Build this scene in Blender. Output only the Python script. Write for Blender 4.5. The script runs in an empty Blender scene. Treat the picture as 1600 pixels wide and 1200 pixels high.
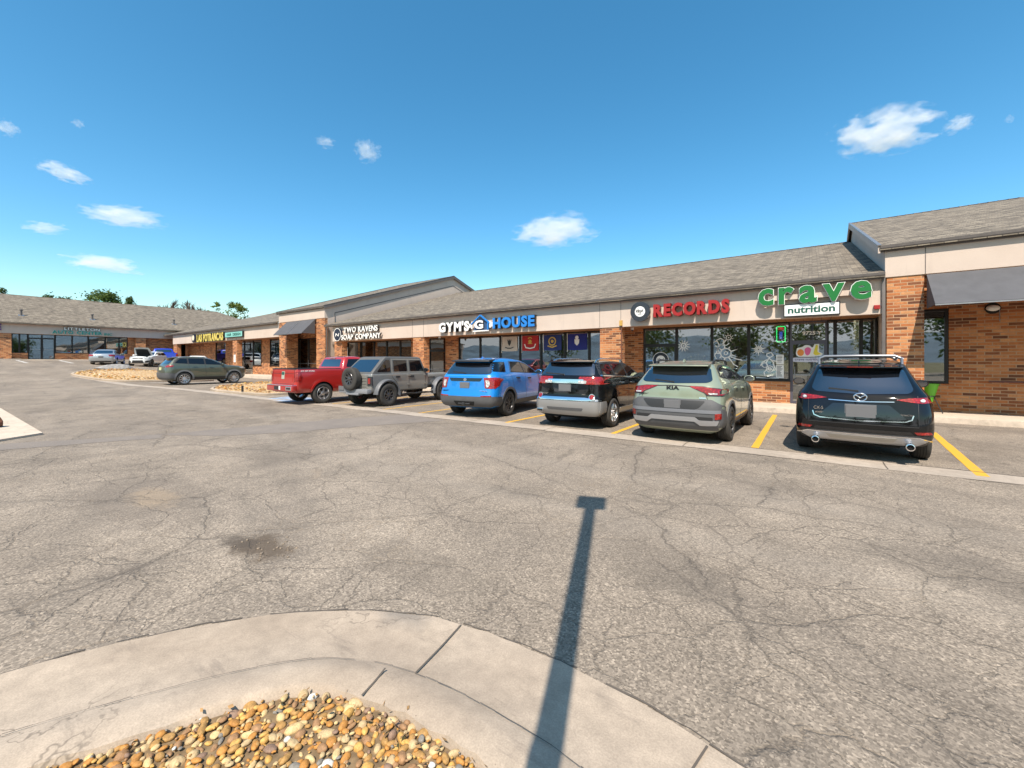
import bpy, bmesh, math, random
from mathutils import Vector, Matrix
from mathutils.bvhtree import BVHTree
from mathutils.geometry import delaunay_2d_cdt
RD = random.Random(11)
SC = bpy.context.scene
COL = SC.collection
rad = math.radians

# ------------------------------------------------------------------ helpers
class MB:
    """collects shapes into one bmesh, then links them as ONE mesh object"""
    def __init__(s):
        s.bm = bmesh.new(); s.mi = 0
    def faces(s, vs, fs):
        bv = [s.bm.verts.new(v) for v in vs]
        out = []
        for f in fs:
            try:
                fc = s.bm.faces.new([bv[i] for i in f]); fc.material_index = s.mi; out.append(fc)
            except ValueError:
                pass
        return bv, out
    def box(s, x0, x1, y0, y1, z0, z1, bev=0.0):
        if bev:
            t = bmesh.new()
            bmesh.ops.create_cube(t, size=1)
            for v in t.verts:
                v.co = Vector(((x0+x1)/2+v.co.x*(x1-x0), (y0+y1)/2+v.co.y*(y1-y0), (z0+z1)/2+v.co.z*(z1-z0)))
            bmesh.ops.bevel(t, geom=list(t.edges), offset=bev, segments=2, affect='EDGES', profile=.6)
            s.merge(t); return s
        vs = [(x0,y0,z0),(x1,y0,z0),(x1,y1,z0),(x0,y1,z0),(x0,y0,z1),(x1,y0,z1),(x1,y1,z1),(x0,y1,z1)]
        s.faces(vs, [(0,3,2,1),(4,5,6,7),(0,1,5,4),(1,2,6,5),(2,3,7,6),(3,0,4,7)]); return s
    def merge(s, t, mat=None):
        t.verts.index_update()
        vs = [(mat @ v.co if mat else v.co.copy()) for v in t.verts]
        s.faces(vs, [[v.index for v in f.verts] for f in t.faces]); t.free()
    def poly(s, pts):
        s.faces(pts, [list(range(len(pts)))]); return s
    def prism(s, pts, vec):
        n = len(pts); vec = Vector(vec)
        a = [Vector(p) for p in pts]; b = [p+vec for p in a]
        s.faces(a+b, [list(range(n))[::-1], list(range(n, 2*n))] + [(i, (i+1) % n, n+(i+1) % n, n+i) for i in range(n)]); return s
    def bar(s, a, b, w, h, up=(0,0,1)):
        """rectangular bar from a to b"""
        a = Vector(a); b = Vector(b); d = (b-a).normalized(); u = Vector(up)
        r = d.cross(u)
        if r.length < 1e-4: r = d.cross(Vector((1,0,0)))
        r.normalize(); u = r.cross(d).normalized()
        q = [r*w/2*i+u*h/2*j for i, j in ((-1,-1),(1,-1),(1,1),(-1,1))]
        s.faces([a+k for k in q]+[b+k for k in q], [(0,1,2,3),(7,6,5,4),(0,4,5,1),(1,5,6,2),(2,6,7,3),(3,7,4,0)]); return s
    def tube(s, pts, r, n=8, closed=False, cap=True):
        pts = [Vector(p) for p in pts]; m = len(pts)
        rr = r if isinstance(r, (list, tuple)) else [r]*m
        rings = []; prev = None
        for i, p in enumerate(pts):
            if closed: d = pts[(i+1) % m]-pts[i-1]
            else: d = pts[min(i+1, m-1)]-pts[max(i-1, 0)]
            d.normalize()
            if prev is None:
                u = d.cross(Vector((0,0,1)))
                if u.length < .05: u = d.cross(Vector((1,0,0)))
            else:
                u = prev-d*prev.dot(d)
            u.normalize(); prev = u; w = d.cross(u)
            rings.append([p+(u*math.cos(2*math.pi*k/n)+w*math.sin(2*math.pi*k/n))*rr[i] for k in range(n)])
        vs = [v for g in rings for v in g]; fs = []
        for i in range(m if closed else m-1):
            j = (i+1) % m
            for k in range(n):
                fs.append((i*n+k, j*n+k, j*n+(k+1) % n, i*n+(k+1) % n))
        if cap and not closed:
            fs.append(tuple(range(n))[::-1]); fs.append(tuple((m-1)*n+k for k in range(n)))
        s.faces(vs, fs); return s
    def lathe(s, prof, c=(0,0,0), axis='x', n=32, close=False):
        """prof: (radius, position along axis)"""
        c = Vector(c); vs = []; fs = []
        def P(r, h, a):
            co, si = math.cos(a)*r, math.sin(a)*r
            return c+Vector({'x': (h, co, si), 'y': (co, h, si), 'z': (co, si, h)}[axis])
        m = len(prof)
        for r, h in prof:
            vs += [P(r, h, 2*math.pi*k/n) for k in range(n)]
        for i in range(m if close else m-1):
            j = (i+1) % m
            for k in range(n):
                fs.append((i*n+k, i*n+(k+1) % n, j*n+(k+1) % n, j*n+k))
        if not close:
            if prof[0][0] > 1e-5: fs.append(tuple(range(n))[::-1])
            if prof[-1][0] > 1e-5: fs.append(tuple((m-1)*n+k for k in range(n)))
        s.faces(vs, fs); return s
    def loft(s, rings, closed=True, cap=True):
        n = len(rings[0]); vs = [v for g in rings for v in g]; fs = []
        for i in range(len(rings)-1):
            for k in range(n if closed else n-1):
                fs.append((i*n+k, i*n+(k+1) % n, (i+1)*n+(k+1) % n, (i+1)*n+k))
        if cap: fs.append(tuple(range(n))[::-1]); fs.append(tuple((len(rings)-1)*n+k for k in range(n)))
        s.faces(vs, fs); return s
    def text(s, txt, size, depth, M, bold=0.0, shear=0.0, align='LEFT', width=None):
        """letters as solid geometry, in the x-z plane of M (x right, z up, -y towards the reader)"""
        cu = bpy.data.curves.new('t', 'FONT'); cu.body = txt; cu.size = size; cu.extrude = depth/2; cu.offset = bold
        cu.shear = shear; cu.resolution_u = 3
        o = bpy.data.objects.new('t', cu); COL.objects.link(o)
        dg = bpy.context.evaluated_depsgraph_get(); me = bpy.data.meshes.new_from_object(o.evaluated_get(dg))
        t = bmesh.new(); t.from_mesh(me)
        bpy.data.objects.remove(o); bpy.data.curves.remove(cu); bpy.data.meshes.remove(me)
        xs = [v.co.x for v in t.verts] or [0]
        k = 1.0
        if width: k = width/(max(xs)-min(xs))
        x0 = min(xs) if align == 'LEFT' else (min(xs)+max(xs))/2
        T = M @ Matrix(((k,0,0,-x0*k),(0,0,-1,0),(0,1,0,0),(0,0,0,1)))
        s.merge(t, T); return s
    def build(s, name, mat, parent=None, smooth=None, origin=None):
        bm = s.bm
        if smooth is not None:
            th = rad(smooth)
            bm.normal_update()
            for f in bm.faces: f.smooth = True
            for e in bm.edges:
                e.smooth = (len(e.link_faces) != 2) or (e.calc_face_angle(0) < th)
        me = bpy.data.meshes.new(name)
        if parent is None:
            if origin is None and bm.verts:
                xs = [v.co for v in bm.verts]
                origin = Vector(((min(v.x for v in xs)+max(v.x for v in xs))/2, (min(v.y for v in xs)+max(v.y for v in xs))/2, min(v.z for v in xs)))
            if origin is not None:
                bmesh.ops.translate(bm, verts=bm.verts, vec=-Vector(origin))
        elif parent.get('_world'):
            bmesh.ops.translate(bm, verts=bm.verts, vec=-Vector(parent['_world']))
        bm.to_mesh(me); bm.free()
        o = bpy.data.objects.new(name, me)
        for m in (mat if isinstance(mat, (list, tuple)) else [mat]): me.materials.append(m)
        COL.objects.link(o)
        if parent is not None:
            o.parent = parent
            if parent.get('_world'): o['_world'] = (0.0, 0.0, 0.0); o['_world'] = list(parent['_world'])
        elif origin is not None: o.location = origin
        return o

def tag(o, label=None, cat=None, group=None, kind=None):
    if label: o['label'] = label
    if cat: o['category'] = cat
    if group: o['group'] = group
    if kind: o['kind'] = kind
    return o
def thing(name, label, cat, loc=(0,0,0), rz=0.0, group=None, world=False):
    """an Empty at the thing's base that parents its parts; world=True: its parts are built in world coordinates"""
    o = bpy.data.objects.new(name, None); COL.objects.link(o)
    o.location = loc; o.rotation_euler = (0,0,rz); o.empty_display_size = .2
    if world: o['_world'] = list(loc)
    return tag(o, label, cat, group)
def dup(root, loc, rz=0.0, label=None, group=None, scale=None):
    r = root.copy(); COL.objects.link(r); r.location = loc; r.rotation_euler = (0,0,rz)
    if scale: r.scale = scale
    if label: r['label'] = label
    if group: r['group'] = group
    for ch in list(root.children):
        c = ch.copy(); COL.objects.link(c); c.parent = r
        for g in ch.children:
            d = g.copy(); COL.objects.link(d); d.parent = c
    return r
def rnd(pts, r, n=4):
    """round the corners of a 2D polygon"""
    out = []; m = len(pts)
    for i in range(m):
        p = Vector(pts[i]); a = Vector(pts[i-1])-p; b = Vector(pts[(i+1) % m])-p
        q = min(r, a.length*.45, b.length*.45)
        A = p+a.normalized()*q; B = p+b.normalized()*q
        for k in range(n+1):
            t = k/n
            out.append(tuple((1-t)**2*A+2*t*(1-t)*p+t*t*B))
    return out
def strip2(pts, w):
    """2D polyline -> closed outline of constant width"""
    L = []; Rr = []
    ps = [Vector(p) for p in pts]
    for i, p in enumerate(ps):
        d = (ps[min(i+1, len(ps)-1)]-ps[max(i-1, 0)]).normalized(); nrm = Vector((-d.y, d.x))
        L.append(tuple(p+nrm*w/2)); Rr.append(tuple(p-nrm*w/2))
    return L+Rr[::-1]
def sstep(t):
    t = max(0., min(1., t)); return t*t*(3-2*t)

# ------------------------------------------------------------------ ground height
def gz(x, y):
    z = .22*sstep((-x-17)/14)
    s0 = 33+max(0., min(11., (y-8)*1.0))
    d = -x-s0
    d = max(0., d) if d > 3 else (0 if d < -3 else (d+3)**2/12)
    z += min(.058*d, 1.55)
    return z

# ------------------------------------------------------------------ node helpers
class NT:
    def __init__(s, name):
        s.m = bpy.data.materials.new(name); s.m.use_nodes = True
        s.t = s.m.node_tree; s.b = s.t.nodes['Principled BSDF']; s.out = s.t.nodes['Material Output']
    def n(s, ty, ins=None, **kw):
        nd = s.t.nodes.new(ty)
        for k, v in kw.items(): setattr(nd, k, v)
        for k, v in (ins or {}).items():
            sk = nd.inputs[k]
            if hasattr(v, 'bl_rna') and isinstance(v, bpy.types.NodeSocket): s.t.links.new(v, sk)
            else:
                if isinstance(v, tuple) and len(v) == 3 and sk.type == 'RGBA': v = v+(1,)
                sk.default_value = v
        return nd
    def L(s, a, b): s.t.links.new(a, b)
    def pos(s): return s.n('ShaderNodeNewGeometry').outputs['Position']
    def obj(s): return s.n('ShaderNodeTexCoord').outputs['Object']
    def math(s, op, a, b=0.0, c=0.0, clamp=False):
        return s.n('ShaderNodeMath', {0: a, 1: b, 2: c}, operation=op, use_clamp=clamp).outputs[0]
    def noise(s, vec, scale, detail=4, rough=.55, dist=0.0, out='Fac'):
        return s.n('ShaderNodeTexNoise', {'Vector': vec, 'Scale': scale, 'Detail': detail, 'Roughness': rough, 'Distortion': dist}).outputs[out]
    def ramp(s, fac, stops, interp='LINEAR'):
        nd = s.n('ShaderNodeValToRGB', {'Fac': fac}); cr = nd.color_ramp; cr.interpolation = interp
        while len(cr.elements) < len(stops): cr.elements.new(.5)
        for e, (p, c) in zip(cr.elements, stops):
            e.position = p; e.color = (c,c,c,1) if isinstance(c, (int, float)) else tuple(c)+(1,)
        return nd.outputs['Color']
    def mix(s, f, a, b, mode='MIX'):
        nd = s.n('ShaderNodeMix', data_type='RGBA', blend_type=mode)
        for i, v in ((0, f), (6, a), (7, b)):
            if isinstance(v, bpy.types.NodeSocket): s.L(v, nd.inputs[i])
            else: nd.inputs[i].default_value = (v+(1,)) if isinstance(v, tuple) else v
        return nd.outputs[2]
    def scale(s, vec, k): return s.n('ShaderNodeMapping', {'Vector': vec, 'Scale': k}).outputs[0]
    def bump(s, h, dist=.01, st=1.0):
        s.L(s.n('ShaderNodeBump', {'Height': h, 'Distance': dist, 'Strength': st}).outputs[0], s.b.inputs['Normal'])
    def set(s, **kw):
        for k, v in kw.items():
            sk = s.b.inputs[k.replace('_', ' ')]
            if isinstance(v, bpy.types.NodeSocket): s.L(v, sk)
            else: sk.default_value = (v+(1,)) if (isinstance(v, tuple) and len(v) == 3) else v
        return s
MATS = {}
def plain(name, col, rough=.5, metal=0.0, coat=0.0, var=.0, vs=6.0, bump=0.0, spec=None):
    if name in MATS: return MATS[name]
    t = NT(name)
    if var:
        f = t.noise(t.obj(), vs, 5)
        c = t.mix(t.ramp(f, [(.3, 0), (.7, 1)]), tuple(k*(1-var) for k in col), tuple(min(1, k*(1+var)) for k in col))
        t.set(Base_Color=c)
        if bump: t.bump(f, bump)
    else: t.set(Base_Color=col)
    t.set(Roughness=rough, Metallic=metal)
    if coat: t.set(Coat_Weight=coat, Coat_Roughness=.04)
    if spec is not None: t.b.inputs['Specular IOR Level'].default_value = spec
    MATS[name] = t.m; return t.m
# ------------------------------------------------------------------ materials
def mat_asphalt():
    t = NT('asphalt'); p = t.pos()
    wob = t.n('ShaderNodeVectorMath', {0: p, 1: t.n('ShaderNodeVectorMath', {0: t.noise(p, 1.7, 6, .62, out='Color'), 1: (.5, .5, 0)}, operation='MULTIPLY').outputs[0]}, operation='ADD').outputs[0]
    big = t.noise(p, .16, 4, .6); mid = t.noise(p, 1.3, 5, .65); fin = t.noise(p, 38, 4, .7)
    col = t.mix(t.ramp(big, [(.35, 0), (.65, 1)]), (.228, .190, .151), (.288, .243, .196))
    col = t.mix(t.ramp(mid, [(.3, 0), (.7, 1)]), t.mix(1.0, col, (.8, .79, .78), 'MULTIPLY'), t.mix(1.0, col, (1.12, 1.1, 1.07), 'MULTIPLY'))
    # aggregate: single stones in the binder
    v = t.n('ShaderNodeTexVoronoi', {'Vector': p, 'Scale': 90., 'Randomness': 1.}, feature='F1')
    st = t.n('ShaderNodeSeparateColor', {0: v.outputs['Color']})
    stone = t.ramp(st.outputs[0], [(0, .45), (.3, .75), (.6, 1.), (.86, 1.17), (1, 1.7)])
    col = t.mix(.8, col, t.mix(1.0, col, stone, 'MULTIPLY'))
    col = t.mix(1.0, col, t.ramp(fin, [(.25, .84), (.75, 1.16)]), 'MULTIPLY')
    sm = t.ramp(t.noise(t.scale(p, (1.6, .5, 1.)), .9, 6, .7), [(.5, 0), (.78, .32)])
    col = t.mix(sm, col, (.10, .086, .075))
    # wheel-polished lanes and oil in stalls
    oil = t.ramp(t.noise(t.scale(p, (.6, 1., 1.)), .85, 3, .5), [(.60, 0), (.74, 1)])
    ys = t.n('ShaderNodeSeparateXYZ', {0: p}).outputs[1]; bay = t.math('MULTIPLY', t.math('GREATER_THAN', ys, 9.4), t.math('LESS_THAN', ys, 15.8))
    drip = t.ramp(t.noise(p, 2.6, 4, .6), [(.60, 0), (.70, 1)])
    col = t.mix(t.math('MULTIPLY', t.math('MULTIPLY', drip, bay), .6), col, (.05, .043, .038))
    col = t.mix(t.math('MULTIPLY', oil, .30), col, (.07, .062, .056))
    # old stains, worn bands and wheel-polished lanes
    def stain(cx, cy, kx, ky, amt, c, col):
        q = t.n('ShaderNodeVectorMath', {0: t.n('ShaderNodeVectorMath', {0: p, 1: (cx, cy, 0)}, operation='SUBTRACT').outputs[0], 1: (kx, ky, 0)}, operation='MULTIPLY').outputs[0]
        d = t.math('ADD', t.n('ShaderNodeVectorMath', {0: q}, operation='LENGTH').outputs['Value'], t.math('MULTIPLY', t.math('SUBTRACT', t.noise(p, 4.5, 6, .7), .5), 1.7))
        return t.mix(t.math('MULTIPLY', t.ramp(d, [(.55, 1), (1.0, 0)]), amt), col, c)
    for a in ((-3.96, 1.70, 2.4, 4.6, .85, (.085, .062, .042)), (-4.25, 1.62, 3.5, 7., .6, (.06, .048, .038)), (.95, 4.75, 1.1, 2.0, .35, (.10, .085, .07)), (-6.7, 1.5, .55, 1.4, .42, (.12, .098, .08)), (-6.5, 1.55, 1.6, 4., .5, (.30, .225, .15)), (-.9, 3.3, 1.6, 2.4, .25, (.1, .085, .07)), (-2.6, 2.3, 1., 3., .3, (.12, .1, .08)), (-13.5, 3., .3, .5, .28, (.12, .10, .083))): col = stain(*a, col)
    band = t.ramp(t.noise(t.scale(t.n('ShaderNodeVectorRotate', {'Vector': p, 'Angle': .35}, rotation_type='Z_AXIS').outputs[0], (.10, .62, 1.)), 1., 5, .6), [(.50, 0), (.66, .42)])
    col = t.mix(band, col, (.115, .097, .081))
    lane = t.math('SUBTRACT', 1., t.math('MULTIPLY', t.math('ABSOLUTE', t.math('SUBTRACT', t.math('ABSOLUTE', t.math('SUBTRACT', ys, 5.0)), .85)), 2.6), clamp=True)
    col = t.mix(t.math('MULTIPLY', lane, .16), col, (.33, .285, .235))
    # cracks
    def crack(sc, w0, w1, vec):
        d = t.n('ShaderNodeTexVoronoi', {'Vector': vec, 'Scale': sc, 'Randomness': 1.}, feature='DISTANCE_TO_EDGE').outputs['Distance']
        return t.ramp(d, [(w0, 1), (w1, 0)])
    c1 = crack(.30, .0012, .0042, wob); c2 = crack(.95, .003, .011, wob); c3 = crack(3.0, .008, .035, wob)
    c4 = t.math('MULTIPLY', crack(1.55, .0025, .012, t.n('ShaderNodeVectorMath', {0: wob, 1: (7.3, 2.1, 0)}, operation='ADD').outputs[0]), t.ramp(t.noise(p, .5, 3), [(.35, .1), (.55, .75)]))
    m1 = t.ramp(t.noise(p, .35, 2), [(.36, 0), (.46, 1)])
    m2 = t.ramp(t.noise(t.scale(p, (1, 1.3, 1)), .22, 3), [(.38, .15), (.5, 1)])
    m3 = t.ramp(t.noise(t.scale(p, (1, 1, 1)), .33, 3, .6), [(.61, 0), (.68, 1)])
    halo = t.math('MULTIPLY', crack(.30, .002, .03, wob), m1)
    col = t.mix(t.math('MULTIPLY', halo, .16), col, (.10, .088, .076))
    k = t.math('MAXIMUM', t.math('MAXIMUM', c4, t.math('MULTIPLY', c1, m1)), t.math('MAXIMUM', t.math('MULTIPLY', t.math('MULTIPLY', c2, m2), .75), t.math('MULTIPLY', t.math('MULTIPLY', c3, t.math('MAXIMUM', m3, t.math('MULTIPLY', m2, .35))), .7)))
    fill = t.ramp(t.noise(p, .7, 3), [(.52, 0), (.62, 1)])
    col = t.mix(t.math('MULTIPLY', k, .5), col, t.mix(fill, (.05, .042, .036), (.27, .21, .15)))
    # beyond the lot: dry grass
    sp = t.n('ShaderNodeSeparateXYZ', {0: p})
    far = t.math('MAXIMUM', t.math('GREATER_THAN', t.math('ABSOLUTE', sp.outputs[0]), 95.), t.math('MAXIMUM', t.math('GREATER_THAN', sp.outputs[1], 52.), t.math('LESS_THAN', sp.outputs[1], -45.)))
    grass = t.mix(t.noise(p, .05, 6), (.10, .10, .045), (.21, .17, .085))
    col = t.mix(far, col, grass)
    h = t.math('SUBTRACT', t.math('MULTIPLY', st.outputs[0], .35), t.math('MULTIPLY', k, 2.2))
    h = t.math('ADD', h, t.math('MULTIPLY', fin, .4))
    t.bump(h, .008, .55); t.set(Base_Color=col, Roughness=.92)
    t.b.inputs['Specular IOR Level'].default_value = .25
    return t.m
def mat_patch():
    t = NT('asphalt_patch'); p = t.pos()
    fin = t.noise(p, 45, 4, .7); mid = t.noise(p, 1.6, 5, .6)
    col = t.mix(t.ramp(mid, [(.3, 0), (.7, 1)]), (.165, .139, .118), (.205, .172, .143))
    col = t.mix(1.0, col, t.ramp(fin, [(.2, .6), (.8, 1.4)]), 'MULTIPLY')
    t.bump(fin, .006, .5); t.set(Base_Color=col, Roughness=.93); return t.m
def mat_concrete(name, a, b, rust=.25):
    t = NT(name); p = t.pos()
    n1 = t.noise(p, .9, 5, .6); n2 = t.noise(p, 9, 5, .65); n3 = t.noise(p, 120, 2, .6)
    col = t.mix(t.ramp(n1, [(.3, 0), (.7, 1)]), a, b)
    col = t.mix(1.0, col, t.ramp(n2, [(.25, .8), (.75, 1.15)]), 'MULTIPLY')
    col = t.mix(1.0, col, t.ramp(n3, [(.3, .86), (.7, 1.12)]), 'MULTIPLY')
    spots = t.ramp(t.n('ShaderNodeTexVoronoi', {'Vector': p, 'Scale': 22.}, feature='F1').outputs['Distance'], [(.04, 1), (.09, 0)])
    col = t.mix(t.math('MULTIPLY', spots, t.ramp(t.noise(p, 3, 2), [(.55, 0), (.62, .7)])), col, (.09, .06, .04))
    st = t.ramp(t.noise(t.scale(p, (1, 1, .4)), .55, 4), [(.5, 0), (.72, 1)])
    col = t.mix(t.math('MULTIPLY', st, rust), col, (.19, .135, .09))
    sc = t.ramp(t.noise(t.scale(p, (1.2, 7., 1.)), 1.4, 5, .7), [(.58, 0), (.74, .5)])
    col = t.mix(sc, col, (.13, .105, .085))
    hc = t.n('ShaderNodeTexVoronoi', {'Vector': t.n('ShaderNodeVectorMath', {0: p, 1: t.noise(p, 2.5, 4, .6, out='Color')}, operation='ADD').outputs[0], 'Scale': .8}, feature='DISTANCE_TO_EDGE').outputs['Distance']
    col = t.mix(t.math('MULTIPLY', t.ramp(hc, [(.002, 1), (.008, 0)]), t.ramp(n1, [(.45, 0), (.6, .6)])), col, (.10, .08, .06))
    t.bump(t.math('ADD', t.math('MULTIPLY', n2, .5), t.math('MULTIPLY', n3, .25)), .006, .5)
    t.set(Base_Color=col, Roughness=.88); return t.m
def wall_uv(t):
    g = t.n('ShaderNodeNewGeometry'); p = t.n('ShaderNodeSeparateXYZ', {0: g.outputs['Position']}); nn = t.n('ShaderNodeSeparateXYZ', {0: g.outputs['True Normal']})
    ax = t.math('GREATER_THAN', t.math('ABSOLUTE', nn.outputs[0]), .6)
    u = t.math('ADD', t.math('MULTIPLY', p.outputs[1], ax), t.math('MULTIPLY', p.outputs[0], t.math('SUBTRACT', 1., ax)))
    az = t.math('GREATER_THAN', t.math('ABSOLUTE', nn.outputs[2]), .6)
    w = t.math('ADD', t.math('MULTIPLY', p.outputs[1], az), t.math('MULTIPLY', p.outputs[2], t.math('SUBTRACT', 1., az)))
    return t.n('ShaderNodeCombineXYZ', {0: u, 1: w, 2: 0.}).outputs[0], g.outputs['Position']
def mat_brick():
    t = NT('brick'); uv, p = wall_uv(t)
    br = t.n('ShaderNodeTexBrick', {'Vector': uv, 'Color1': (0,0,0), 'Color2': (1,1,1), 'Mortar': (.5,.5,.5), 'Scale': 1., 'Mortar Size': .011, 'Mortar Smooth': .15, 'Bias': 0., 'Brick Width': .30, 'Row Height': .092}, offset=.5)
    br2 = t.n('ShaderNodeTexBrick', {'Vector': uv, 'Color1': (0,0,0), 'Color2': (1,1,1), 'Mortar': (.5,.5,.5), 'Scale': 1., 'Mortar Size': .011, 'Mortar Smooth': .15, 'Bias': .0, 'Brick Width': .30, 'Row Height': .092}, offset=.5)
    col = t.ramp(br.outputs['Color'], [(0, (.135,.050,.024)), (.18, (.215,.078,.032)), (.34, (.34,.108,.036)), (.55, (.46,.162,.052)), (.78, (.52,.208,.078)), (1, (.57,.272,.115))])
    n = t.noise(p, 14, 5, .7); big = t.noise(p, .8, 3)
    col = t.mix(1.0, col, t.ramp(n, [(.2, .7), (.8, 1.25)]), 'MULTIPLY')
    col = t.mix(1.0, col, t.ramp(big, [(.3, .86), (.7, 1.1)]), 'MULTIPLY')
    col = t.mix(br.outputs['Fac'], col, (.44,.27,.155))
    t.bump(t.math('ADD', t.math('MULTIPLY', br.outputs['Fac'], -1.), t.math('MULTIPLY', n, .25)), .012, .7)
    t.set(Base_Color=col, Roughness=.9); return t.m
def mat_shingle():
    t = NT('shingle'); g = t.n('ShaderNodeNewGeometry'); p = g.outputs['Position']
    s = t.n('ShaderNodeSeparateXYZ', {0: p})
    nn = t.n('ShaderNodeSeparateXYZ', {0: g.outputs['True Normal']})
    ax = t.math('GREATER_THAN', t.math('ABSOLUTE', nn.outputs[0]), .2)
    u = t.math('ADD', t.math('MULTIPLY', s.outputs[1], ax), t.math('MULTIPLY', s.outputs[0], t.math('SUBTRACT', 1., ax)))
    uv = t.n('ShaderNodeCombineXYZ', {0: u, 1: t.math('MULTIPLY', s.outputs[2], 3.25), 2: 0.}).outputs[0]
    br = t.n('ShaderNodeTexBrick', {'Vector': uv, 'Color1': (0,0,0), 'Color2': (1,1,1), 'Mortar': (.1,.1,.1), 'Scale': 1., 'Mortar Size': .012, 'Mortar Smooth': .3, 'Bias': 0., 'Brick Width': .27, 'Row Height': .15}, offset=.37, offset_frequency=2)
    col = t.ramp(br.outputs['Color'], [(0, (.086,.070,.052)), (.35, (.140,.115,.086)), (.65, (.184,.153,.115)), (1, (.25,.21,.158))])
    n = t.noise(p, 30, 4, .7); big = t.noise(t.scale(p, (.35, 1, 1)), .7, 4)
    col = t.mix(1.0, col, t.ramp(n, [(.2, .75), (.8, 1.3)]), 'MULTIPLY')
    col = t.mix(1.0, col, t.ramp(big, [(.3, .91), (.7, 1.07)]), 'MULTIPLY')
    col = t.mix(t.math('MULTIPLY', br.outputs['Fac'], .7), col, (.07,.06,.05))
    t.bump(t.math('ADD', br.outputs['Color'], t.math('MULTIPLY', n, .5)), .015, .5)
    t.set(Base_Color=col, Roughness=.95); return t.m
def mat_stucco():
    t = NT('stucco'); p = t.pos()
    n = t.noise(p, 60, 4, .7); b = t.noise(p, .7, 5, .6)
    col = t.mix(t.ramp(b, [(.3, 0), (.7, 1)]), (.50, .405, .338), (.57, .47, .395))
    dr = t.noise(t.scale(p, (5, 5, .5)), 1., 4)
    col = t.mix(t.ramp(dr, [(.58, 0), (.8, .35)]), col, (.33, .27, .23))
    t.bump(n, .006, .5); t.set(Base_Color=col, Roughness=.92); return t.m
def mat_wood():
    t = NT('soffit_wood'); p = t.pos()
    w = t.n('ShaderNodeSeparateXYZ', {0: p})
    pl = t.math('FRACT', t.math('MULTIPLY', w.outputs[0], 4.))
    n = t.noise(t.scale(p, (4, 1, 1)), 3, 5, .6)
    col = t.ramp(n, [(.25, (.19, .075, .024)), (.75, (.38, .17, .06))])
    col = t.mix(t.math('LESS_THAN', pl, .06), col, (.06, .025, .01))
    t.set(Base_Color=col, Roughness=.7); return t.m
def mat_glass():
    t = NT('shop_glass')
    fr = t.n('ShaderNodeFresnel', {'IOR': 1.9}).outputs[0]
    f = t.math('ADD', t.math('MULTIPLY', fr, 1.2), .15, clamp=True)
    w = t.noise(t.pos(), .45, 2)
    bm = t.n('ShaderNodeBump', {'Height': w, 'Distance': .02, 'Strength': .25}).outputs[0]
    gl = t.n('ShaderNodeBsdfGlossy', {'Color': (.95,.98,1.), 'Roughness': .015, 'Normal': bm})
    tr = t.n('ShaderNodeBsdfTransparent', {'Color': (.50,.54,.55)})
    mx = t.n('ShaderNodeMixShader', {0: f, 1: tr.outputs[0], 2: gl.outputs[0]})
    t.L(mx.outputs[0], t.out.inputs[0]); return t.m
def mat_yellow():
    t = NT('road_paint_yellow'); p = t.pos()
    n = t.noise(p, 9, 6, .7); n2 = t.noise(p, 70, 3, .7)
    wear = t.ramp(t.math('ADD', n, t.math('MULTIPLY', n2, .35)), [(.44, .9), (.60, .08)])
    col = t.mix(wear, (.62, .335, .018), (.26,.205,.125))
    t.set(Base_Color=col, Roughness=.8); return t.m
def mat_faded(name, c):
    t = NT(name); p = t.pos()
    wear = t.ramp(t.noise(p, 5, 6, .75), [(.42, 1), (.62, 0)])
    t.set(Base_Color=t.mix(wear, (.19,.165,.14), c), Roughness=.85); return t.m
def mat_pebble():
    t = NT('river_rock')
    r = t.n('ShaderNodeAttribute', attribute_name='tint').outputs['Fac']
    n = t.noise(t.pos(), 45, 5, .65)
    col = t.ramp(r, [(0, (.42,.19,.04)), (.2, (.52,.30,.08)), (.36, (.30,.165,.075)), (.5, (.46,.33,.17)), (.64, (.36,.20,.06)), (.76, (.56,.40,.19)), (.88, (.24,.15,.10)), (.95, (.20,.18,.15)), (.985, (.60,.58,.52))], 'CONSTANT')
    col = t.mix(1.0, col, t.ramp(n, [(.25, .62), (.75, 1.3)]), 'MULTIPLY')
    v2 = t.n('ShaderNodeTexVoronoi', {'Vector': t.pos(), 'Scale': 130.}, feature='F1').outputs['Distance']
    col = t.mix(t.ramp(v2, [(.1, .5), (.35, 0)]), col, t.mix(1.0, col, (.55,.5,.45), 'MULTIPLY'))
    t.bump(n, .006, .7); t.set(Base_Color=col, Roughness=.7); return t.m
def mat_gravelbed():
    t = NT('gravel_bed'); p = t.pos()
    v = t.n('ShaderNodeTexVoronoi', {'Vector': p, 'Scale': 16.}, feature='F1')
    s = t.n('ShaderNodeSeparateColor', {0: v.outputs['Color']})
    col = t.ramp(s.outputs[0], [(0, (.30,.15,.05)), (.3, (.52,.33,.14)), (.6, (.44,.29,.16)), (.85, (.62,.48,.28)), (1, (.20,.15,.1))])
    t.bump(t.math('MULTIPLY', v.outputs['Distance'], -1.), .05, .8)
    t.set(Base_Color=col, Roughness=.85); return t.m
def mat_leaf(name, a, b):
    t = NT(name)
    r = t.n('ShaderNodeAttribute', attribute_name='tint').outputs['Fac']
    t.set(Base_Color=t.mix(r, a, b), Roughness=.6)
    t.b.inputs['Specular IOR Level'].default_value = .3
    tl = t.n('ShaderNodeBsdfTranslucent', {'Color': tuple(min(1, k*1.5) for k in b)+(1,)})
    mx = t.n('ShaderNodeMixShader', {0: .25, 1: t.b.outputs[0], 2: tl.outputs[0]}); t.L(mx.outputs[0], t.out.inputs[0])
    return t.m
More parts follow.
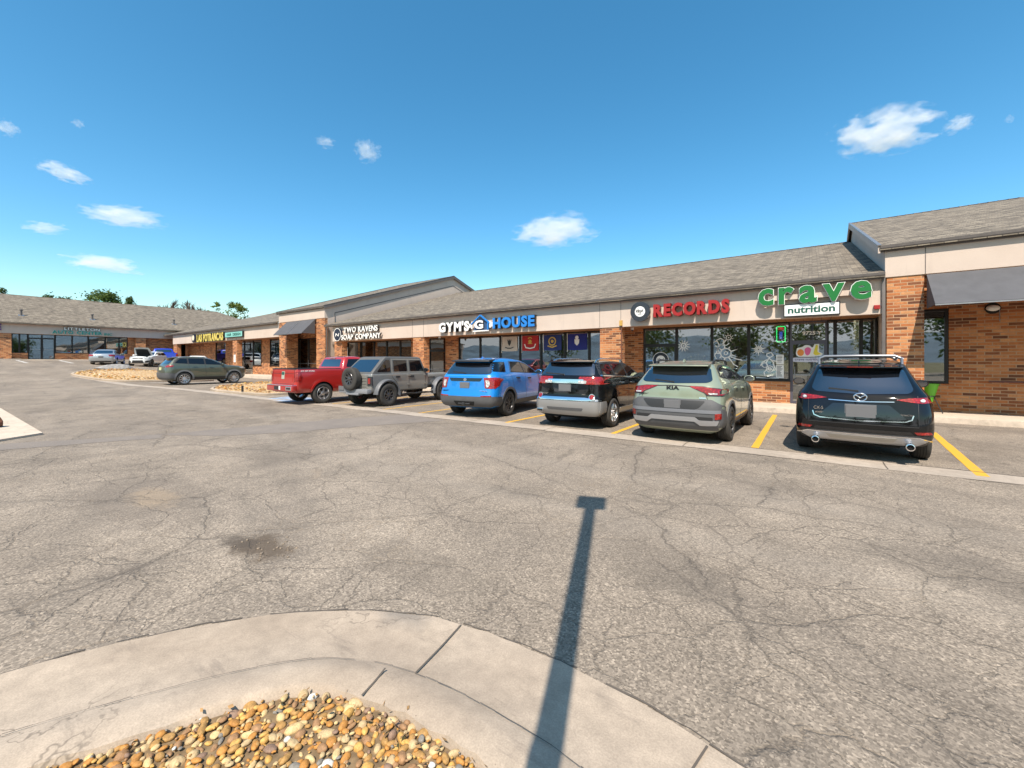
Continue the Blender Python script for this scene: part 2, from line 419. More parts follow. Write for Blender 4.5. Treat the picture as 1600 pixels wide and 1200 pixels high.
def mat_paint(name, c, metal=.0, flake=.0, rough=.35, coat=1.):
    t = NT(name)
    d = t.noise(t.obj(), 2.2, 5, .6)
    c1 = t.mix(t.ramp(d, [(.35, 0), (.75, 1)]), c, tuple(k*.93+.006 for k in c))
    t.set(Base_Color=c1, Metallic=metal, Roughness=rough, Coat_Weight=coat, Coat_Roughness=.03)
    t.b.inputs['Coat IOR'].default_value = 1.55
    return t.m
def mat_lamp(name, c, rough=.12):
    t = NT(name); p = t.obj()
    w = t.n('ShaderNodeTexVoronoi', {'Vector': p, 'Scale': 28.}, feature='F1').outputs['Distance']
    t.set(Base_Color=t.mix(t.ramp(w, [(.1, 0), (.6, 1)]), c, tuple(k*.45 for k in c)), Roughness=rough, Coat_Weight=1., Coat_Roughness=.02); return t.m
def mat_emit(name, c, s):
    t = NT(name); t.set(Base_Color=(.02,.02,.02), Emission_Color=c, Emission_Strength=s); return t.m
def mat_sidewall():
    t = NT('tyre_rubber'); n = t.noise(t.obj(), 9, 5)
    t.set(Base_Color=t.mix(n, (.020,.019,.018), (.055,.050,.044)), Roughness=.85); return t.m

M = dict(
 asphalt=mat_asphalt(), patch=mat_patch(), kerb=mat_concrete('kerb_concrete', (.335,.268,.202), (.425,.343,.262), .42), walk=mat_concrete('sidewalk_concrete', (.47,.385,.30), (.55,.455,.36), .15),
 gutter=mat_concrete('gutter_concrete', (.315,.262,.21), (.41,.345,.28), .45), brick=mat_brick(), shingle=mat_shingle(), stucco=mat_stucco(), wood=mat_wood(), glass=mat_glass(),
 yellow=mat_yellow(), blue=mat_faded('road_paint_blue', (.30,.40,.55)), white=mat_faded('road_paint_white', (.62,.60,.56)), pebble=mat_pebble(), bed=mat_gravelbed(),
 trim=plain('gutter_metal', (.115,.10,.092), .55, 0, var=.15), frame=plain('bronze_frame', (.018,.015,.013), .38, .3), awning=plain('awning_fabric', (.075,.075,.082), .8, var=.12, vs=3),
 dark=plain('black_plastic', (.022,.022,.023), .55), grey=plain('grey_plastic', (.085,.085,.088), .6, var=.1), chrome=plain('chrome', (.82,.82,.84), .12, 1.), silver=plain('silver_plastic', (.42,.42,.43), .38, .6),
 alloy=plain('alloy', (.62,.62,.63), .28, .9), alloyd=plain('dark_alloy', (.05,.05,.052), .35, .6), tyre=mat_sidewall(), well=plain('wheel_well', (.010,.010,.010), .9),
 plate=plain('plate_grey', (.13,.13,.135), .5), red=mat_lamp('tail_lamp_red', (.42,.018,.014)), clear=mat_lamp('lamp_clear', (.75,.74,.72)), amber=mat_lamp('lamp_amber', (.7,.25,.03)),
 wht=plain('sign_white', (.80,.79,.76), .4), blk=plain('sign_black', (.015,.015,.017), .4), signred=plain('sign_red', (.31,.014,.013), .4), signgreen=plain('sign_green', (.007,.145,.026), .4),
 signblue=plain('sign_blue', (.02,.19,.56), .4), ret=plain('sign_return', (.05,.04,.038), .5), dkgreen=plain('sign_dark_green', (.012,.085,.06), .4), cream=plain('sign_cream', (.72,.66,.50), .45),
 teal=plain('sign_teal', (.22,.52,.47), .45), signyellow=plain('sign_yellow', (.62,.50,.12), .45), purple=plain('sign_purple', (.16,.04,.22), .4),
 inwall=plain('interior_wall', (.30,.27,.24), .9, var=.35, vs=.9), infloor=plain('interior_floor', (.11,.10,.09), .5, var=.2), lightp=mat_emit('light_panel', (1.,.88,.55), 9.),
 steel=plain('galvanised_steel', (.34,.34,.35), .45, .8, var=.1), bark=plain('bark', (.10,.075,.055), .9, var=.3, vs=9), rustp=plain('rust_brown', (.16,.06,.03), .85, var=.35, vs=4),
)
def carglass():
    t = NT('car_glass'); t.set(Base_Color=(.006,.008,.012), Roughness=.02, Coat_Weight=1., Coat_Roughness=.01); t.b.inputs['IOR'].default_value = 2.3; t.b.inputs['Coat IOR'].default_value = 1.7; return t.m
M['cglass'] = carglass()
M['sglass'] = plain('side_glass', (.005,.006,.008), .02); M['sglass'].node_tree.nodes['Principled BSDF'].inputs['IOR'].default_value = 1.65
# ------------------------------------------------------------------ the setting: ground, gutter, kerbs, markings
def axis(pts):
    out = []
    for a, b, st in pts:
        n = max(1, round((b-a)/st)); out += [a+(b-a)*i/n for i in range(n)]
    return out+[pts[-1][1]]
XS = axis([(-3000,-400,400), (-400,-100,60), (-100,-66,4), (-66,-14,1.0), (-14,30,4), (30,100,14), (100,400,60), (400,3000,400)])
YS = axis([(-3000,-400,400), (-400,-60,60), (-60,-4,8), (-4,22,1.0), (22,60,6), (60,400,60), (400,3000,400)])
mb = MB(); nx = len(XS)
mb.faces([(x, y, gz(x, y)) for y in YS for x in XS], [(j*nx+i, j*nx+i+1, (j+1)*nx+i+1, (j+1)*nx+i) for j in range(len(YS)-1) for i in range(nx-1)])
tag(mb.build('ground', M['asphalt'], smooth=60, origin=Vector((0,0,0))), kind='structure')

def resample(path, st):
    out = [Vector(path[0])]
    for a, b in zip(path, path[1:]):
        a = Vector(a); b = Vector(b); n = max(1, round((b-a).length/st))
        out += [a+(b-a)*i/n for i in range(1, n+1)]
    return out
def chaikin(path, it=2, closed=False):
    p = [Vector(q) for q in path]
    for _ in range(it):
        o = [] if closed else [p[0]]
        m = len(p)
        for i in range(m if closed else m-1):
            a, b = p[i], p[(i+1) % m]; o += [a*.75+b*.25, a*.25+b*.75]
        if not closed: o.append(p[-1])
        p = o
    return p
def ribbon(mb, path, prof, closed=False):
    """prof: list of (offset to the left of travel, height over ground)"""
    m = len(path); rings = []
    for i, p in enumerate(path):
        a = path[(i-1) % m] if (closed or i > 0) else p; b = path[(i+1) % m] if (closed or i < m-1) else p
        d = (b-a).normalized(); nrm = Vector((-d.y, d.x))
        g = gz(p.x, p.y)
        rings.append([Vector((*(p+nrm*o), g+h)) for o, h in prof])
    if closed: rings.append(rings[0])
    mb.loft(rings, closed=False, cap=False)
def jit(path, a):
    return [p+Vector((RD.uniform(-a, a), RD.uniform(-a, a))) for p in path]

# concrete valley gutter along the stalls
gp = resample(chaikin([(40,8.72), (10,8.74), (-8,8.86), (-17,8.75), (-23,8.25), (-30,7.25), (-37,6.2), (-41,5.6)], 2), .8)
mb = MB(); ribbon(mb, jit(gp, .012), [(.31,.004), (.02,.0035), (-.02,.0035), (-.30,.004)])
tag(mb.build('gutter', M['gutter'], origin=Vector((0,0,0))), kind='structure')
mb = MB()
for x in range(-38, 30, 3):
    k = min(gp, key=lambda p: abs(p.x-x)); j = RD.uniform(-.1, .1)
    q = strip2([(k.x+j, k.y-.29), (k.x+j+RD.uniform(-.03,.03), k.y), (k.x+j, k.y+.3)], .016)
    mb.poly([(a, b, gz(a, b)+.007) for a, b in q[::-1]])
for s in (-1, 1):
    seg = []
    for i, p in enumerate(gp):
        seg.append(p+Vector((0, s*.31+RD.uniform(-.02, .02))))
        if len(seg) == 2:
            if RD.random() < .75:
                q = strip2([tuple(seg[0]), tuple((seg[0]+seg[1])/2+Vector((0, RD.uniform(-.02,.02)))), tuple(seg[1])], RD.uniform(.012, .035))
                mb.poly([(a, b, gz(a, b)+.006) for a, b in q])
            seg = [seg[1]]
tag(mb.build('gutter_joints', plain('crack_fill', (.095,.078,.062), .9), origin=Vector((0,0,0))), kind='structure')

# sidewalk with its kerb
mb = MB()
x = -27.6
while x < 30:
    w = RD.choice([2.4, 3.0, 3.0]); mb.box(x+.006, x+w-.006, 15.85, 18.3, -.3, .15, .012); x += w
mb.box(-27.6, 31, 15.9, 18.2, -.3, .14)
tag(mb.build('sidewalk', M['walk'], origin=Vector((0,15.85,0)), smooth=30), kind='structure')
mb = MB()
x = -45.
while x < -27.7:
    mb.box(x+.006, min(x+3, -27.61)-.006, 15.85, 18.5, -.3, .46, .012); x += 3
x = -62.0
while x < -45.1:
    zt = max(.46, gz(x+1.5, 15.2)+.13); mb.box(x+.006, x+3-.006, 15.85, 18.5, -.3, zt, .012); x += 3
tag(mb.build('raised_sidewalk', M['walk'], origin=Vector((-45,15.85,0)), smooth=30), kind='structure')
mb = MB()
mb.box(-65.2, -62.4, -8, 4.9, 1.2, 1.93, .012); mb.box(-65.2, -63.4, 4.91, 15.8, 1.2, 1.88, .012)
tag(mb.build('far_sidewalk', M['walk'], origin=Vector((-64,4,1.7)), smooth=30), kind='structure')

# foreground planting island: concrete pan, rolled kerb, river rocks
outer = resample(chaikin([(-3.75,-1.4), (-3.62,-.4), (-3.47,.2), (-3.29,.67), (-2.92,1.22), (-2.44,1.66), (-1.89,1.93), (-1.1,2.02), (-.45,1.97), (.25,1.80), (1.0,1.2), (1.5,.2), (1.6,-1.4)], 2), .12)
def wk(p): return 1+.24*sstep((-2.35-p.x)/.9)
mb = MB(); rings = []
for i, p in enumerate(outer):
    a = outer[max(i-1, 0)]; b = outer[min(i+1, len(outer)-1)]; d = (b-a).normalized(); nrm = Vector((-d.y, d.x)); k = wk(p)
    rings.append([Vector((*(p+nrm*o*(k if o < 0 else 1)), h)) for o, h in [(.012,-.02), (RD.uniform(-.010,.006),.006), (-.20,.014), (-.47,.030), (-.50,.040), (-.57,.066), (-.62,.074), (-.70,.074), (-.735+RD.uniform(-.012,.012),.066), (-.75,.015)]])
mb.loft(rings, closed=False, cap=False)
tag(mb.build('island_kerb', M['kerb'], origin=Vector((-1.2,.5,0)), smooth=50), kind='structure')
def offs(i, o):
    a = outer[max(i-1, 0)]; b = outer[min(i+1, len(outer)-1)]; d = (b-a).normalized(); return outer[i]+Vector((-d.y, d.x))*o*(wk(outer[i]) if o < 0 else 1)
mb = MB()   # tooled joints across the pan and the kerb
for tx, ty, o0, o1, z0, z1 in ((-1.80,1.95,-.015,-.49,.012,.042), (-1.98,1.90,-.56,-.745,.079,.079), (-.30,1.94,-.015,-.49,.012,.042), (-.1,1.9,-.56,-.745,.079,.079)):
    i = min(range(len(outer)), key=lambda k: (outer[k]-Vector((tx, ty))).length); A = offs(i, o0); B = offs(i, o1)
    q = strip2([tuple(A), tuple((A+B)/2+Vector((.004,0))), tuple(B)], .010)
    mb.faces([(a, b, z) for (a, b), z in zip(q, (z0, (z0+z1)/2, z1, z1, (z0+z1)/2, z0))], [(0,1,4,5), (1,2,3,4)])
for i in range(1, len(outer)-2):
    A = offs(i, -.497+RD.uniform(-.003,.003)); B = offs(i+1, -.497+RD.uniform(-.003,.003))
    if RD.random() < .93: mb.poly([(a, b, .0485) for a, b in strip2([tuple(A), tuple(B)], RD.uniform(.002,.005))])
tag(mb.build('kerb_joints', MATS['crack_fill'], origin=Vector((-1.2,.5,0))), kind='structure')
mb = MB()   # broken edge of the asphalt against the pan
for i in range(2, len(outer)-3):
    if RD.random() < .97:
        A = offs(i, .006+RD.uniform(-.008, .012)); B = offs(i+1, .012+RD.uniform(-.008, .012))
        mb.poly([(a, b, .0045) for a, b in strip2([tuple(A), tuple((A+B)/2+Vector((RD.uniform(-.01,.01), RD.uniform(-.01,.01)))), tuple(B)], RD.uniform(.004, .016))])
tag(mb.build('pan_edge_crack', MATS['crack_fill'], origin=Vector((-1.2,.5,0))), kind='structure')
inner = []
for i, p in enumerate(outer):
    a = outer[max(i-1, 0)]; b = outer[min(i+1, len(outer)-1)]; d = (b-a).normalized()
    inner.append(p+Vector((d.y, -d.x))*.745*wk(p))
mb = MB(); mb.poly([(p.x, p.y, .035) for p in inner][::-1])
tag(mb.build('island_soil', plain('soil', (.17,.115,.06), .95, var=.4, vs=20), origin=Vector((-1.2,.5,.035))), kind='structure')
def inside(pt, poly):
    c = False; n = len(poly)
    for i in range(n):
        a, b = poly[i], poly[i-1]
        if (a[1] > pt[1]) != (b[1] > pt[1]) and pt[0] < (b[0]-a[0])*(pt[1]-a[1])/(b[1]-a[1])+a[0]: c = not c
    return c
def pebbles(name, poly, n, rmin, rmax, zbase, zjit, parent=None, seg=(10, 6), sep=.8, mat=None):
    us, vn = seg
    T0 = [Vector((0, 0, 1))]+[Vector((math.sin(math.pi*j/vn)*math.cos(2*math.pi*i/us), math.sin(math.pi*j/vn)*math.sin(2*math.pi*i/us), math.cos(math.pi*j/vn))) for j in range(1, vn) for i in range(us)]+[Vector((0, 0, -1))]
    F0 = [(0, 1+i, 1+(i+1) % us) for i in range(us)]
    for j in range(vn-2): F0 += [(1+j*us+i, 1+(j+1)*us+i, 1+(j+1)*us+(i+1) % us, 1+j*us+(i+1) % us) for i in range(us)]
    F0 += [(len(T0)-1, 1+(vn-2)*us+(i+1) % us, 1+(vn-2)*us+i) for i in range(us)]
    xs = [p[0] for p in poly]; ys = [p[1] for p in poly]; done = 0; tries = 0; vals = []; VS = []; FS = []
    grid = {}
    while done < n and tries < n*40:
        tries += 1
        x, y = RD.uniform(min(xs), max(xs)), RD.uniform(min(ys), max(ys))
        if not inside((x, y), poly): continue
        r = RD.uniform(rmin, rmax)*(1 if RD.random() < .8 else 1.35)
        cell = rmax*2; cx, cy = int(x//cell), int(y//cell)
        if any((x-a)**2+(y-b)**2 < ((r+c)*sep)**2 for i in (-1,0,1) for j in (-1,0,1) for a, b, c in grid.get((cx+i, cy+j), [])): continue
        grid.setdefault((cx, cy), []).append((x, y, r))
        mm = Matrix.Translation((x, y, gz(x, y)+zbase+RD.uniform(0, zjit))) @ Matrix.Rotation(RD.uniform(0, 6.3), 4, 'Z') @ Matrix.Rotation(RD.uniform(-.35, .35), 4, 'X') @ Matrix.Diagonal((r*RD.uniform(1.0, 1.35), r*RD.uniform(.72, .95), r*RD.uniform(.5, .72), 1))
        ph = [RD.uniform(0, 6.3) for _ in range(3)]; k = len(VS)
        VS += [mm @ (c*(1+.10*math.sin(2.3*c.x+ph[0])+.10*math.sin(2.6*c.y+ph[1])+.08*math.sin(3*c.z+ph[2]))) for c in T0]
        FS += [tuple(k+i for i in f) for f in F0]
        vals += [RD.random()]*len(T0); done += 1
    me = bpy.data.meshes.new(name); me.from_pydata(VS, [], FS); me.shade_smooth()
    at = me.attributes.new('tint', 'FLOAT', 'POINT')
    at.data.foreach_set('value', vals)
    me.materials.append(mat or M['pebble']); o = bpy.data.objects.new(name, me); COL.objects.link(o)
    return tag(o, kind='stuff')
rk = pebbles('river_rocks', [tuple(p) for p in inner], 7500, .008, .025, .034, .015, seg=(11, 7), sep=.66)
gr = pebbles('river_grit', [tuple(p) for p in inner], 5200, .004, .010, .036, .02, seg=(6, 4), sep=.6)
tag(gr, 'fine tan grit between the river rocks of the kerbed island in the foreground', 'grit')
mb = MB()
for _ in range(260):   # dry leaves and twigs caught along the kerb
    i = RD.randrange(4, len(outer)-4); o = RD.gauss(-.80, .05)
    if o > -.70: o = -.76
    p = offs(i, o); z = .062+RD.uniform(0, .02); a = RD.uniform(0, 6.3); l = RD.uniform(.008, .022); u = Vector((math.cos(a)*l, math.sin(a)*l, RD.uniform(-.006, .006))); v = Vector((-math.sin(a), math.cos(a), RD.uniform(-.8, .8)))*l*RD.choice([.12, .4, .5]); c = Vector((p.x, p.y, z))
    mb.faces([c-u, c+v, c+u, c-v], [(0,1,2,3)])
tag(mb.build('leaf_litter', plain('dry_leaf', (.26,.15,.06), .8, var=.4, vs=30)), 'dry leaf scraps and twigs along the inner edge of the kerbed island', 'leaf litter', kind='stuff')
tag(rk, 'rounded yellow brown river rocks filling the kerbed island in the foreground', 'rocks')

# gravel islands between the stalls
def island(poly, lbl):
    p = chaikin(poly, 2, True); p = resample(p+[p[0]], .5)[:-1]
    mb = MB(); ribbon(mb, p, [(.01,-.02), (0,.09), (.03,.11), (.14,.11), (.16,.02)], closed=True)
    tag(mb.build('island_curb', M['kerb'], smooth=40), kind='structure')
    ins = []
    for i, q in enumerate(p):
        d = (p[(i+1) % len(p)]-p[i-1]).normalized(); ins.append(q+Vector((-d.y, d.x))*.15)
    c = sum(ins, Vector((0,0)))/len(ins)
    mb = MB(); n = len(ins); rings = []
    for f, h in ((1., .07), (.75, .15), (.4, .20), (.05, .22)):
        rings.append([Vector((*(c+(q-c)*f), gz(*(c+(q-c)*f))+h+RD.uniform(-.02, .02))) for q in ins])
    mb.loft(rings, closed=True, cap=True)
    tag(mb.build('gravel', M['bed'], smooth=60), lbl, 'gravel', kind='stuff')
    return [tuple(c+(q-c)*.97) for q in ins]
isl1 = island([(-42.8,5.6), (-40.4,5.4), (-35.8,6.3), (-35.0,7.6), (-35.0,11.6), (-36,12.2), (-45,11.6), (-47,10.6), (-45.4,7.2)], 'tan gravel on the rounded island left of the dark green suv')
isl2 = island([(-26.3,8.0), (-21.2,8.75), (-20.6,9.5), (-20.6,14.9), (-21.3,15.6), (-29.0,15.6), (-29.7,14.8), (-28.8,12.0)], 'tan gravel on the island between dark green suv and red pickup')
for isl, nn, lb in ((isl1, 900, 'loose tan stones lying on the rounded gravel island at far left'), (isl2, 900, 'loose tan stones lying on the gravel island left of the red pickup')):
    tag(pebbles('loose_stones', isl, nn, .025, .06, .15, .04, seg=(7, 5)), lb, 'stones')

# concrete corner at the left edge
mb = MB(); q = [(-14.1,1.42), (-13.55,.75), (-13.4,-3), (-24,-3), (-24,1.2)]
mb.prism([(a, b, gz(a, b)-.1) for a, b in q[::-1]], (0,0,.145))
tag(mb.build('concrete_apron', M['walk']), kind='structure')

# painted stall lines
def line(x0, y0, x1, y1, w, m, name='stall_line'):
    n = 10; L = []; Rr = []
    d = Vector((x1-x0, y1-y0)).normalized(); nr = Vector((-d.y, d.x))*w/2
    for i in range(n+1):
        p = Vector((x0+(x1-x0)*i/n, y0+(y1-y0)*i/n))
        L.append(p+nr*RD.uniform(.92, 1.06)); Rr.append(p-nr*RD.uniform(.92, 1.06))
    mb = MB()
    vs = [(v.x, v.y, gz(v.x, v.y)+.0045) for v in L+Rr]
    mb.faces(vs, [(i, n+1+i, n+2+i, i+1) for i in range(n)])
    return tag(mb.build(name, m), kind='structure')
line(-.89, 9.16, -.93, 15.2, .13, M['yellow']); line(1.99, 8.80, 2.27, 13.6, .14, M['yellow'])
line(-3.70, 9.05, -3.72, 14.9, .12, M['yellow']); line(-6.70, 9.02, -6.72, 14.9, .12, M['yellow'])
line(-10.2, 9.05, -10.3, 14.9, .11, M['yellow']); line(-12.0, 9.05, -12.1, 14.9, .11, M['yellow']); line(-15.2, 9.05, -15.2, 14.9, .11, M['yellow'])
line(5.3, 9.0, 5.5, 14.5, .13, M['yellow']); line(-30.4, 8.1, -30.2, 13, .12, M['white']); line(-34.2, 8.0, -34.2, 13, .12, M['white'])
line(-19.6, 9.0, -17.3, 9.9, 1.1, M['blue'], 'accessible_marking'); line(-18.4, 8.55, -17.0, 8.9, .55, M['blue'], 'accessible_marking')
line(-60, 4.4, -55.5, 4.7, .22, M['white']); line(-59.5, 7.1, -55, 7.4, .2, M['white'])

# darker trench patch across the drive, pothole
def sheet(name, poly, m, h, rough=.05, st=.25):
    p = resample(poly+[poly[0]], st)[:-1]
    p = [q+Vector((RD.uniform(-rough, rough), RD.uniform(-rough, rough))) for q in p]
    co = [tuple(q) for q in p]; n = len(co)
    v, e, f, *_ = delaunay_2d_cdt([Vector(c) for c in co], [], [list(range(n))], 1, 1e-5)
    mb = MB(); mb.faces([(q.x, q.y, gz(q.x, q.y)+h) for q in v], f)
    return tag(mb.build(name, m), kind='structure')
sheet('asphalt_patch', [(-12.0,2.95), (-10.75,3.6), (-9.9,4.7), (-9.3,6.3), (-8.3,8.4), (-10.3,8.5), (-11.1,6.7), (-11.35,5.2)], M['patch'], .004, .06)
sheet('asphalt_patch', [(-13.4,.3), (-12.5,1.9), (-12.0,2.95), (-11.35,2.9), (-11.9,1.6), (-12.6,-.4)], M['patch'], .004, .05)
pot = [(-4.36,1.55), (-4.25,1.66), (-4.30,1.78), (-4.08,1.80), (-4.0,1.95), (-3.86,1.85), (-3.66,1.90), (-3.58,1.74), (-3.74,1.66), (-3.70,1.55), (-3.92,1.60), (-4.1,1.50)]
tag(pebbles('pothole_debris', pot, 45, .004, .012, .001, .003, seg=(6, 4), mat=plain('grit', (.20,.155,.115), .9, var=.5, vs=40)), 'brown grit and crumbled stones lying in the small pothole', 'grit')
# ------------------------------------------------------------------ the shop row
def xf(mb, T):
    bmesh.ops.transform(mb.bm, matrix=T, verts=mb.bm.verts); return mb
def window(par, T, x0, x1, z0, z1, fw=.05, name='window', mat=None, bars=(), plate=True):
    mb = MB(); d0, d1 = -.06, .06
    mb.box(x0, x0+fw, d0, d1, z0, z1); mb.box(x1-fw, x1, d0, d1, z0, z1)
    mb.box(x0+fw, x1-fw, d0, d1, z1-fw, z1); mb.box(x0+fw, x1-fw, d0, d1, z0, z0+fw)
    for zb in bars: mb.box(x0+fw, x1-fw, d0+.005, d1, zb-.025, zb+.025)
    f = xf(mb, T).build(name, mat or M['frame'], par)
    g = MB(); g.box(x0+fw-.005, x1-fw+.005, -.008, .008, z0+fw-.005, z1-fw+.005)
    xf(g, T).build('pane', M['glass'], f)
    return f
def door(par, T, x0, x1, z0, z1, hinge=1, mat=None):
    f = window(par, T, x0, x1, z0, z1, .085, 'door', mat)
    hx = x0+.14 if hinge > 0 else x1-.14
    mb = MB(); mb.tube([(hx, -.06, z0+.85), (hx, -.12, z0+.87), (hx, -.12, z0+1.28), (hx, -.06, z0+1.3)], .014, 6)
    mb.box(x0+.1, x1-.1, -.075, -.06, z0+1.0, z0+1.04)
    xf(mb, T).build('handle', M['steel'], f)
    return f
def TY(y): return Matrix.Translation((0, y, 0))
def TX(x): return Matrix.Translation((x, 0, 0)) @ Matrix.Rotation(rad(90), 4, 'Z')
def part(name, par, m, fn, T=None, smooth=None):
    mb = MB(); fn(mb)
    if T is not None: xf(mb, T)
    return mb.build(name, m, par, smooth=smooth)
def roofslab(par, quads, th=.12, ridge=None):
    """quads: lists of 3D points (outer surface); thickness downwards"""
    mb = MB()
    for q in quads: mb.prism(q, (0, 0, -th))
    r = mb.build('roof', M['shingle'], par)
    if ridge:
        mb = MB()
        for a, b in ridge:
            a = Vector(a); b = Vector(b); d = (b-a); n = int(d.length/.3); s = d.normalized().cross(Vector((0,0,1)))*.15
            for i in range(n):
                p = a+d*i/n; q = a+d*(i+1.03)/n
                mb.faces([p+s+Vector((0,0,-.035)), p+Vector((0,0,.03)), p-s+Vector((0,0,-.035)), q+s+Vector((0,0,-.02)), q+Vector((0,0,.015)), q-s+Vector((0,0,-.02))], [(0,1,4,3), (1,2,5,4)])
        mb.build('ridge_cap', M['shingle'], r)
    return r
def gutter(par, x0, x1, y, z, T=None):
    mb = MB()
    prof = [(0,0), (-.085,-.005), (-.115,.05), (-.125,.125), (-.11,.128), (-.10,.06), (-.075,.012), (0,.012)]
    mb.prism([(x0, y+a, z+b) for a, b in prof], (x1-x0, 0, 0))
    mb.box(x0, x1, y, y+.03, z-.05, z+.13)
    if T is not None: xf(mb, T)
    return mb.build('eave_gutter', M['trim'], par)
def downspout(par, x, y, z0, z1):
    mb = MB(); mb.box(x-.04, x+.04, y-.035, y+.035, z0, z1, .01)
    return mb.build('downspout', M['trim'], par, smooth=40)
WY = 18.0; SL = .30
def shops(name, label, X0, X1, FX0, FX1, fl, zb, zt, cols, bays, xroof=None, room=True):
    """low shop row facing -Y: floor fl, fascia zb..zt, columns, bays of storefront"""
    b = thing(name, label, 'shop building', ((X0+X1)/2, 16.5, 0), world=True)
    e = zt+.08
    part('fascia', b, M['stucco'], lambda m: m.box(FX0, FX1, 16.5, 16.74, zb, zt))
    for xj in [c[0] for c in cols[1:]]+[c[1] for c in cols[1:]]: part('joint', b, M['trim'], lambda m: m.box(xj-.007, xj+.007, 16.493, 16.5, zb+.01, zt-.03))
    part('soffit', b, M['wood'], lambda m: (m.box(FX0, FX1, 16.745, WY+.05, zb+.003, zb+.06), m.box(FX0, FX1, 16.36, 16.495, zt-.02, zt)))
    gutter(b, X0, X1, 16.36, zt-.03)
    yr = 29.8; zr = e+SL*(yr-16.26)
    A = xroof or (X0, X1)
    roofslab(b, [[(A[0],16.26,e), (A[1],16.26,e), (A[1],yr,zr), (A[0],yr,zr)], [(A[0],yr,zr), (A[1],yr,zr), (A[1],43.4,e), (A[0],43.4,e)]], .12, [((A[0],yr,zr+.01), (A[1],yr,zr+.01))])
    part('wall', b, M['stucco'], lambda m: (m.box(X0, X1, 42.5, 42.8, 0, zt), m.box(X0, X0+.2, WY+.2, 42.4, 0, zt), m.box(X1-.2, X1, WY+.2, 42.4, 0, zt)))
    for x0, x1 in cols: part('column', b, M['brick'], lambda m: m.box(x0, x1, 16.53, 16.95, fl-.3, zb+.001))
    T = TY(WY)
    for bay in bays:
        k = bay[0]
        if k == 'brick': part('storefront_wall', b, M['brick'], lambda m: m.box(bay[1], bay[2], WY-.08, WY+.2, fl-.3, zb+.003))
        elif k == 'win':
            xs = bay[1]; sz = bay[2] if len(bay) > 2 else fl+.72
            part('sill_wall', b, M['brick'], lambda m: m.box(xs[0], xs[-1], WY-.08, WY+.2, fl-.3, sz))
            part('window_sill', b, M['frame'], lambda m: m.box(xs[0]-.02, xs[-1]+.02, WY-.14, WY+.1, sz+.001, sz+.05))
            for p, q in zip(xs, xs[1:]): window(b, T, p, q, sz+.051, zb)
        elif k == 'door':
            x0, x1 = bay[1], bay[2]; dm = bay[3] if len(bay) > 3 else None
            door(b, T, x0, x1, fl+.01, fl+2.2, mat=dm)
            window(b, T, x0, x1, fl+2.2, zb, .05, 'transom', dm)
    if room:
        q = random.Random(int(X0*7)); x = X0+1.2
        while x < X1-2.2:
            yy = q.choice([19.6, 20.4, 21.5, 22.8]); w = q.uniform(.9, 1.6); hh = q.uniform(1.1, 1.9)
            sh = part('display_shelf', b, M['silver'] if q.random() < .5 else M['wood'], lambda m: ([m.box(x, x+w, yy, yy+.4, fl+.03+hh*k/3-.015, fl+.03+hh*k/3+.01) for k in range(1, 4)], m.box(x-.03, x, yy, yy+.4, fl+.02, fl+hh+.1), m.box(x+w, x+w+.03, yy, yy+.4, fl+.02, fl+hh+.1), m.box(x, x+w, yy+.38, yy+.4, fl+.05, fl+hh)))
            def goods(m):
                for k in range(4):
                    u = x+.03
                    while u < x+w-.12:
                        g = q.uniform(.07, .2); m.mi = q.randrange(5); m.box(u, u+g, yy+.06, yy+.3, fl+.045+hh*k/3, fl+.045+hh*k/3+q.uniform(.10, .26)); u += g+.02
            part('merchandise', sh, [M['cream'], M['signblue'], M['purple'], M['wht'], M['rustp']], goods)
            x += w+q.uniform(.5, 1.5)
        part('interior', b, [M['inwall'], M['infloor']], lambda m: (m.box(X0+.3, X1-.3, 25, 25.2, fl-.1, zb+.5), m.box(X0+.25, X0+.35, WY+.25, 25, fl-.1, zb+.5), m.box(X1-.35, X1-.25, WY+.25, 25, fl-.1, zb+.5), [m.box(p-.06, p+.06, WY+.25, 25, fl-.1, zb+.4) for p in [(c[0]+c[1])/2 for c in cols][1:]], m.box(X0+.3, X1-.3, WY+.22, 25, zb+.30, zb+.36)))
        part('interior_floor', b, M['infloor'], lambda m: m.box(X0+.3, X1-.3, WY+.2, 25, fl-.1, fl+.02))
    return b
sage = plain('grey_door_frame', (.085,.082,.105), .4, .3)
main = shops('shop_building', 'long low brick shop row with grey shingle roof behind the parked cars', -28.3, 1.74, -27.6, 1.70, .15, 3.08, 4.18,
    [(-27.4,-26.5), (-19.14,-18.2), (-7.31,-6.38)],
    [('brick', -28.3, -28.05), ('win', [-28.05,-26.36,-24.87,-23.46,-22.06,-20.92]), ('brick', -20.92, -19.3), ('door', -19.3, -17.85), ('brick', -17.85, -16.8),
     ('win', [-16.8,-15.17,-13.75,-12.44,-11.14,-9.79,-8.49,-7.4]), ('brick', -7.4, -5.93), ('door', -5.93, -4.55), ('win', [-4.55,-3.21,-1.94,-.64], .93),
     ('door', -.64, .42, sage), ('win', [.42,.64,1.32,1.72], .32)])
lseg = shops('shop_building', 'low brick shop row under the yellow lettered sign, behind the dark green suv', -62.5, -35.5, -61.5, -35.52, .46, 3.70, 4.82,
    [(-61.4,-60.3), (-44.64,-43.63)],
    [('brick', -62.2, -52.9), ('win', [-52.9,-50.2], .9), ('brick', -50.2, -47.3), ('win', [-47.3,-45.75], 1.0), ('door', -45.75, -43.75), ('win', [-43.75,-41.9], 1.25), ('brick', -41.9, -40.3), ('win', [-40.3,-38.1], 1.25), ('brick', -38.1, -35.5)], xroof=(-66, -35.5))
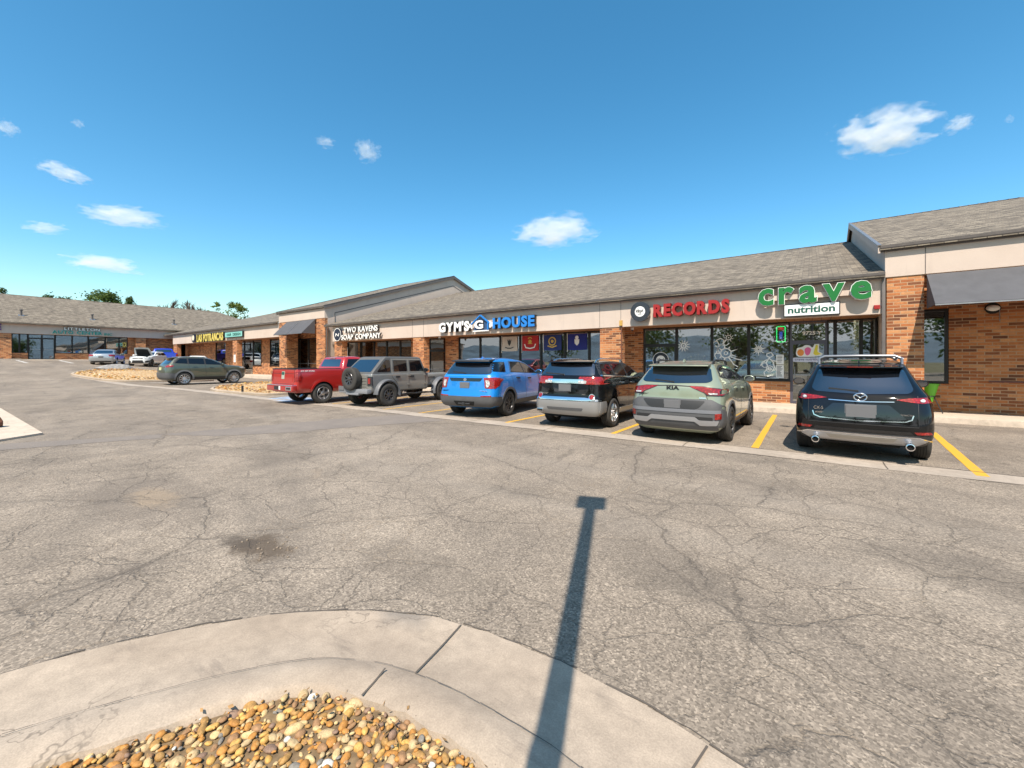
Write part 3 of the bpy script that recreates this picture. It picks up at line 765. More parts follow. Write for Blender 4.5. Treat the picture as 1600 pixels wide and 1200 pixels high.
def portal(label, X0, X1, fl, zb, zt, cols, wallfn, wins, yr, hip, awn, joints):
    b = thing('gable_portal', label, 'shop building', ((X0+X1)/2, 16.5, 0), world=True)
    e = zt+.08; PS = .325; zr = e+PS*(yr-16.36)
    part('fascia', b, M['stucco'], lambda m: m.box(X0, X1, 16.5, 16.74, zb, zt))
    part('soffit', b, M['wood'], lambda m: m.box(X0+.25, X1-.25, 16.745, 17.85, zb-.45, zb-.40))
    gutter(b, X0-.12, X1+.12, 16.46, zt-.03)
    part('eave_board', b, M['stucco'], lambda m: m.box(X0-.1, X1+.1, 16.46, 16.495, zt-.02, zt))
    o = .14
    if hip: # ridge ends in a hip to the right
        A, B, C, D = (X0-o,16.36,e), (X1+o,16.36,e), (hip,yr,zr), (X0-o,yr,zr)
        roofslab(b, [[A, B, C, D], [D, C, (X1+o,2*yr-16.36,e), (X0-o,2*yr-16.36,e)], [B, (X1+o,2*yr-16.36,e), C]], .12, [(D, C), (C, B)])
    else:
        A, B, C, D = (X0-o,16.36,e), (X1+o,16.36,e), (X1+o,yr,zr), (X0-o,yr,zr)
        roofslab(b, [[A, B, C, D], [D, C, (X1+o,2*yr-16.36,e), (X0-o,2*yr-16.36,e)]], .12, [(D, C)])
    def side(m, x):
        yb = 2*yr-16.5
        m.prism([(x,16.745,fl-.3), (x,yb,fl-.3), (x,yb,e-.03), (x,yr,zr-.14), (x,16.745,e+.06)], (.24,0,0))
    part('wall', b, M['stucco'], lambda m: (side(m, X0+.001), side(m, X1-.241) if not hip else m.box(X1-.24, X1, 16.745, 2*yr-16.5, fl-.3, e-.1)))
    def rake(m, x):
        for ya, yb in ((16.38, yr), (2*yr-16.38, yr)):
            za = e
            m.prism([(x,ya,za+.02), (x,yb,zr+.02), (x,yb,zr-.26), (x,ya,za-.20)], (.05,0,0))
    [part('rake_board', b, M['stucco'] if hip else M['trim'], lambda m: rake(m, x)) for x in ([X0-o-.03, X1+o-.02] if not hip else [X0-o-.03])]
    [part('rake_edge', b, M['steel'] if hip else M['trim'], lambda m: m.bar((x,16.34,e+.03), (x,yr,zr+.03), .09, .03)) for x in ([X0-o, X1+o] if not hip else [X0-o])]
    if not hip:
        [part('reveal', b, M['trim'], lambda m: (m.bar((x,17.3,e-.42), (x,yr,zr-.95), .02, .06), m.bar((x,yr,zr-.95), (x,2*yr-17.3,e-.42), .02, .06), m.bar((x,17.3,e-2.), (x,17.3,e-.42), .02, .06))) for x in (X0-.005, X1+.005)]
    for x0, x1 in cols: part('column', b, M['brick'], lambda m: m.box(x0, x1, 16.53, 17.4, fl-.4, zb+.001))
    part('portal_wall', b, M['brick'], wallfn)
    for kind, x0, x1, z0, z1 in wins:
        if kind == 'd': door(b, TY(17.8), x0, x1, z0, z1)
        else: window(b, TY(17.8), x0, x1, z0, z1, .07)
    part('interior', b, M['inwall'], lambda m: (m.box(X0+.3, X1-.3, 24, 24.2, fl-.1, zb), m.box(X0+.3, X1-.3, 18.1, 24, zb-.6, zb-.55)))
    for x in joints: part('joint', b, M['trim'], lambda m: m.box(x-.008, x+.008, 16.492, 16.5, zb, zt-.02))
    # sloped fabric awning on its frame
    ax0, ax1, at, ab = awn
    aw = part('awning', b, M['awning'], lambda m: (m.prism([(ax0,16.47,at), (ax0,15.45,ab+.02), (ax0,15.45,ab), (ax0,16.47,at-.03)], (ax1-ax0,0,0)), m.prism([(ax0,16.46,at-.02), (ax0,16.46,ab), (ax0,15.46,ab)], (.015,0,0)), m.prism([(ax1-.015,16.46,at-.02), (ax1-.015,16.46,ab), (ax1-.015,15.46,ab)], (.015,0,0))))
    part('awning_frame', aw, M['steel'], lambda m: [m.bar((x,16.46,at+.012), (x,15.44,ab+.035), .035, .02) for x in [ax0+(ax1-ax0)*i/max(1, round((ax1-ax0)/2.1)) for i in range(1, max(1, round((ax1-ax0)/2.1)))]]+[m.bar((ax0,15.46,ab-.01), (ax1,15.46,ab-.01), .03, .03)])
    return b
rp = portal('tall gabled brick portal with grey awning at the right edge', 1.76, 13.4, .15, 4.15, 4.98, [(1.80,2.60), (8.4,9.2), (12.6,13.4)],
    lambda m: (m.box(2.0, 2.45, 17.75, 18.1, 0, 3.7), m.box(3.32, 13.2, 17.75, 18.1, 0, 3.7), m.box(2.45, 3.32, 17.75, 18.1, 0, .98), m.box(2.45, 3.32, 17.75, 18.1, 3.25, 3.7), m.box(2.6, 13.2, 16.74, 17.0, 3.7, 4.15), m.box(2.6, 13.2, 16.9, 17.75, 3.66, 3.7)),
    [('w', 2.46, 3.31, .99, 3.24)], 28.6, 7.55, (2.64, 8.3, 4.12, 3.16), [2.62, 8.4])
mp = portal('tall gabled brick portal with dark awning in the middle of the row', -35.5, -28.65, .46, 4.83, 5.60, [(-35.46,-34.2), (-29.8,-28.66)],
    lambda m: (m.box(-35.2, -34.9, 17.75, 18.1, 0, 4.4), m.box(-31.6, -28.9, 17.75, 18.1, 0, 4.4), m.box(-34.9, -31.6, 17.75, 18.1, 3.55, 4.4), m.box(-34.2, -29.8, 16.74, 17.0, 4.4, 4.83)),
    [('d', -34.88, -33.25, .48, 3.54), ('d', -33.24, -31.61, .48, 3.54)], 29.8, None, (-34.15, -29.85, 4.80, 3.72), [])
downspout(main, 1.72, 16.45, .15, 4.2); downspout(mp, -28.55, 16.6, .3, 4.4)
part('pull_cord', rp, M['steel'], lambda m: m.tube([(4.33,17.72,3.2), (4.33,17.72,2.8)], .008, 5))
part('handrail', rp, plain('rail_paint', (.12,.04,.03), .5), lambda m: (m.tube([(4.1,17.6,1.08), (7.5,17.6,1.08)], .028, 8), m.tube([(4.4,17.6,1.08), (4.4,17.75,1.05)], .015, 6), m.tube([(6.8,17.6,1.08), (6.8,17.75,1.05)], .015, 6)))

# the other wing at the far left, facing +X
lb = thing('shop_building', 'far brick shop row with teal lettered sign at the left, seen across the drive', 'shop building', (-64, 5, 1.8), world=True)
ZF, ZB, ZT = 1.85, 4.45, 5.45; XW = -64.6; Y0, Y1 = -34., 27.
part('fascia', lb, M['stucco'], lambda m: m.box(-64.2, -64.0, Y0, 17.4, ZB, ZT))
part('soffit', lb, M['wood'], lambda m: (m.box(-64.7, -64.205, Y0, 17.4, ZB+.003, ZB+.06), m.box(-63.995, -63.7, Y0, 17.4, ZT-.02, ZT)))
part('eave_gutter', lb, M['trim'], lambda m: m.box(-63.75, -63.62, Y0, 19, ZT-.06, ZT+.09))
e = ZT+.08; xr = -76.; zr = e+.32*(-63.6-xr)
roofslab(lb, [[(-63.6,Y1+4,e), (-63.6,Y0,e), (xr,Y0,zr), (xr,26,zr)], [(xr,26,zr), (xr,Y0,zr), (-88.4,Y0,e), (-88.4,Y1+4,e)], [(-63.6,Y1+4,e), (xr,26,zr), (-88.4,Y1+4,e)]], .12, [((xr,Y0,zr), (xr,26,zr))])
for y0, y1 in ((2.2,4.4), (13.7,14.6), (-8,-6.9)): part('column', lb, M['brick'], lambda m: m.box(-64.5 if y0 < 10 else -64.35, -64.02, y0, y1, 1.4, ZB+.001))
T = TX(XW)
def lbw(m):
    m.box(XW-.2, XW+.08, Y0, -6, 1.4, ZB); m.box(XW-.2, XW+.08, 13.1, 17.4, 1.4, ZB)
    for a, b_ in ((-6,5.5), (7.36,9.87), (11.2,13.1)): m.box(XW-.2, XW+.08, a, b_, 1.4, 2.52)
part('storefront_wall', lb, M['brick'], lbw)
for a, b_ in ((-6,-3.5), (-3.5,-1), (-1,1.8), (1.8,4.4), (4.45,4.95), (4.95,5.5), (7.38,8.62), (8.62,9.85), (11.22,12.35), (12.35,13.08)): window(lb, T, a, b_, 2.53, ZB, .06)
for a, b_ in ((5.52,6.45), (6.45,7.36), (9.87,11.2)):
    door(lb, T, a, b_, ZF+.02, 4.05); window(lb, T, a, b_, 4.05, ZB, .05, 'transom')
part('window_shade', lb, plain('shade_grey', (.30,.31,.34), .8), lambda m: (m.box(8.65, 9.8, .3, .32, 2.6, 4.4), m.box(11.25, 12.3, .3, .32, 2.6, 4.4)), T)
part('window_shade', lb, plain('shade_teal', (.02,.16,.19), .8), lambda m: m.box(12.38, 13.05, .3, .32, 2.6, 4.4), T)
part('interior', lb, M['inwall'], lambda m: (m.box(-72, -71.8, Y0, 17, 1.4, ZB), m.box(-71.8, -64.9, Y0, 17, ZB-.02, ZB+.05), m.box(-71.8, -64.9, Y0, 17, 1.75, 1.86)))
part('wall', lb, M['stucco'], lambda m: (m.box(-88, -87.8, Y0, Y1+3, 0, ZT), m.box(-87.8, -64.3, Y0+.1, Y0+.3, 0, ZT), m.box(-87.8, -66, Y1+2.8, Y1+3, 0, ZT)))
for y in (5.2, 10.45, 17.9):
    xx = -66.4; zz = e+.32*(-63.6-xx)
    v = part('vent_pipe', lb, M['trim'], lambda m: (m.lathe([(.09,zz-.05), (.09,zz+.5), (.13,zz+.5), (.13,zz+.62), (0,zz+.66)], (xx,y,0), 'z', 12),), smooth=40)
    part('flashing', v, M['steel'], lambda m: m.prism([(xx-.25,y-.2,zz+.08-.0), (xx+.25,y-.2,zz-.08), (xx+.25,y+.2,zz-.08), (xx-.25,y+.2,zz+.08)], (0,0,.03)))
# ------------------------------------------------------------------ vehicles
def pchip(vals, sub):
    n = len(vals); d = [vals[i+1]-vals[i] for i in range(n-1)]; m = [0.]*n
    for i in range(1, n-1): m[i] = 0 if d[i-1]*d[i] <= 0 else 2*d[i-1]*d[i]/(d[i-1]+d[i])
    m[0] = d[0]; m[-1] = d[-1]; out = []
    for i in range(n-1):
        for k in range(sub):
            t = k/sub; h00 = 2*t**3-3*t*t+1; h10 = t**3-2*t*t+t; h01 = -2*t**3+3*t*t; h11 = t**3-t*t
            out.append(h00*vals[i]+h10*m[i]+h01*vals[i+1]+h11*m[i+1])
    return out+[vals[-1]]
def shell(levels, sub=4, haunch=(), ptaper=.035, ns=30):
    """closed body from stacked plan outlines: (z, y_rear, y_front, half_width, r_rear, r_front, bow_rear, bow_front, drop_rear, drop_front)"""
    lv = [tuple(l)+(0,)*(10-len(l)) for l in levels]
    cols = [pchip([l[k] for l in lv], sub) for k in range(10)]
    yr0 = min(l[1] for l in lv); yf0 = max(l[2] for l in lv); ym = (yr0+yf0)/2; hl = (yf0-yr0)/2
    rings = []
    for z, yr, yf, w, rr, rf, br, bf, dr, df in zip(*cols):
        h = []; rr = min(rr, w*.9); rf = min(rf, w*.9)
        for i in range(7): h.append(((w-rr)*i/7, yr+br*((w-rr)*i/7/w)**2))
        for i in range(8):
            a = math.pi/2*i/7; x = w-rr+rr*math.sin(a); h.append((x, yr+br*(x/w)**2+rr*(1-math.cos(a))))
        ya = yr+br+rr; yb = yf-bf-rf
        for i in range(1, ns): h.append((w, ya+(yb-ya)*i/ns))
        for i in range(8):
            a = math.pi/2*(1-i/7); x = w-rf+rf*math.sin(a); h.append((x, yf-bf*(x/w)**2-rf*(1-math.cos(a))))
        for i in range(6, -1, -1): h.append(((w-rf)*i/7, yf-bf*((w-rf)*i/7/w)**2))
        q = []; yc = (yr+yf)/2
        for x, y in h:
            t = (y-ym)/hl; k = 1-ptaper*abs(t)**3
            for hy, hz, A, sy, sz in haunch: k += A*math.exp(-((y-hy)/sy)**2-((z-hz)/sz)**2)
            s = (y-yc)/max(.05, (yf-yr)/2); zz = z-(dr*s*s if s < 0 else df*s*s)
            q.append(Vector((x*k, y, zz)))
        rings.append(q+[Vector((-p.x, p.y, p.z)) for p in q[-2:0:-1]])
    bm = bmesh.new(); R = [[bm.verts.new(p) for p in r] for r in rings]; n = len(R[0]); nh = len(h)
    for a, b in zip(R, R[1:]):
        for i in range(n): bm.faces.new((a[i], a[(i+1) % n], b[(i+1) % n], b[i]))
    for r, flip in ((R[0], True), (R[-1], False)):
        for i in range(nh-1):
            rt = [r[i], r[i+1]]; l0 = r[(n-i) % n]; l1 = r[(n-i-1) % n]
            f = []
            for v in (rt[0], rt[1], l1, l0):
                if v not in f: f.append(v)
            if len(f) > 2: bm.faces.new(f[::-1] if flip else f)
    bmesh.ops.recalc_face_normals(bm, faces=bm.faces)
    return bm
def carve(bm, cutters, mats, name, parent, smooth=32):
    """cut wheel wells (cutters: bmesh list, material slot 1) out of the shell"""
    me = bpy.data.meshes.new(name)
    bm.to_mesh(me); bm.free()
    for m in mats: me.materials.append(m)
    o = bpy.data.objects.new(name, me); COL.objects.link(o)
    cb = bmesh.new()
    for c in cutters:
        t = bpy.data.meshes.new('c'); c.to_mesh(t); cb.from_mesh(t); bpy.data.meshes.remove(t); c.free()
    for f in cb.faces: f.material_index = 1
    bmesh.ops.recalc_face_normals(cb, faces=cb.faces)
    cm = bpy.data.meshes.new('cut'); cb.to_mesh(cm); cb.free()
    for m in mats: cm.materials.append(m)
    co = bpy.data.objects.new('cut', cm); COL.objects.link(co)
    md = o.modifiers.new('b', 'BOOLEAN'); md.operation = 'DIFFERENCE'; md.object = co; md.solver = 'EXACT'
    dg = bpy.context.evaluated_depsgraph_get(); dg.update()
    nm = bpy.data.meshes.new_from_object(o.evaluated_get(dg))
    o.modifiers.clear(); bpy.data.objects.remove(co); o.data = nm; bpy.data.meshes.remove(me); nm.name = name
    t = bmesh.new(); t.from_mesh(nm)
    bvh = BVHTree.FromBMesh(t)
    th = rad(smooth); t.normal_update()
    for f in t.faces: f.smooth = True
    for e in t.edges: e.smooth = len(e.link_faces) != 2 or (e.calc_face_angle(0) < th and e.link_faces[0].material_index == e.link_faces[1].material_index)
    t.to_mesh(nm); t.free()
    o.parent = parent
    return o, bvh
def cyl(x0, x1, y, z, r, n=40):
    b = MB(); b.lathe([(r, x0), (r, x1)], (0, y, z), 'x', n); return b.bm
def boxbm(*a):
    b = MB(); b.box(*a); return b.bm
VIEW = {'R': (lambda u, v: (Vector((3, u, v)), Vector((-1,0,0)))), 'L': (lambda u, v: (Vector((-3, u, v)), Vector((1,0,0)))),
        'B': (lambda u, v: (Vector((u, -4, v)), Vector((0,1,0)))), 'F': (lambda u, v: (Vector((u, 8, v)), Vector((0,-1,0)))), 'T': (lambda u, v: (Vector((u, v, 4)), Vector((0,0,-1))))}
class Car:
    def __init__(s, name, label, loc, rz, paint, cat='car', group='cars parked in front of the shops'):
        s.root = thing(name, label, cat, (loc[0], loc[1], gz(loc[0], loc[1])), rz, group); s.paint = paint; s.bvhs = []
    def body(s, bm, cutters, name='body', paint=None):
        o, b = carve(bm, cutters, [paint or s.paint, M['well']], name, s.root); s.bvhs.append(b); s.bd = o; return o
    def hit(s, view, u, v):
        o, d = VIEW[view](u, v); best = None
        for b in s.bvhs:
            r = b.ray_cast(o, d)
            if r[0] is not None and (best is None or r[3] < best[2]):
                n = r[1] if r[1].dot(d) < 0 else -r[1]
                best = (r[0], n, r[3])
        return best
    def decal(s, name, view, poly, mat, off=.004, r=.0, parent=None, h=.055, skirt=.02, both=False, label=None):
        if both:
            s.decal(name, view, poly, mat, off, r, parent, h, skirt, False, label)
            if view in 'RL': return s.decal(name, 'L' if view == 'R' else 'R', poly, mat, off, r, parent, h, skirt, False, label)
            return s.decal(name, view, [(-a, b) for a, b in poly][::-1], mat, off, r, parent, h, skirt, False, label)
        if r: poly = rnd(poly, r)
        P = [Vector(p) for p in poly]; Q = []
        for a, b in zip(P, P[1:]+P[:1]):
            k = max(1, int((b-a).length/h)); Q += [a+(b-a)*i/k for i in range(k)]
        o2 = []
        for q in Q:
            if not o2 or (q-o2[-1]).length > 1e-4: o2.append(q)
        Q = o2; pl = [tuple(q) for q in Q]
        xs = [q.x for q in Q]; ys = [q.y for q in Q]; ins = []
        x = min(xs)+h*.5
        while x < max(xs):
            y = min(ys)+h*.5
            while y < max(ys):
                if inside((x, y), pl) and min((Vector((x, y))-q).length for q in Q) > h*.4: ins.append(Vector((x, y)))
                y += h
            x += h
        n = len(Q)
        v, e, f, *_ = delaunay_2d_cdt(Q+ins, [], [list(range(n))], 1, 1e-6)
        pts = []; 
        for p in v:
            w = s.hit(view, p.x, p.y)
            pts.append((w[0]+w[1]*off, w[1]) if w else None)
        bm = bmesh.new(); bv = [bm.verts.new(p[0]) if p else None for p in pts]
        d = VIEW[view](0, 0)[1]
        for t in f:
            if any(bv[i] is None for i in t): continue
            zz = [bv[i].co.dot(d) for i in t]
            if max(zz)-min(zz) > .45: continue
            try: bm.faces.new([bv[i] for i in t])
            except ValueError: pass
        for w in [w for w in bm.verts if not w.link_faces]: bm.verts.remove(w)
        if not bm.faces: bm.free(); return None
        bm.normal_update()
        if sum(fc.normal.dot(d)*fc.calc_area() for fc in bm.faces) > 0: bmesh.ops.reverse_faces(bm, faces=bm.faces)
        if skirt:
            ed = [e for e in bm.edges if len(e.link_faces) == 1]
            ex = bmesh.ops.extrude_edge_only(bm, edges=ed)
            for g in ex['geom']:
                if isinstance(g, bmesh.types.BMVert): g.co += d*(skirt+off)
        b = MB(); b.bm.free(); b.bm = bm
        o = b.build(name, mat, parent or s.root, smooth=40)
        if label: o['label'] = label
        return o
    def line(s, name, view, pts, w, mat, off=.003, both=False, parent=None):
        return s.decal(name, view, strip2(pts, w), mat, off, 0, parent, .06, .004, both)
    def arc(s, name, y, z, r0, r1, a0, a1, mat, off=.012, n=28, flat0=None):
        for vw in 'RL':
            A = [(y+r1*math.cos(rad(a0+(a1-a0)*i/n)), z+r1*math.sin(rad(a0+(a1-a0)*i/n))) for i in range(n+1)]
            B = [(y+r0*math.cos(rad(a1+(a0-a1)*i/n)), z+r0*math.sin(rad(a1+(a0-a1)*i/n))) for i in range(n+1)]
            s.decal(name, vw, A+B, mat, off, 0, None, .06, .03)
    def part(s, name, mat, fn, smooth=None, parent=None):
        mb = MB(); fn(mb); return mb.build(name, mat, parent or s.root, smooth=smooth)
    def text(s, name, txt, size, x, z, mat, width=None, dep=.012, bold=0., view='B', parent=None):
        w = s.hit(view, x, z)
        if not w: return
        if view == 'B': Mx = Matrix.Translation((x, w[0].y-.004, z))
        else: Mx = Matrix.Translation((w[0].x+.004, x, z)) @ Matrix.Rotation(rad(90), 4, 'Z')
        mb = MB(); mb.text(txt, size, dep, Mx, bold, 0, 'CENTER', width); return mb.build(name, mat, parent or s.root)
    def wheels(s, wb, tr, r, tw, rim, style, rm, tyre=None):
        mb = MB(); w = tw/2
        mb.lathe([(0, -w*.2), (rim*.72, -w*.2), (rim*.74, -w*.05), (rim*.70, 0.0), (rim*.3, .01), (.0, .012)], (0,0,0), 'x', 28)
        wh = mb.build('wheel', M['dark'], s.root, smooth=40)
        mb = MB(); g = .009
        pf = [(rim-.005, -w+.02), (rim+.012, -w+.004), (rim+(r-rim)*.5, -w-.008), (r-.032, -w), (r-.008, -w+.018), (r-.001, -w+.04)]
        for gx in (-.45, -.15, .15, .45): pf += [(r, gx*w-.007), (r-g, gx*w-.006), (r-g, gx*w+.006), (r, gx*w+.007)]
        pf += [(r-.001, w-.04), (r-.008, w-.018), (r-.032, w), (rim+(r-rim)*.5, w+.008), (rim+.012, w-.004), (rim-.005, w-.02)]
        mb.lathe(pf, (0,0,0), 'x', 48, close=True); mb.build('tyre', tyre or M['tyre'], wh, smooth=38)
        mb = MB()
        mb.lathe([(rim, w-.012), (rim-.008, w-.004), (rim-.02, w-.008), (rim-.03, w-.04), (rim-.045, 0.), (rim-.02, -w+.02), (rim, -w+.015), (rim, 0.)], (0,0,0), 'x', 44, close=True)
        k, split = style
        for i in range(k):
            a0 = 2*math.pi*i/k+.3
            for da in ((-.5, .5) if split else (0,)):
                a = a0+da*(.42 if split else 0)*2*math.pi/k; ai = a0+da*.12*2*math.pi/k
                wi, wo = (.022, .016) if split else (.042 if k < 7 else .026, .026 if k < 7 else .018)
                ci, si, c2, s2 = math.cos(ai), math.sin(ai), math.cos(a), math.sin(a)
                p0 = Vector((w-.035, ci*.05, si*.05)); p1 = Vector((w-.012, c2*(rim-.025), s2*(rim-.025)))
                t0 = Vector((0, -si, ci)); t1 = Vector((0, -s2, c2)); q = Vector((-.035, 0, 0))
                mb.faces([p0-t0*wi, p0+t0*wi, p1+t1*wo, p1-t1*wo, p0-t0*wi*1.25+q, p0+t0*wi*1.25+q, p1+t1*wo*1.5+q, p1-t1*wo*1.5+q], [(0,1,2,3), (7,6,5,4), (0,3,7,4), (1,5,6,2), (0,4,5,1), (3,2,6,7)])
        mb.lathe([(.075, w-.07), (.072, w-.03), (.055, w-.022), (.0, w-.02)], (0,0,0), 'x', 20)
        for i in range(5):
            a = 2*math.pi*i/5; mb.lathe([(.011, w-.03), (.011, w-.012), (0, w-.010)], (0, .052*math.cos(a), .052*math.sin(a)), 'x', 6)
        mb.build('rim', rm, wh, smooth=35)
        out = []
        for i, (x, y) in enumerate(((tr, 0), (-tr, 0), (tr, wb), (-tr, wb))):
            o = wh
            if i:
                o = wh.copy(); COL.objects.link(o)
                for ch in list(wh.children): d = ch.copy(); COL.objects.link(d); d.parent = o
            o.location = (x, y, r); o.rotation_euler = (RD.uniform(0, 6), 0, 0) if x > 0 else (RD.uniform(0, 6), 0, math.pi)
            out.append(o)
        return out
    def mirrors(s, y, z, x, mat):
        for sx in (1, -1):
            mb = MB(); t = bmesh.new(); bmesh.ops.create_uvsphere(t, u_segments=16, v_segments=10, radius=1)
            for v in t.verts:
                c = v.co; v.co = Vector((c.x*.12, (max(c.y, -.35))*.10, c.z*.085*(1 if c.z < 0 else .9)))
            mb.merge(t, Matrix.Translation((sx*(x+.10), y, z)))
            mb.bar((sx*(x-.06), y+.03, z-.06), (sx*(x+.05), y+.02, z-.04), .06, .04)
            m = mb.build('mirror', mat, s.root, smooth=50)
            g = MB(); g.prism([(sx*(x+.10)+.09*math.cos(a)*1.05, y-.038, z+.066*math.sin(a)) for a in [2*math.pi*k/16 for k in range(16)]], (0,-.002,0)); g.build('mirror_glass', M['cglass'], m)
    def rails(s, x, y0, y1, z, mat, hgt=.06, drop=.03, cross=()):
        for sx in (1, -1):
            pts = [(sx*(x-.005), y0-.10, z-drop-.03), (sx*x, y0, z+hgt*.8-drop), (sx*x, y0+.25, z+hgt-drop*.3), (sx*x, (y0+y1)/2, z+hgt), (sx*x, y1-.25, z+hgt-.01), (sx*x, y1, z+hgt*.7-.01), (sx*(x-.005), y1+.10, z-.04)]
            s.part('roof_rail', mat, lambda m: (m.tube(pts, .018, 8), m.bar((sx*x, y0+.1, z-.05), (sx*x, y0+.1, z+hgt-.03), .05, .03), m.bar((sx*x, y1-.1, z-.05), (sx*x, y1-.1, z+hgt-.03), .05, .03)), 60)
        for y in cross:
            s.part('cross_bar', mat, lambda m: m.tube([(-x-.03, y, z+hgt-.03), (-x+.08, y, z+hgt+.03), (0, y, z+hgt+.035), (x-.08, y, z+hgt+.03), (x+.03, y, z+hgt-.03)], .026, 8), 60)
    def slab(s, name, mat, prof, hw, bow=.0, taper=0., smooth=35, nx=10, zarch=0., parent=None):
        """profile (y,z) swept across the car with a bow"""
        rings = []
        for i in range(nx+1):
            t = -1+2*i/nx
            rings.append([Vector((hw*t, y+bow*t*t, z-zarch*t*t)) for y, z in prof])
        mb = MB(); mb.loft(rings); return mb.build(name, mat, parent or s.root, smooth=smooth)
    def plate(s, x, z, w=.31, h=.155, tilt=0.0, m=None):
        q = s.hit('B', x, z); y = q[0].y if q else -1
        return s.part('number_plate', m or M['plate'], lambda b: (b.box(x-w/2, x+w/2, y-.022, y-.010, z-h/2, z+h/2, .003), b.box(x-w/2-.012, x+w/2+.012, y-.010, y+.02, z-h/2-.012, z+h/2+.012)))
    def wells(s, wb, r, w):
        a = r+.045; o = []
        for y in (0, wb):
            o += [cyl(w-.42, w+.4, y, r+.01, a), cyl(-w-.4, -w+.42, y, r+.01, a)]
        return o
    def wiper(s, x0, z0, x1, z1):
        A = s.hit('B', x0, z0); B = s.hit('B', x1, z1)
        if A and B: s.part('wiper', M['dark'], lambda m: m.bar(A[0]+Vector((0,-.02,0)), B[0]+Vector((0,-.012,.004)), .018, .025))
    def fin(s, y, z):
        s.part('antenna', s.paint, lambda m: m.loft([[(-.02,y-.09,z-.02), (.02,y-.09,z-.02), (.02,y+.09,z-.01), (-.02,y+.09,z-.01)], [(-.004,y-.075,z+.055), (.004,y-.075,z+.055), (.004,y-.02,z+.05), (-.004,y-.02,z+.05)]]), 30)
    def under(s, y0, y1, z, w):
        s.part('underbody', M['well'], lambda m: (m.box(-w+.42, w-.42, y0, y1, z-.02, z+.35), m.lathe([(.05, -.6), (.05, .6)], (0, 0, .34), 'x', 10)))
def ellipse(cx, cy, a, b, n=20): return [(cx+a*math.cos(2*math.pi*i/n), cy+b*math.sin(2*math.pi*i/n)) for i in range(n)]

# --- black crossover at the right end ------------------------------------------------
p_black = mat_paint('paint_black', (.003,.003,.0036), .0, rough=.5, coat=1.)
p_black.node_tree.nodes['Principled BSDF'].inputs['Specular IOR Level'].default_value = 0
p_black.node_tree.nodes['Principled BSDF'].inputs['Coat IOR'].default_value = 1.5
c = Car('parked_car', 'black crossover with silver roof rack bar and slim red tail lamps, nearest the brick portal', (.69, 9.89), rad(-2.6), p_black)
LV = [(.27,-.74,3.30,.70,.10,.3,.05,.15), (.33,-.87,3.42,.83,.16,.35,.07,.2), (.43,-.95,3.55,.905,.20,.40,.08,.22), (.60,-.985,3.58,.922,.22,.42,.09,.24), (.78,-.965,3.56,.918,.22,.42,.09,.24), (.95,-.925,3.45,.905,.24,.42,.10,.25), (1.04,-.895,3.2,.89,.25,.40,.10,.25),
      (1.11,-.85,2.6,.865,.24,.30,.10,.15), (1.17,-.79,2.35,.825,.22,.22,.10,.12), (1.46,-.545,1.6,.675,.18,.2,.10,.14), (1.575,-.44,1.30,.625,.17,.18,.10,.14), (1.645,-.30,1.10,.57,.16,.18,.1,.14,.04,.02), (1.688,0,.85,.42,.15,.15,.06,.1,.04,.02), (1.697,.2,.7,.2,.1,.1,.03,.05,.02,.02)]
c.body(shell(LV, 4, [(0,.9,.012,.6,.25)]), c.wells(2.7, .36, .92)); c.under(-.7, 3.2, .26, .92)
c.decal('rear_window', 'B', [(-.665,1.185), (-.60,1.13), (0,1.105), (.60,1.13), (.665,1.185), (.575,1.50), (.5,1.525), (0,1.54), (-.5,1.525), (-.575,1.50)], M['cglass'], .005, .04)
c.slab('spoiler', p_black, [(-.45,1.585), (-.66,1.565), (-.665,1.545), (-.44,1.535)], .56, .10, 0)
c.part('brake_light', M['red'], lambda m: m.box(-.17, .17, -.668, -.655, 1.551, 1.562))
c.decal('tail_lamp', 'B', [(.43,1.03), (.60,1.062), (.89,1.082), (.90,1.0), (.75,.985), (.62,1.0)], M['red'], .010, .02, both=True)
c.decal('tail_lamp_lens', 'B', ellipse(.75,1.028,.030,.024,14), M['clear'], .016, both=True)
c.decal('bumper_trim', 'B', [(-.91,.47), (-.7,.49), (.7,.49), (.91,.47), (.90,.42), (.78,.315), (-.78,.315), (-.90,.42)], M['dark'], .008, .03)
c.decal('skid_strip', 'B', [(-.82,.41), (-.70,.455), (.70,.455), (.82,.41), (.66,.315), (-.66,.315)], M['silver'], .016, .03)
c.decal('skid_inset', 'B', [(-.46,.43), (.46,.43), (.40,.365), (-.40,.365)], plain('warm_silver', (.35,.33,.30), .4, .5), .02, .02)
c.line('bumper_chrome', 'B', [(-.86,.40), (-.71,.458), (.71,.458), (.86,.40)], .012, M['chrome'], .02)
c.decal('valance', 'B', [(-.60,.545), (.60,.545), (.64,.495), (-.64,.495)], plain('gloss_black', (.006,.007,.009), .06, coat=1.), .01, .01)
c.decal('reflector', 'B', [(.64,.545), (.84,.55), (.87,.51), (.68,.505)], M['red'], .008, .012, both=True)
c.decal('plate_recess', 'B', [(-.56,.735), (-.36,.945), (.36,.945), (.56,.735), (.42,.705), (-.42,.705)], plain('gloss_black', (.006,.007,.009), .06, coat=1.), .006, .02)
c.line('chrome_strip', 'B', [(-.64,.80), (-.62,.73), (-.54,.695), (0,.675), (.54,.695), (.62,.73), (.64,.80)], .016, M['chrome'], .008)
c.line('tailgate_seam', 'B', [(-.70,1.10), (-.70,.62), (.70,.62), (.70,1.10)], .010, M['dark'], .002)
c.line('tailgate_crease', 'B', [(-.42,1.0), (0,.985), (.42,1.0)], .012, M['chrome'], .003)
c.plate(0, .83, .38, .20)
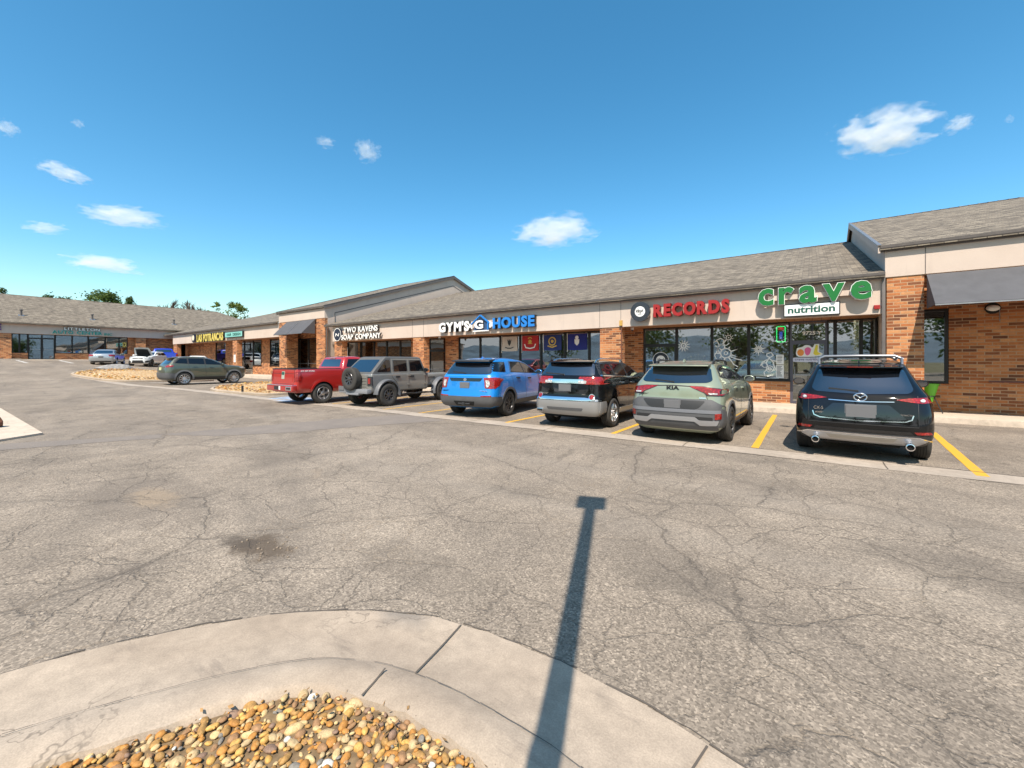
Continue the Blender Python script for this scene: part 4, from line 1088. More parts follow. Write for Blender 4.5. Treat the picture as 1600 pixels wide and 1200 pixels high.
def wing(m):
    y = c.hit('B', 0, 1.06)[0].y-.016
    m.tube([(.082*math.cos(a), y, 1.06+.062*math.sin(a)) for a in [2*math.pi*k/28 for k in range(28)]], .011, 8, True)
    m.tube([(-.066,y,1.092), (-.02,y,1.068), (0,y,1.045), (.02,y,1.068), (.066,y,1.092)], .010, 8)
c.part('emblem', M['chrome'], wing, 60)
c.text('badge', 'CX-5', .075, -.56, .83, M['chrome'], .13); c.text('badge', 'AWD', .045, -.55, .765, M['chrome'], .11); c.text('badge', 'SKYACTIV', .034, .56, .79, M['chrome'], .16)
for sx in (-1, 1): c.part('exhaust_pipe', M['chrome'], lambda m: m.lathe([(.050,-.12), (.056,0), (.046,.004), (.040,-.1)], (sx*.60, -.965+.0, .30), 'y', 20, True) if False else m.lathe([(.05,.15), (.056,-.03), (.044,-.034), (.04,.14)], (sx*.60,-.955,.31), 'y', 22, True), 40)
for sx in (-1, 1): c.part('exhaust_bore', M['well'], lambda m: m.lathe([(.043,-.01), (.0,-.01)], (sx*.60,-.955,.31), 'y', 18))
DLO = [(-.30,1.20), (.35,1.14), (1.2,1.10), (2.18,1.10), (1.45,1.47), (1.1,1.535), (.3,1.545), (-.1,1.50)]
c.decal('window_band', 'R', DLO, M['dark'], .003, .03, both=True)
for q in ([(-.22,1.22), (.28,1.175), (.28,1.50), (-.02,1.47)], [(.33,1.165), (1.10,1.125), (1.10,1.505), (.33,1.515)], [(1.17,1.12), (2.05,1.12), (1.42,1.44), (1.17,1.495)]): c.decal('side_window', 'R', q, M['sglass'], .006, .03, both=True)
c.decal('windshield', 'F', [(-.72,1.18), (.72,1.18), (.60,1.52), (-.60,1.52)], M['cglass'], .005, .06)
c.decal('head_lamp', 'F', [(.45,.90), (.82,.97), (.83,.86), (.55,.82)], M['clear'], .008, .02, both=True); c.decal('grille', 'F', [(-.42,.85), (.42,.85), (.30,.5), (-.30,.5)], M['dark'], .006, .05)
for yy in (0, 2.7): c.arc('wheel_arch_trim', yy, .37, .408, .47, -4, 184, M['grey'], .01)
c.decal('sill_trim', 'R', [(.46,.24), (2.24,.24), (2.24,.36), (.46,.36)], M['grey'], .01, .02, both=True)
for q in ([(.36,1.13), (.36,.52), (.5,.4)], [(1.14,1.10), (1.14,.40)], [(2.1,1.08), (2.15,.45)]): c.line('door_seam', 'R', q, .009, M['dark'], .002, True)
c.wheels(2.7, .80, .36, .225, .24, (10, False), M['alloyd']); c.mirrors(1.98, 1.20, .93, p_black); c.wiper(-.02, 1.155, -.42, 1.185); c.fin(-.05, 1.63)
c.rails(.575, -.10, 1.25, 1.635, plain('rack_grey', (.30,.30,.31), .35, .7), .085, .01, (.05, 1.05))

# --- sage green crossover ---------------------------------------------------------------
p_sage = mat_paint('paint_sage', (.25,.285,.205), .2, rough=.3)
c = Car('parked_car', 'sage green crossover with dark lower bumper and black roof rails', (-2.28, 9.71), rad(-1.4), p_sage)
LV = [(.22,-.74,3.35,.72,.10,.3,.05,.15), (.30,-.86,3.5,.85,.16,.35,.06,.2), (.45,-.95,3.62,.915,.20,.40,.07,.22), (.66,-.97,3.66,.932,.22,.42,.08,.24), (.80,-.955,3.65,.93,.22,.42,.08,.24), (.92,-.925,3.6,.925,.24,.42,.09,.25), (1.02,-.915,3.4,.915,.26,.40,.09,.25), (1.12,-.90,3.0,.895,.26,.38,.09,.22),
      (1.19,-.85,2.5,.865,.24,.28,.09,.15), (1.25,-.79,2.32,.825,.22,.22,.09,.12), (1.47,-.575,1.75,.70,.18,.2,.09,.14), (1.57,-.45,1.38,.63,.17,.18,.09,.14), (1.63,-.28,1.12,.565,.16,.18,.09,.14,.04,.03), (1.665,0,.9,.42,.15,.15,.06,.1,.04,.02), (1.675,.2,.7,.2,.1,.1,.03,.05,.02,.02)]
c.body(shell(LV, 4, [(0,1.0,.018,.55,.22)]), c.wells(2.755, .365, .93)); c.under(-.7, 3.3, .28, .93)
c.decal('rear_window', 'B', [(-.70,1.265), (-.62,1.225), (0,1.205), (.62,1.225), (.70,1.265), (.615,1.50), (.52,1.545), (0,1.56), (-.52,1.545), (-.615,1.50)], M['cglass'], .005, .04)
c.slab('spoiler', p_sage, [(-.42,1.605), (-.70,1.575), (-.705,1.56), (-.44,1.545)], .60, .10, 0)
c.decal('tail_lamp', 'B', [(.30,1.155), (.55,1.15), (.90,1.10), (.915,1.03), (.88,.985), (.64,1.0), (.60,1.035)], M['red'], .010, .02, both=True)
c.decal('tail_lamp_frame', 'B', [(.27,1.163), (.56,1.16), (.915,1.108), (.93,1.02), (.89,.965), (.63,.975), (.585,1.03)], M['dark'], .006, .02, both=True)
c.decal('reverse_lamp', 'B', [(.655,1.035), (.80,1.03), (.80,1.0), (.665,1.005)], M['clear'], .014, .01, both=True)
c.line('light_strip', 'B', [(-.33,1.15), (0,1.165), (.33,1.15)], .018, M['dark'], .006)
c.decal('lower_bumper', 'B', [(-.915,.78), (-.72,.905), (.72,.905), (.915,.78), (.90,.30), (-.90,.30)], M['grey'], .008, .03)
c.decal('lower_bumper_side', 'R', [(-.80,.74), (-.52,.66), (-.45,.54), (-.46,.36), (-.80,.36)], M['grey'], .010, .02, both=True)
c.decal('plate_recess', 'B', [(-.62,.875), (.62,.875), (.50,.735), (.40,.70), (-.40,.70), (-.50,.735)], M['dark'], .012, .05)
c.decal('bumper_ledge', 'B', [(-.86,.70), (.86,.70), (.86,.635), (-.86,.635)], plain('mid_grey_plastic', (.16,.165,.18), .5), .018, .02)
c.decal('diffuser', 'B', [(-.74,.565), (.74,.565), (.74,.48), (-.74,.48)], M['dark'], .014, .02)
c.decal('skid_plate', 'B', [(-.83,.50), (-.50,.50), (-.43,.56), (.43,.56), (.50,.50), (.83,.50), (.80,.41), (.52,.40), (.42,.47), (-.42,.47), (-.52,.40), (-.80,.41)], M['silver'], .024, .02)
c.decal('reflector', 'B', [(.775,.635), (.865,.645), (.865,.535), (.775,.525)], M['red'], .022, .01, both=True)
c.plate(0, .79, .31, .15); c.text('emblem', 'KIA', .10, 0, 1.085, M['blk'], .25, bold=.004); c.text('badge', 'SPORTAGE', .04, -.60, .965, M['blk'], .22); c.decal('badge', 'B', [(.50,.945), (.62,.945), (.62,.915), (.50,.915)], M['chrome'], .01)
c.line('tailgate_seam', 'B', [(-.62,.99), (-.66,.88)], .008, M['dark'], .002); c.line('tailgate_seam', 'B', [(.62,.99), (.66,.88)], .008, M['dark'], .002)
c.decal('window_band', 'R', [(-.35,1.33), (.3,1.27), (2.20,1.17), (1.5,1.51), (1.1,1.575), (.2,1.575), (-.2,1.50)], M['dark'], .003, .03, both=True)
for q in ([(-.24,1.345), (.30,1.295), (.30,1.54), (-.06,1.50)], [(.36,1.29), (1.10,1.25), (1.10,1.545), (.36,1.55)], [(1.17,1.245), (2.08,1.19), (1.45,1.49), (1.17,1.535)]): c.decal('side_window', 'R', q, M['sglass'], .006, .03, both=True)
c.decal('windshield', 'F', [(-.72,1.27), (.72,1.27), (.60,1.54), (-.60,1.54)], M['cglass'], .005, .06)
c.decal('head_lamp', 'F', [(.50,1.0), (.84,.95), (.84,.70), (.70,.72)], M['clear'], .008, .02, both=True); c.decal('grille', 'F', [(-.6,.95), (.6,.95), (.5,.7), (-.5,.7)], M['dark'], .006, .05)
for yy in (0, 2.755): c.arc('wheel_arch_trim', yy, .375, .413, .475, -6, 186, M['grey'], .012)
c.decal('sill_trim', 'R', [(.46,.26), (2.29,.26), (2.29,.43), (.46,.43)], M['grey'], .012, .02, both=True)
c.line('sill_strip', 'R', [(.5,.40), (1.4,.40), (2.3,.43)], .03, plain('dull_bronze', (.22,.12,.07), .4, .4), .016, True)
for q in ([(.30,1.26), (.36,.70), (.5,.47)], [(1.14,1.22), (1.16,.44)], [(2.15,1.14), (2.22,.5)]): c.line('door_seam', 'R', q, .009, M['dark'], .002, True)
c.decal('door_handle', 'R', [(.55,1.10), (.78,1.09), (.78,1.055), (.55,1.065)], p_sage, .03, .015, both=True); c.decal('door_handle', 'R', [(1.40,1.06), (1.63,1.05), (1.63,1.015), (1.40,1.025)], p_sage, .03, .015, both=True)
c.decal('fuel_door', 'R', ellipse(-.12,1.0,.085,.085,18), p_sage, .003, both=False)
c.wheels(2.755, .815, .365, .235, .24, (5, True), M['alloyd']); c.mirrors(2.02, 1.24, .88, p_sage); c.wiper(.0, 1.235, -.40, 1.27); c.fin(-.02, 1.655)
c.rails(.585, -.08, 1.30, 1.60, M['dark'], .085, .015)

# --- black boxy suv ------------------------------------------------------------------
c = Car('parked_car', 'black boxy suv with wide red tail lamps joined by a chrome bar', (-4.97, 10.0), rad(1.2), p_black)
LV = [(.26,-.70,3.40,.72,.10,.3,.05,.15), (.33,-.84,3.55,.85,.14,.35,.06,.2), (.45,-.93,3.66,.91,.18,.35,.07,.22), (.62,-.965,3.70,.925,.20,.38,.08,.24), (.74,-.96,3.70,.925,.20,.38,.08,.24), (.80,-.925,3.69,.922,.20,.38,.08,.24), (1.0,-.905,3.66,.92,.22,.40,.08,.25), (1.12,-.90,3.5,.912,.22,.38,.08,.22), (1.22,-.885,2.9,.895,.22,.30,.08,.15),
      (1.29,-.85,2.45,.865,.2,.22,.08,.12), (1.52,-.70,1.9,.745,.16,.2,.08,.14), (1.62,-.62,1.55,.68,.15,.18,.08,.14), (1.66,-.50,1.3,.61,.15,.18,.08,.14,.03,.03), (1.69,-.1,1.0,.44,.15,.15,.06,.1,.03,.02), (1.70,.1,.8,.2,.1,.1,.03,.05,.02,.02)]
c.body(shell(LV, 4, [(0,1.0,.010,.6,.3), (2.857,.95,.01,.6,.3)]), c.wells(2.857, .365, .925)); c.under(-.7, 3.4, .32, .92)
c.decal('rear_window', 'B', [(-.73,1.31), (.73,1.31), (.635,1.60), (-.635,1.60)], M['cglass'], .005, .06)
c.slab('spoiler', p_black, [(-.56,1.675), (-.76,1.655), (-.765,1.63), (-.6,1.615)], .60, .09, 0)
c.decal('tail_lamp', 'B', [(.36,1.275), (.86,1.275), (.905,1.26), (.91,1.10), (.50,1.10), (.36,1.165)], M['red'], .014, .03, both=True)
c.decal('lower_bumper_side', 'R', [(-.78,.69), (-.50,.69), (-.44,.55), (-.46,.42), (-.78,.42)], MATS['pewter_plastic'] if 'pewter_plastic' in MATS else plain('pewter_plastic', (.30,.295,.29), .42, .35), .012, .02, both=True)
c.decal('tail_lamp', 'R', [(-.79,1.275), (-.62,1.265), (-.60,1.20), (-.64,1.11), (-.79,1.10)], M['red'], .012, .03, both=True)
c.decal('chrome_bar', 'B', [(-.48,1.215), (.48,1.215), (.52,1.115), (-.52,1.115)], M['chrome'], .022, .02)
c.decal('reverse_lamp', 'B', [(.36,1.185), (.56,1.185), (.56,1.12), (.36,1.12)], M['clear'], .028, .02, both=True)
c.text('emblem', 'GMC', .09, 0, 1.13, M['signred'], .22, bold=.004); 
c.decal('plate_recess', 'B', [(-.36,1.09), (.36,1.09), (.29,.90), (-.29,.90)], plain('gloss_black', (0,0,0)), .004, .03)
c.plate(0, 1.005, .31, .155); c.text('badge', 'TERRAIN', .055, -.60, .835, M['chrome'], .26); c.text('badge', 'AWD', .04, .5, .845, M['chrome'], .10)
c.decal('bumper_chrome', 'B', [(-.88,.735), (-.55,.775), (.55,.775), (.88,.735), (.88,.70), (-.88,.70)], M['chrome'], .014, .02)
c.decal('lower_bumper', 'B', [(-.90,.69), (.90,.69), (.88,.40), (.78,.34), (-.78,.34), (-.88,.40)], plain('pewter_plastic', (.30,.295,.29), .42, .35), .010, .03)
c.decal('bumper_inset', 'B', [(-.50,.53), (.50,.53), (.46,.46), (-.46,.46)], M['grey'], .016, .03)
c.decal('reflector', 'B', ellipse(.70,.80,.055,.06,16), M['red'], .02, both=True); c.decal('reflector_ring', 'B', ellipse(.70,.80,.07,.075,18), M['chrome'], .012, both=True)
c.part('exhaust_pipe', M['chrome'], lambda m: m.box(-.78, -.60, -.95, -.8, .385, .47, .02), 40)
c.part('exhaust_bore', M['well'], lambda m: m.box(-.765, -.615, -.953, -.9, .40, .455))
c.decal('window_band', 'R', [(-.66,1.33), (.3,1.28), (2.22,1.20), (1.55,1.57), (1.2,1.62), (-.35,1.625), (-.55,1.58)], M['dark'], .003, .03, both=True)
for q in ([(-.58,1.355), (.16,1.315), (.16,1.585), (-.40,1.585)], [(.26,1.31), (1.05,1.27), (1.05,1.59), (.26,1.595)], [(1.13,1.265), (2.08,1.22), (1.5,1.55), (1.13,1.585)]): c.decal('side_window', 'R', q, M['sglass'], .006, .04, both=True)
c.line('window_chrome', 'R', [(-.64,1.315), (.3,1.27), (2.2,1.19)], .022, M['chrome'], .008, True)
c.decal('windshield', 'F', [(-.74,1.32), (.74,1.32), (.62,1.60), (-.62,1.60)], M['cglass'], .005, .06); c.decal('head_lamp', 'F', [(.5,1.1), (.85,1.1), (.85,.88), (.55,.88)], M['clear'], .008, .02, both=True); c.decal('grille', 'F', [(-.46,1.12), (.46,1.12), (.4,.7), (-.4,.7)], M['dark'], .006, .05)
for q in ([(.22,1.27), (.30,.75), (.46,.5)], [(1.09,1.22), (1.10,.42)], [(2.15,1.16), (2.2,.5)]): c.line('door_seam', 'R', q, .009, M['dark'], .002, True)
c.decal('door_handle', 'R', [(.45,1.13), (.68,1.12), (.68,1.085), (.45,1.095)], M['chrome'], .03, .015, both=True); c.decal('door_handle', 'R', [(1.30,1.10), (1.53,1.09), (1.53,1.055), (1.30,1.065)], M['chrome'], .03, .015, both=True)
c.decal('sill_trim', 'R', [(.46,.30), (2.39,.30), (2.39,.46), (.46,.46)], M['silver'], .012, .02, both=True)
c.wheels(2.857, .81, .365, .235, .24, (6, False), M['alloy']); c.mirrors(2.0, 1.27, .88, p_black); c.wiper(-.05, 1.335, -.60, 1.36); c.rails(.60, -.35, 1.4, 1.655, M['chrome'], .07, .02)

# --- bright blue suv -------------------------------------------------------------------
p_blue = mat_paint('paint_blue', (.006,.20,.60), .2, rough=.3)
c = Car('parked_car', 'bright blue suv with black steel wheels and a grey number plate', (-8.43, 10.06), rad(9.5), p_blue)
LV = [(.28,-.78,3.65,.78,.10,.3,.05,.15), (.36,-.94,3.85,.92,.16,.35,.06,.2), (.50,-1.03,3.95,.985,.20,.40,.08,.24), (.64,-1.05,4.0,1.0,.22,.42,.09,.26), (.72,-1.03,4.0,.998,.22,.42,.09,.26), (.90,-.99,3.95,.99,.24,.42,.10,.26), (1.08,-.97,3.8,.985,.25,.40,.10,.25), (1.18,-.95,3.3,.97,.25,.36,.10,.2), (1.26,-.91,2.75,.94,.24,.28,.10,.15),
      (1.32,-.86,2.5,.905,.22,.22,.10,.12), (1.56,-.68,1.95,.775,.18,.2,.10,.14), (1.68,-.56,1.55,.70,.17,.18,.10,.14), (1.73,-.42,1.3,.635,.16,.18,.1,.14,.05,.03), (1.765,0,1.0,.47,.15,.15,.06,.1,.05,.02), (1.775,.3,.8,.2,.1,.1,.03,.05,.02,.02)]
c.body(shell(LV, 4, [(0,1.0,.015,.6,.25)]), c.wells(3.025, .385, 1.0)); c.under(-.7, 3.7, .34, 1.0)
c.decal('rear_window', 'B', [(-.78,1.30), (-.7,1.275), (.7,1.275), (.78,1.30), (.68,1.59), (.6,1.61), (-.6,1.61), (-.68,1.59)], M['cglass'], .005, .04)
c.slab('spoiler', M['dark'], [(-.46,1.715), (-.80,1.685), (-.81,1.655), (-.5,1.64)], .66, .11, 0)
c.decal('quarter_window', 'R', [(-.82,1.36), (-.1,1.33), (.12,1.64), (-.50,1.64), (-.64,1.58)], M['sglass'], .005, .03, both=True)
c.decal('window_band', 'R', [(.18,1.325), (.40,1.315), (2.35,1.235), (1.62,1.60), (1.2,1.665), (.42,1.675)], M['dark'], .003, .02, both=True)
for q in ([(.29,1.345), (1.15,1.305), (1.15,1.635), (.50,1.645)], [(1.22,1.30), (2.2,1.255), (1.55,1.58), (1.22,1.63)]): c.decal('side_window', 'R', q, M['sglass'], .006, .03, both=True)
c.line('window_frame', 'R', [(.22,1.33), (.44,1.655), (1.2,1.65), (1.58,1.585), (2.3,1.25)], .024, plain('blue_grey_trim', (.03,.10,.24), .4), .010, True)
c.decal('tail_lamp', 'B', [(.60,1.18), (.93,1.185), (.975,1.14), (.97,.93), (.86,.865), (.66,.88), (.64,1.05)], M['red'], .012, .03, both=True)
c.decal('lower_bumper_side', 'R', [(-.93,.63), (-.52,.60), (-.44,.50), (-.46,.36), (-.93,.37)], M['grey'], .012, .02, both=True)
c.decal('tail_lamp', 'R', [(-.85,1.185), (-.55,1.17), (-.50,1.12), (-.62,1.07), (-.70,.95), (-.80,.87), (-.85,.87)], M['red'], .012, .03, both=True)
c.decal('reverse_lamp', 'B', [(.655,1.10), (.76,1.11), (.80,1.0), (.76,.905), (.69,.92), (.69,1.04)], M['clear'], .020, .03, both=True)
c.decal('applique', 'B', [(-.58,1.17), (.58,1.17), (.50,1.075), (-.50,1.075)], plain('gloss_black', (0,0,0)), .008, .03); c.decal('plate_recess', 'B', [(-.44,1.06), (.44,1.06), (.34,.82), (-.34,.82)], p_blue, .002, .03)
c.plate(0, .955, .31, .16); c.line('tailgate_crease', 'B', [(-.9,1.225), (0,1.235), (.9,1.225)], .014, plain('blue_light', (.05,.28,.65), .3), .006)
c.text('badge', 'EXPLORER', .045, -.66, .78, M['blk'], .24); c.text('badge', 'HYBRID', .05, .62, .785, M['chrome'], .24); c.part('emblem', M['chrome'], lambda m: m.lathe([(.055,0), (.045,-.012), (0,-.014)], (0, c.hit('B',0,1.12)[0].y-.004, 1.12), 'y', 20), 40)
c.decal('lower_bumper', 'B', [(-.985,.64), (.985,.64), (.96,.40), (.80,.33), (-.80,.33), (-.96,.40)], M['grey'], .010, .03)
c.decal('bumper_opening', 'B', [(-.36,.50), (.36,.50), (.30,.38), (-.30,.38)], M['well'], .016, .02); c.decal('reflector', 'B', [(.56,.665), (.86,.675), (.86,.64), (.56,.635)], M['red'], .014, .01, both=True)
c.part('tow_hitch', M['dark'], lambda m: (m.box(-.05, .05, -1.08, -.8, .39, .46, .01), m.tube([(-.2,-1.02,.42), (.2,-1.02,.42)], .025, 8)))
for yy in (0, 3.025): c.arc('wheel_arch_trim', yy, .395, .433, .50, -8, 188, M['grey'], .014)
c.decal('sill_trim', 'R', [(.46,.32), (2.55,.32), (2.55,.48), (.46,.48)], M['grey'], .012, .02, both=True)
for q in ([(.14,1.31), (.30,.85), (.52,.6), (.55,.5)], [(1.18,1.28), (1.20,.49)], [(2.3,1.22), (2.36,.5)]): c.line('door_seam', 'R', q, .009, M['dark'], .002, True)
c.decal('door_handle', 'R', [(.48,1.165), (.72,1.155), (.72,1.12), (.48,1.13)], M['dark'], .03, .015, both=True); c.decal('door_handle', 'R', [(1.34,1.135), (1.58,1.125), (1.58,1.09), (1.34,1.10)], M['dark'], .03, .015, both=True)
c.decal('windshield', 'F', [(-.80,1.34), (.80,1.34), (.66,1.64), (-.66,1.64)], M['cglass'], .005, .06); c.decal('head_lamp', 'F', [(.6,1.1), (.92,1.05), (.92,.9), (.62,.93)], M['clear'], .008, .02, both=True); c.decal('grille', 'F', [(-.56,1.05), (.56,1.05), (.5,.7), (-.5,.7)], M['dark'], .006, .05)
c.wheels(3.025, .86, .385, .245, .235, (8, False), M['alloyd']); c.mirrors(2.2, 1.30, .93, p_blue); c.wiper(-.02, 1.31, -.5, 1.345); c.fin(.1, 1.755)

# --- grey off-roader with spare wheel ---------------------------------------------------------
p_grey = mat_paint('paint_grey', (.20,.194,.178), .1, rough=.35)
c = Car('parked_car', 'grey off-road suv with a spare wheel on its back and slanted rear window', (-13.59, 9.75), rad(4.0), p_grey)
RZ = .42
c.body(shell([(.52,-.66,2.2,.70,.05,.05,0,0), (.58,-.70,2.2,.775,.05,.05,0,0), (.75,-.71,2.2,.79,.05,.05,0,0), (1.0,-.71,2.2,.80,.05,.05,0,0), (1.16,-.70,2.2,.80,.05,.05,0,0), (1.20,-.68,2.2,.785,.05,.05,0,0)], 2, (), 0), c.wells(3.008, RZ, .8)[:2])
c.body(shell([(.62,2.1,3.66,.62,.05,.12,0,.04), (.7,2.1,3.70,.70,.05,.12,0,.04), (1.0,2.1,3.70,.70,.05,.12,0,.04), (1.12,2.1,3.68,.68,.05,.12,0,.04), (1.17,2.1,3.62,.63,.05,.12,0,.04), (1.19,2.1,3.5,.40,.05,.12,0,.04)], 2, (), .09), [cyl(.5, 1.2, 3.008, RZ, .47), cyl(-1.2, -.5, 3.008, RZ, .47)], 'hood')
c.body(shell([(1.195,-.67,2.16,.775,.05,.06,0,.02), (1.24,-.65,2.13,.77,.05,.06,0,.02), (1.755,-.08,1.90,.70,.05,.06,0,.03), (1.81,.0,1.86,.685,.05,.06,0,.03), (1.838,.10,1.76,.62,.06,.06,0,.03), (1.845,.4,1.5,.3,.07,.06,0,.03)], 3, (), 0), [], 'hard_top', plain('top_grey', (.085,.085,.084), .6, var=.1))
c.under(-.6, 3.4, .56, .8)
c.decal('rear_window', 'B', [(-.66,1.27), (.66,1.27), (.57,1.72), (-.57,1.72)], M['cglass'], .006, .06)
c.decal('quarter_window', 'R', [(-.44,1.27), (.20,1.27), (.20,1.71), (.00,1.71)], M['sglass'], .006, .05, both=True)
c.decal('side_window', 'R', [(.37,1.27), (1.03,1.27), (1.03,1.70), (.37,1.70)], M['sglass'], .006, .06, both=True); c.decal('side_window', 'R', [(1.20,1.27), (1.95,1.27), (1.78,1.70), (1.20,1.70)], M['sglass'], .006, .06, both=True)
for q in ([(.29,1.76), (.27,1.2)], [(1.115,1.76), (1.115,1.2)]): c.line('pillar', 'R', q, .07, p_grey, .006, True)
c.line('door_frame', 'R', [(.27,1.235), (2.05,1.235)], .06, p_grey, .007, True); c.line('door_frame', 'R', [(.29,1.735), (1.85,1.735)], .05, p_grey, .007, True)
for q in ([(.25,1.2), (.25,1.08), (.50,.85), (.62,.62)], [(1.115,1.2), (1.115,.60)], [(2.02,1.2), (2.02,.62)]): c.line('door_seam', 'R', q, .014, M['dark'], .004, True)
for yy in (.66, 1.40): c.decal('door_handle', 'R', [(yy-.23,1.11), (yy-.03,1.11), (yy-.03,1.04), (yy-.23,1.04)], M['dark'], .03, .02, both=True)
for yy, zz in ((1.04,1.12), (1.04,.78), (1.95,1.12), (1.95,.78)): c.decal('hinge', 'R', [(yy,zz+.03), (yy+.15,zz+.03), (yy+.15,zz-.03), (yy,zz-.03)], p_grey, .03, .01, both=True)
c.decal('tail_lamp', 'B', [(.65,1.05), (.755,1.05), (.755,.85), (.65,.85)], M['red'], .035, .02, both=True); c.decal('tail_lamp_frame', 'B', [(.61,1.11), (.79,1.11), (.79,.78), (.61,.78)], M['dark'], .02, .02, both=True)
for i in range(4): c.decal('tailgate_rib', 'B', [(-.52,.74+.1*i), (.52,.74+.1*i), (.52,.77+.1*i), (-.52,.77+.1*i)], p_grey, .014, .01)
c.line('tailgate_seam', 'B', [(-.56,1.17), (-.56,.60), (.56,.60), (.56,1.17)], .012, M['dark'], .003)
c.part('rear_bumper', plain('bumper_grey', (.20,.205,.22), .45), lambda m: (m.box(-.80, .80, -.90, -.70, .50, .66, .03), m.box(-.35, .35, -.93, -.72, .44, .52, .02)), 40)
c.part('number_plate', M['plate'], lambda m: m.box(-.76, -.46, -.925, -.905, .60, .75, .004))
def flare(m, y, r0, r1, a0, a1, sx):
    n = 20; rings = []
    for i in range(n+1):
        a = rad(a0+(a1-a0)*i/n); co, si = math.cos(a), math.sin(a)
        rings.append([Vector((sx*.74, y+r0*co, RZ+r0*si)), Vector((sx*.74, y+(r1+.02)*co, RZ+(r1+.02)*si)), Vector((sx*.90, y+r1*co, RZ+r1*si)), Vector((sx*.94, y+(r1-.03)*co, RZ+(r1-.03)*si)), Vector((sx*.93, y+r0*co, RZ+r0*si))])
    m.loft(rings)
fl = plain('flare_grey', (.10,.105,.115), .5)
for sx in (1, -1):
    c.part('fender_flare', fl, lambda m: flare(m, 0, .50, .575, -6, 176, sx), 30); c.part('fender_flare', fl, lambda m: flare(m, 3.008, .50, .575, 2, 190, sx), 30)
    c.part('side_step', M['dark'], lambda m: (m.tube([(sx*.80,.55,.44), (sx*.88,.7,.40), (sx*.88,2.3,.40), (sx*.80,2.45,.44)], .03, 8), m.box(min(sx*.80,sx*.95), max(sx*.80,sx*.95), .8, 1.25, .415, .44), m.box(min(sx*.80,sx*.95), max(sx*.80,sx*.95), 1.6, 2.05, .415, .44)), 50)
    c.part('body_badge', M['blk'], lambda m: m.box(min(sx*.705,sx*.712), max(sx*.705,sx*.712), 2.3, 2.7, .98, 1.02))
ws = c.wheels(3.008, .80, RZ, .26, .225, (8, False), plain('gunmetal', (.14,.14,.145), .32, .8))
sp = ws[0].copy(); COL.objects.link(sp); sp.name = 'spare_wheel'
for ch in list(ws[0].children): d = ch.copy(); COL.objects.link(d); d.parent = sp
sp.location = (-.08, -.88, 1.02); sp.rotation_euler = (0, 0, rad(-90))
c.part('spare_carrier', M['dark'], lambda m: m.box(-.2, .04, -.78, -.70, .9, 1.14))
c.decal('grille', 'F', [(-.5,1.1), (.5,1.1), (.5,.8), (-.5,.8)], M['dark'], .006, .03); c.decal('head_lamp', 'F', ellipse(.52,.97,.1,.1), M['clear'], .02, both=True); c.decal('windshield', 'F', [(-.70,1.28), (.70,1.28), (.62,1.70), (-.62,1.70)], M['cglass'], .006, .04)
c.part('front_bumper', M['dark'], lambda m: m.box(-.8, .8, 3.68, 3.95, .5, .68, .03), 40); c.mirrors(1.95, 1.32, .80, M['dark'])

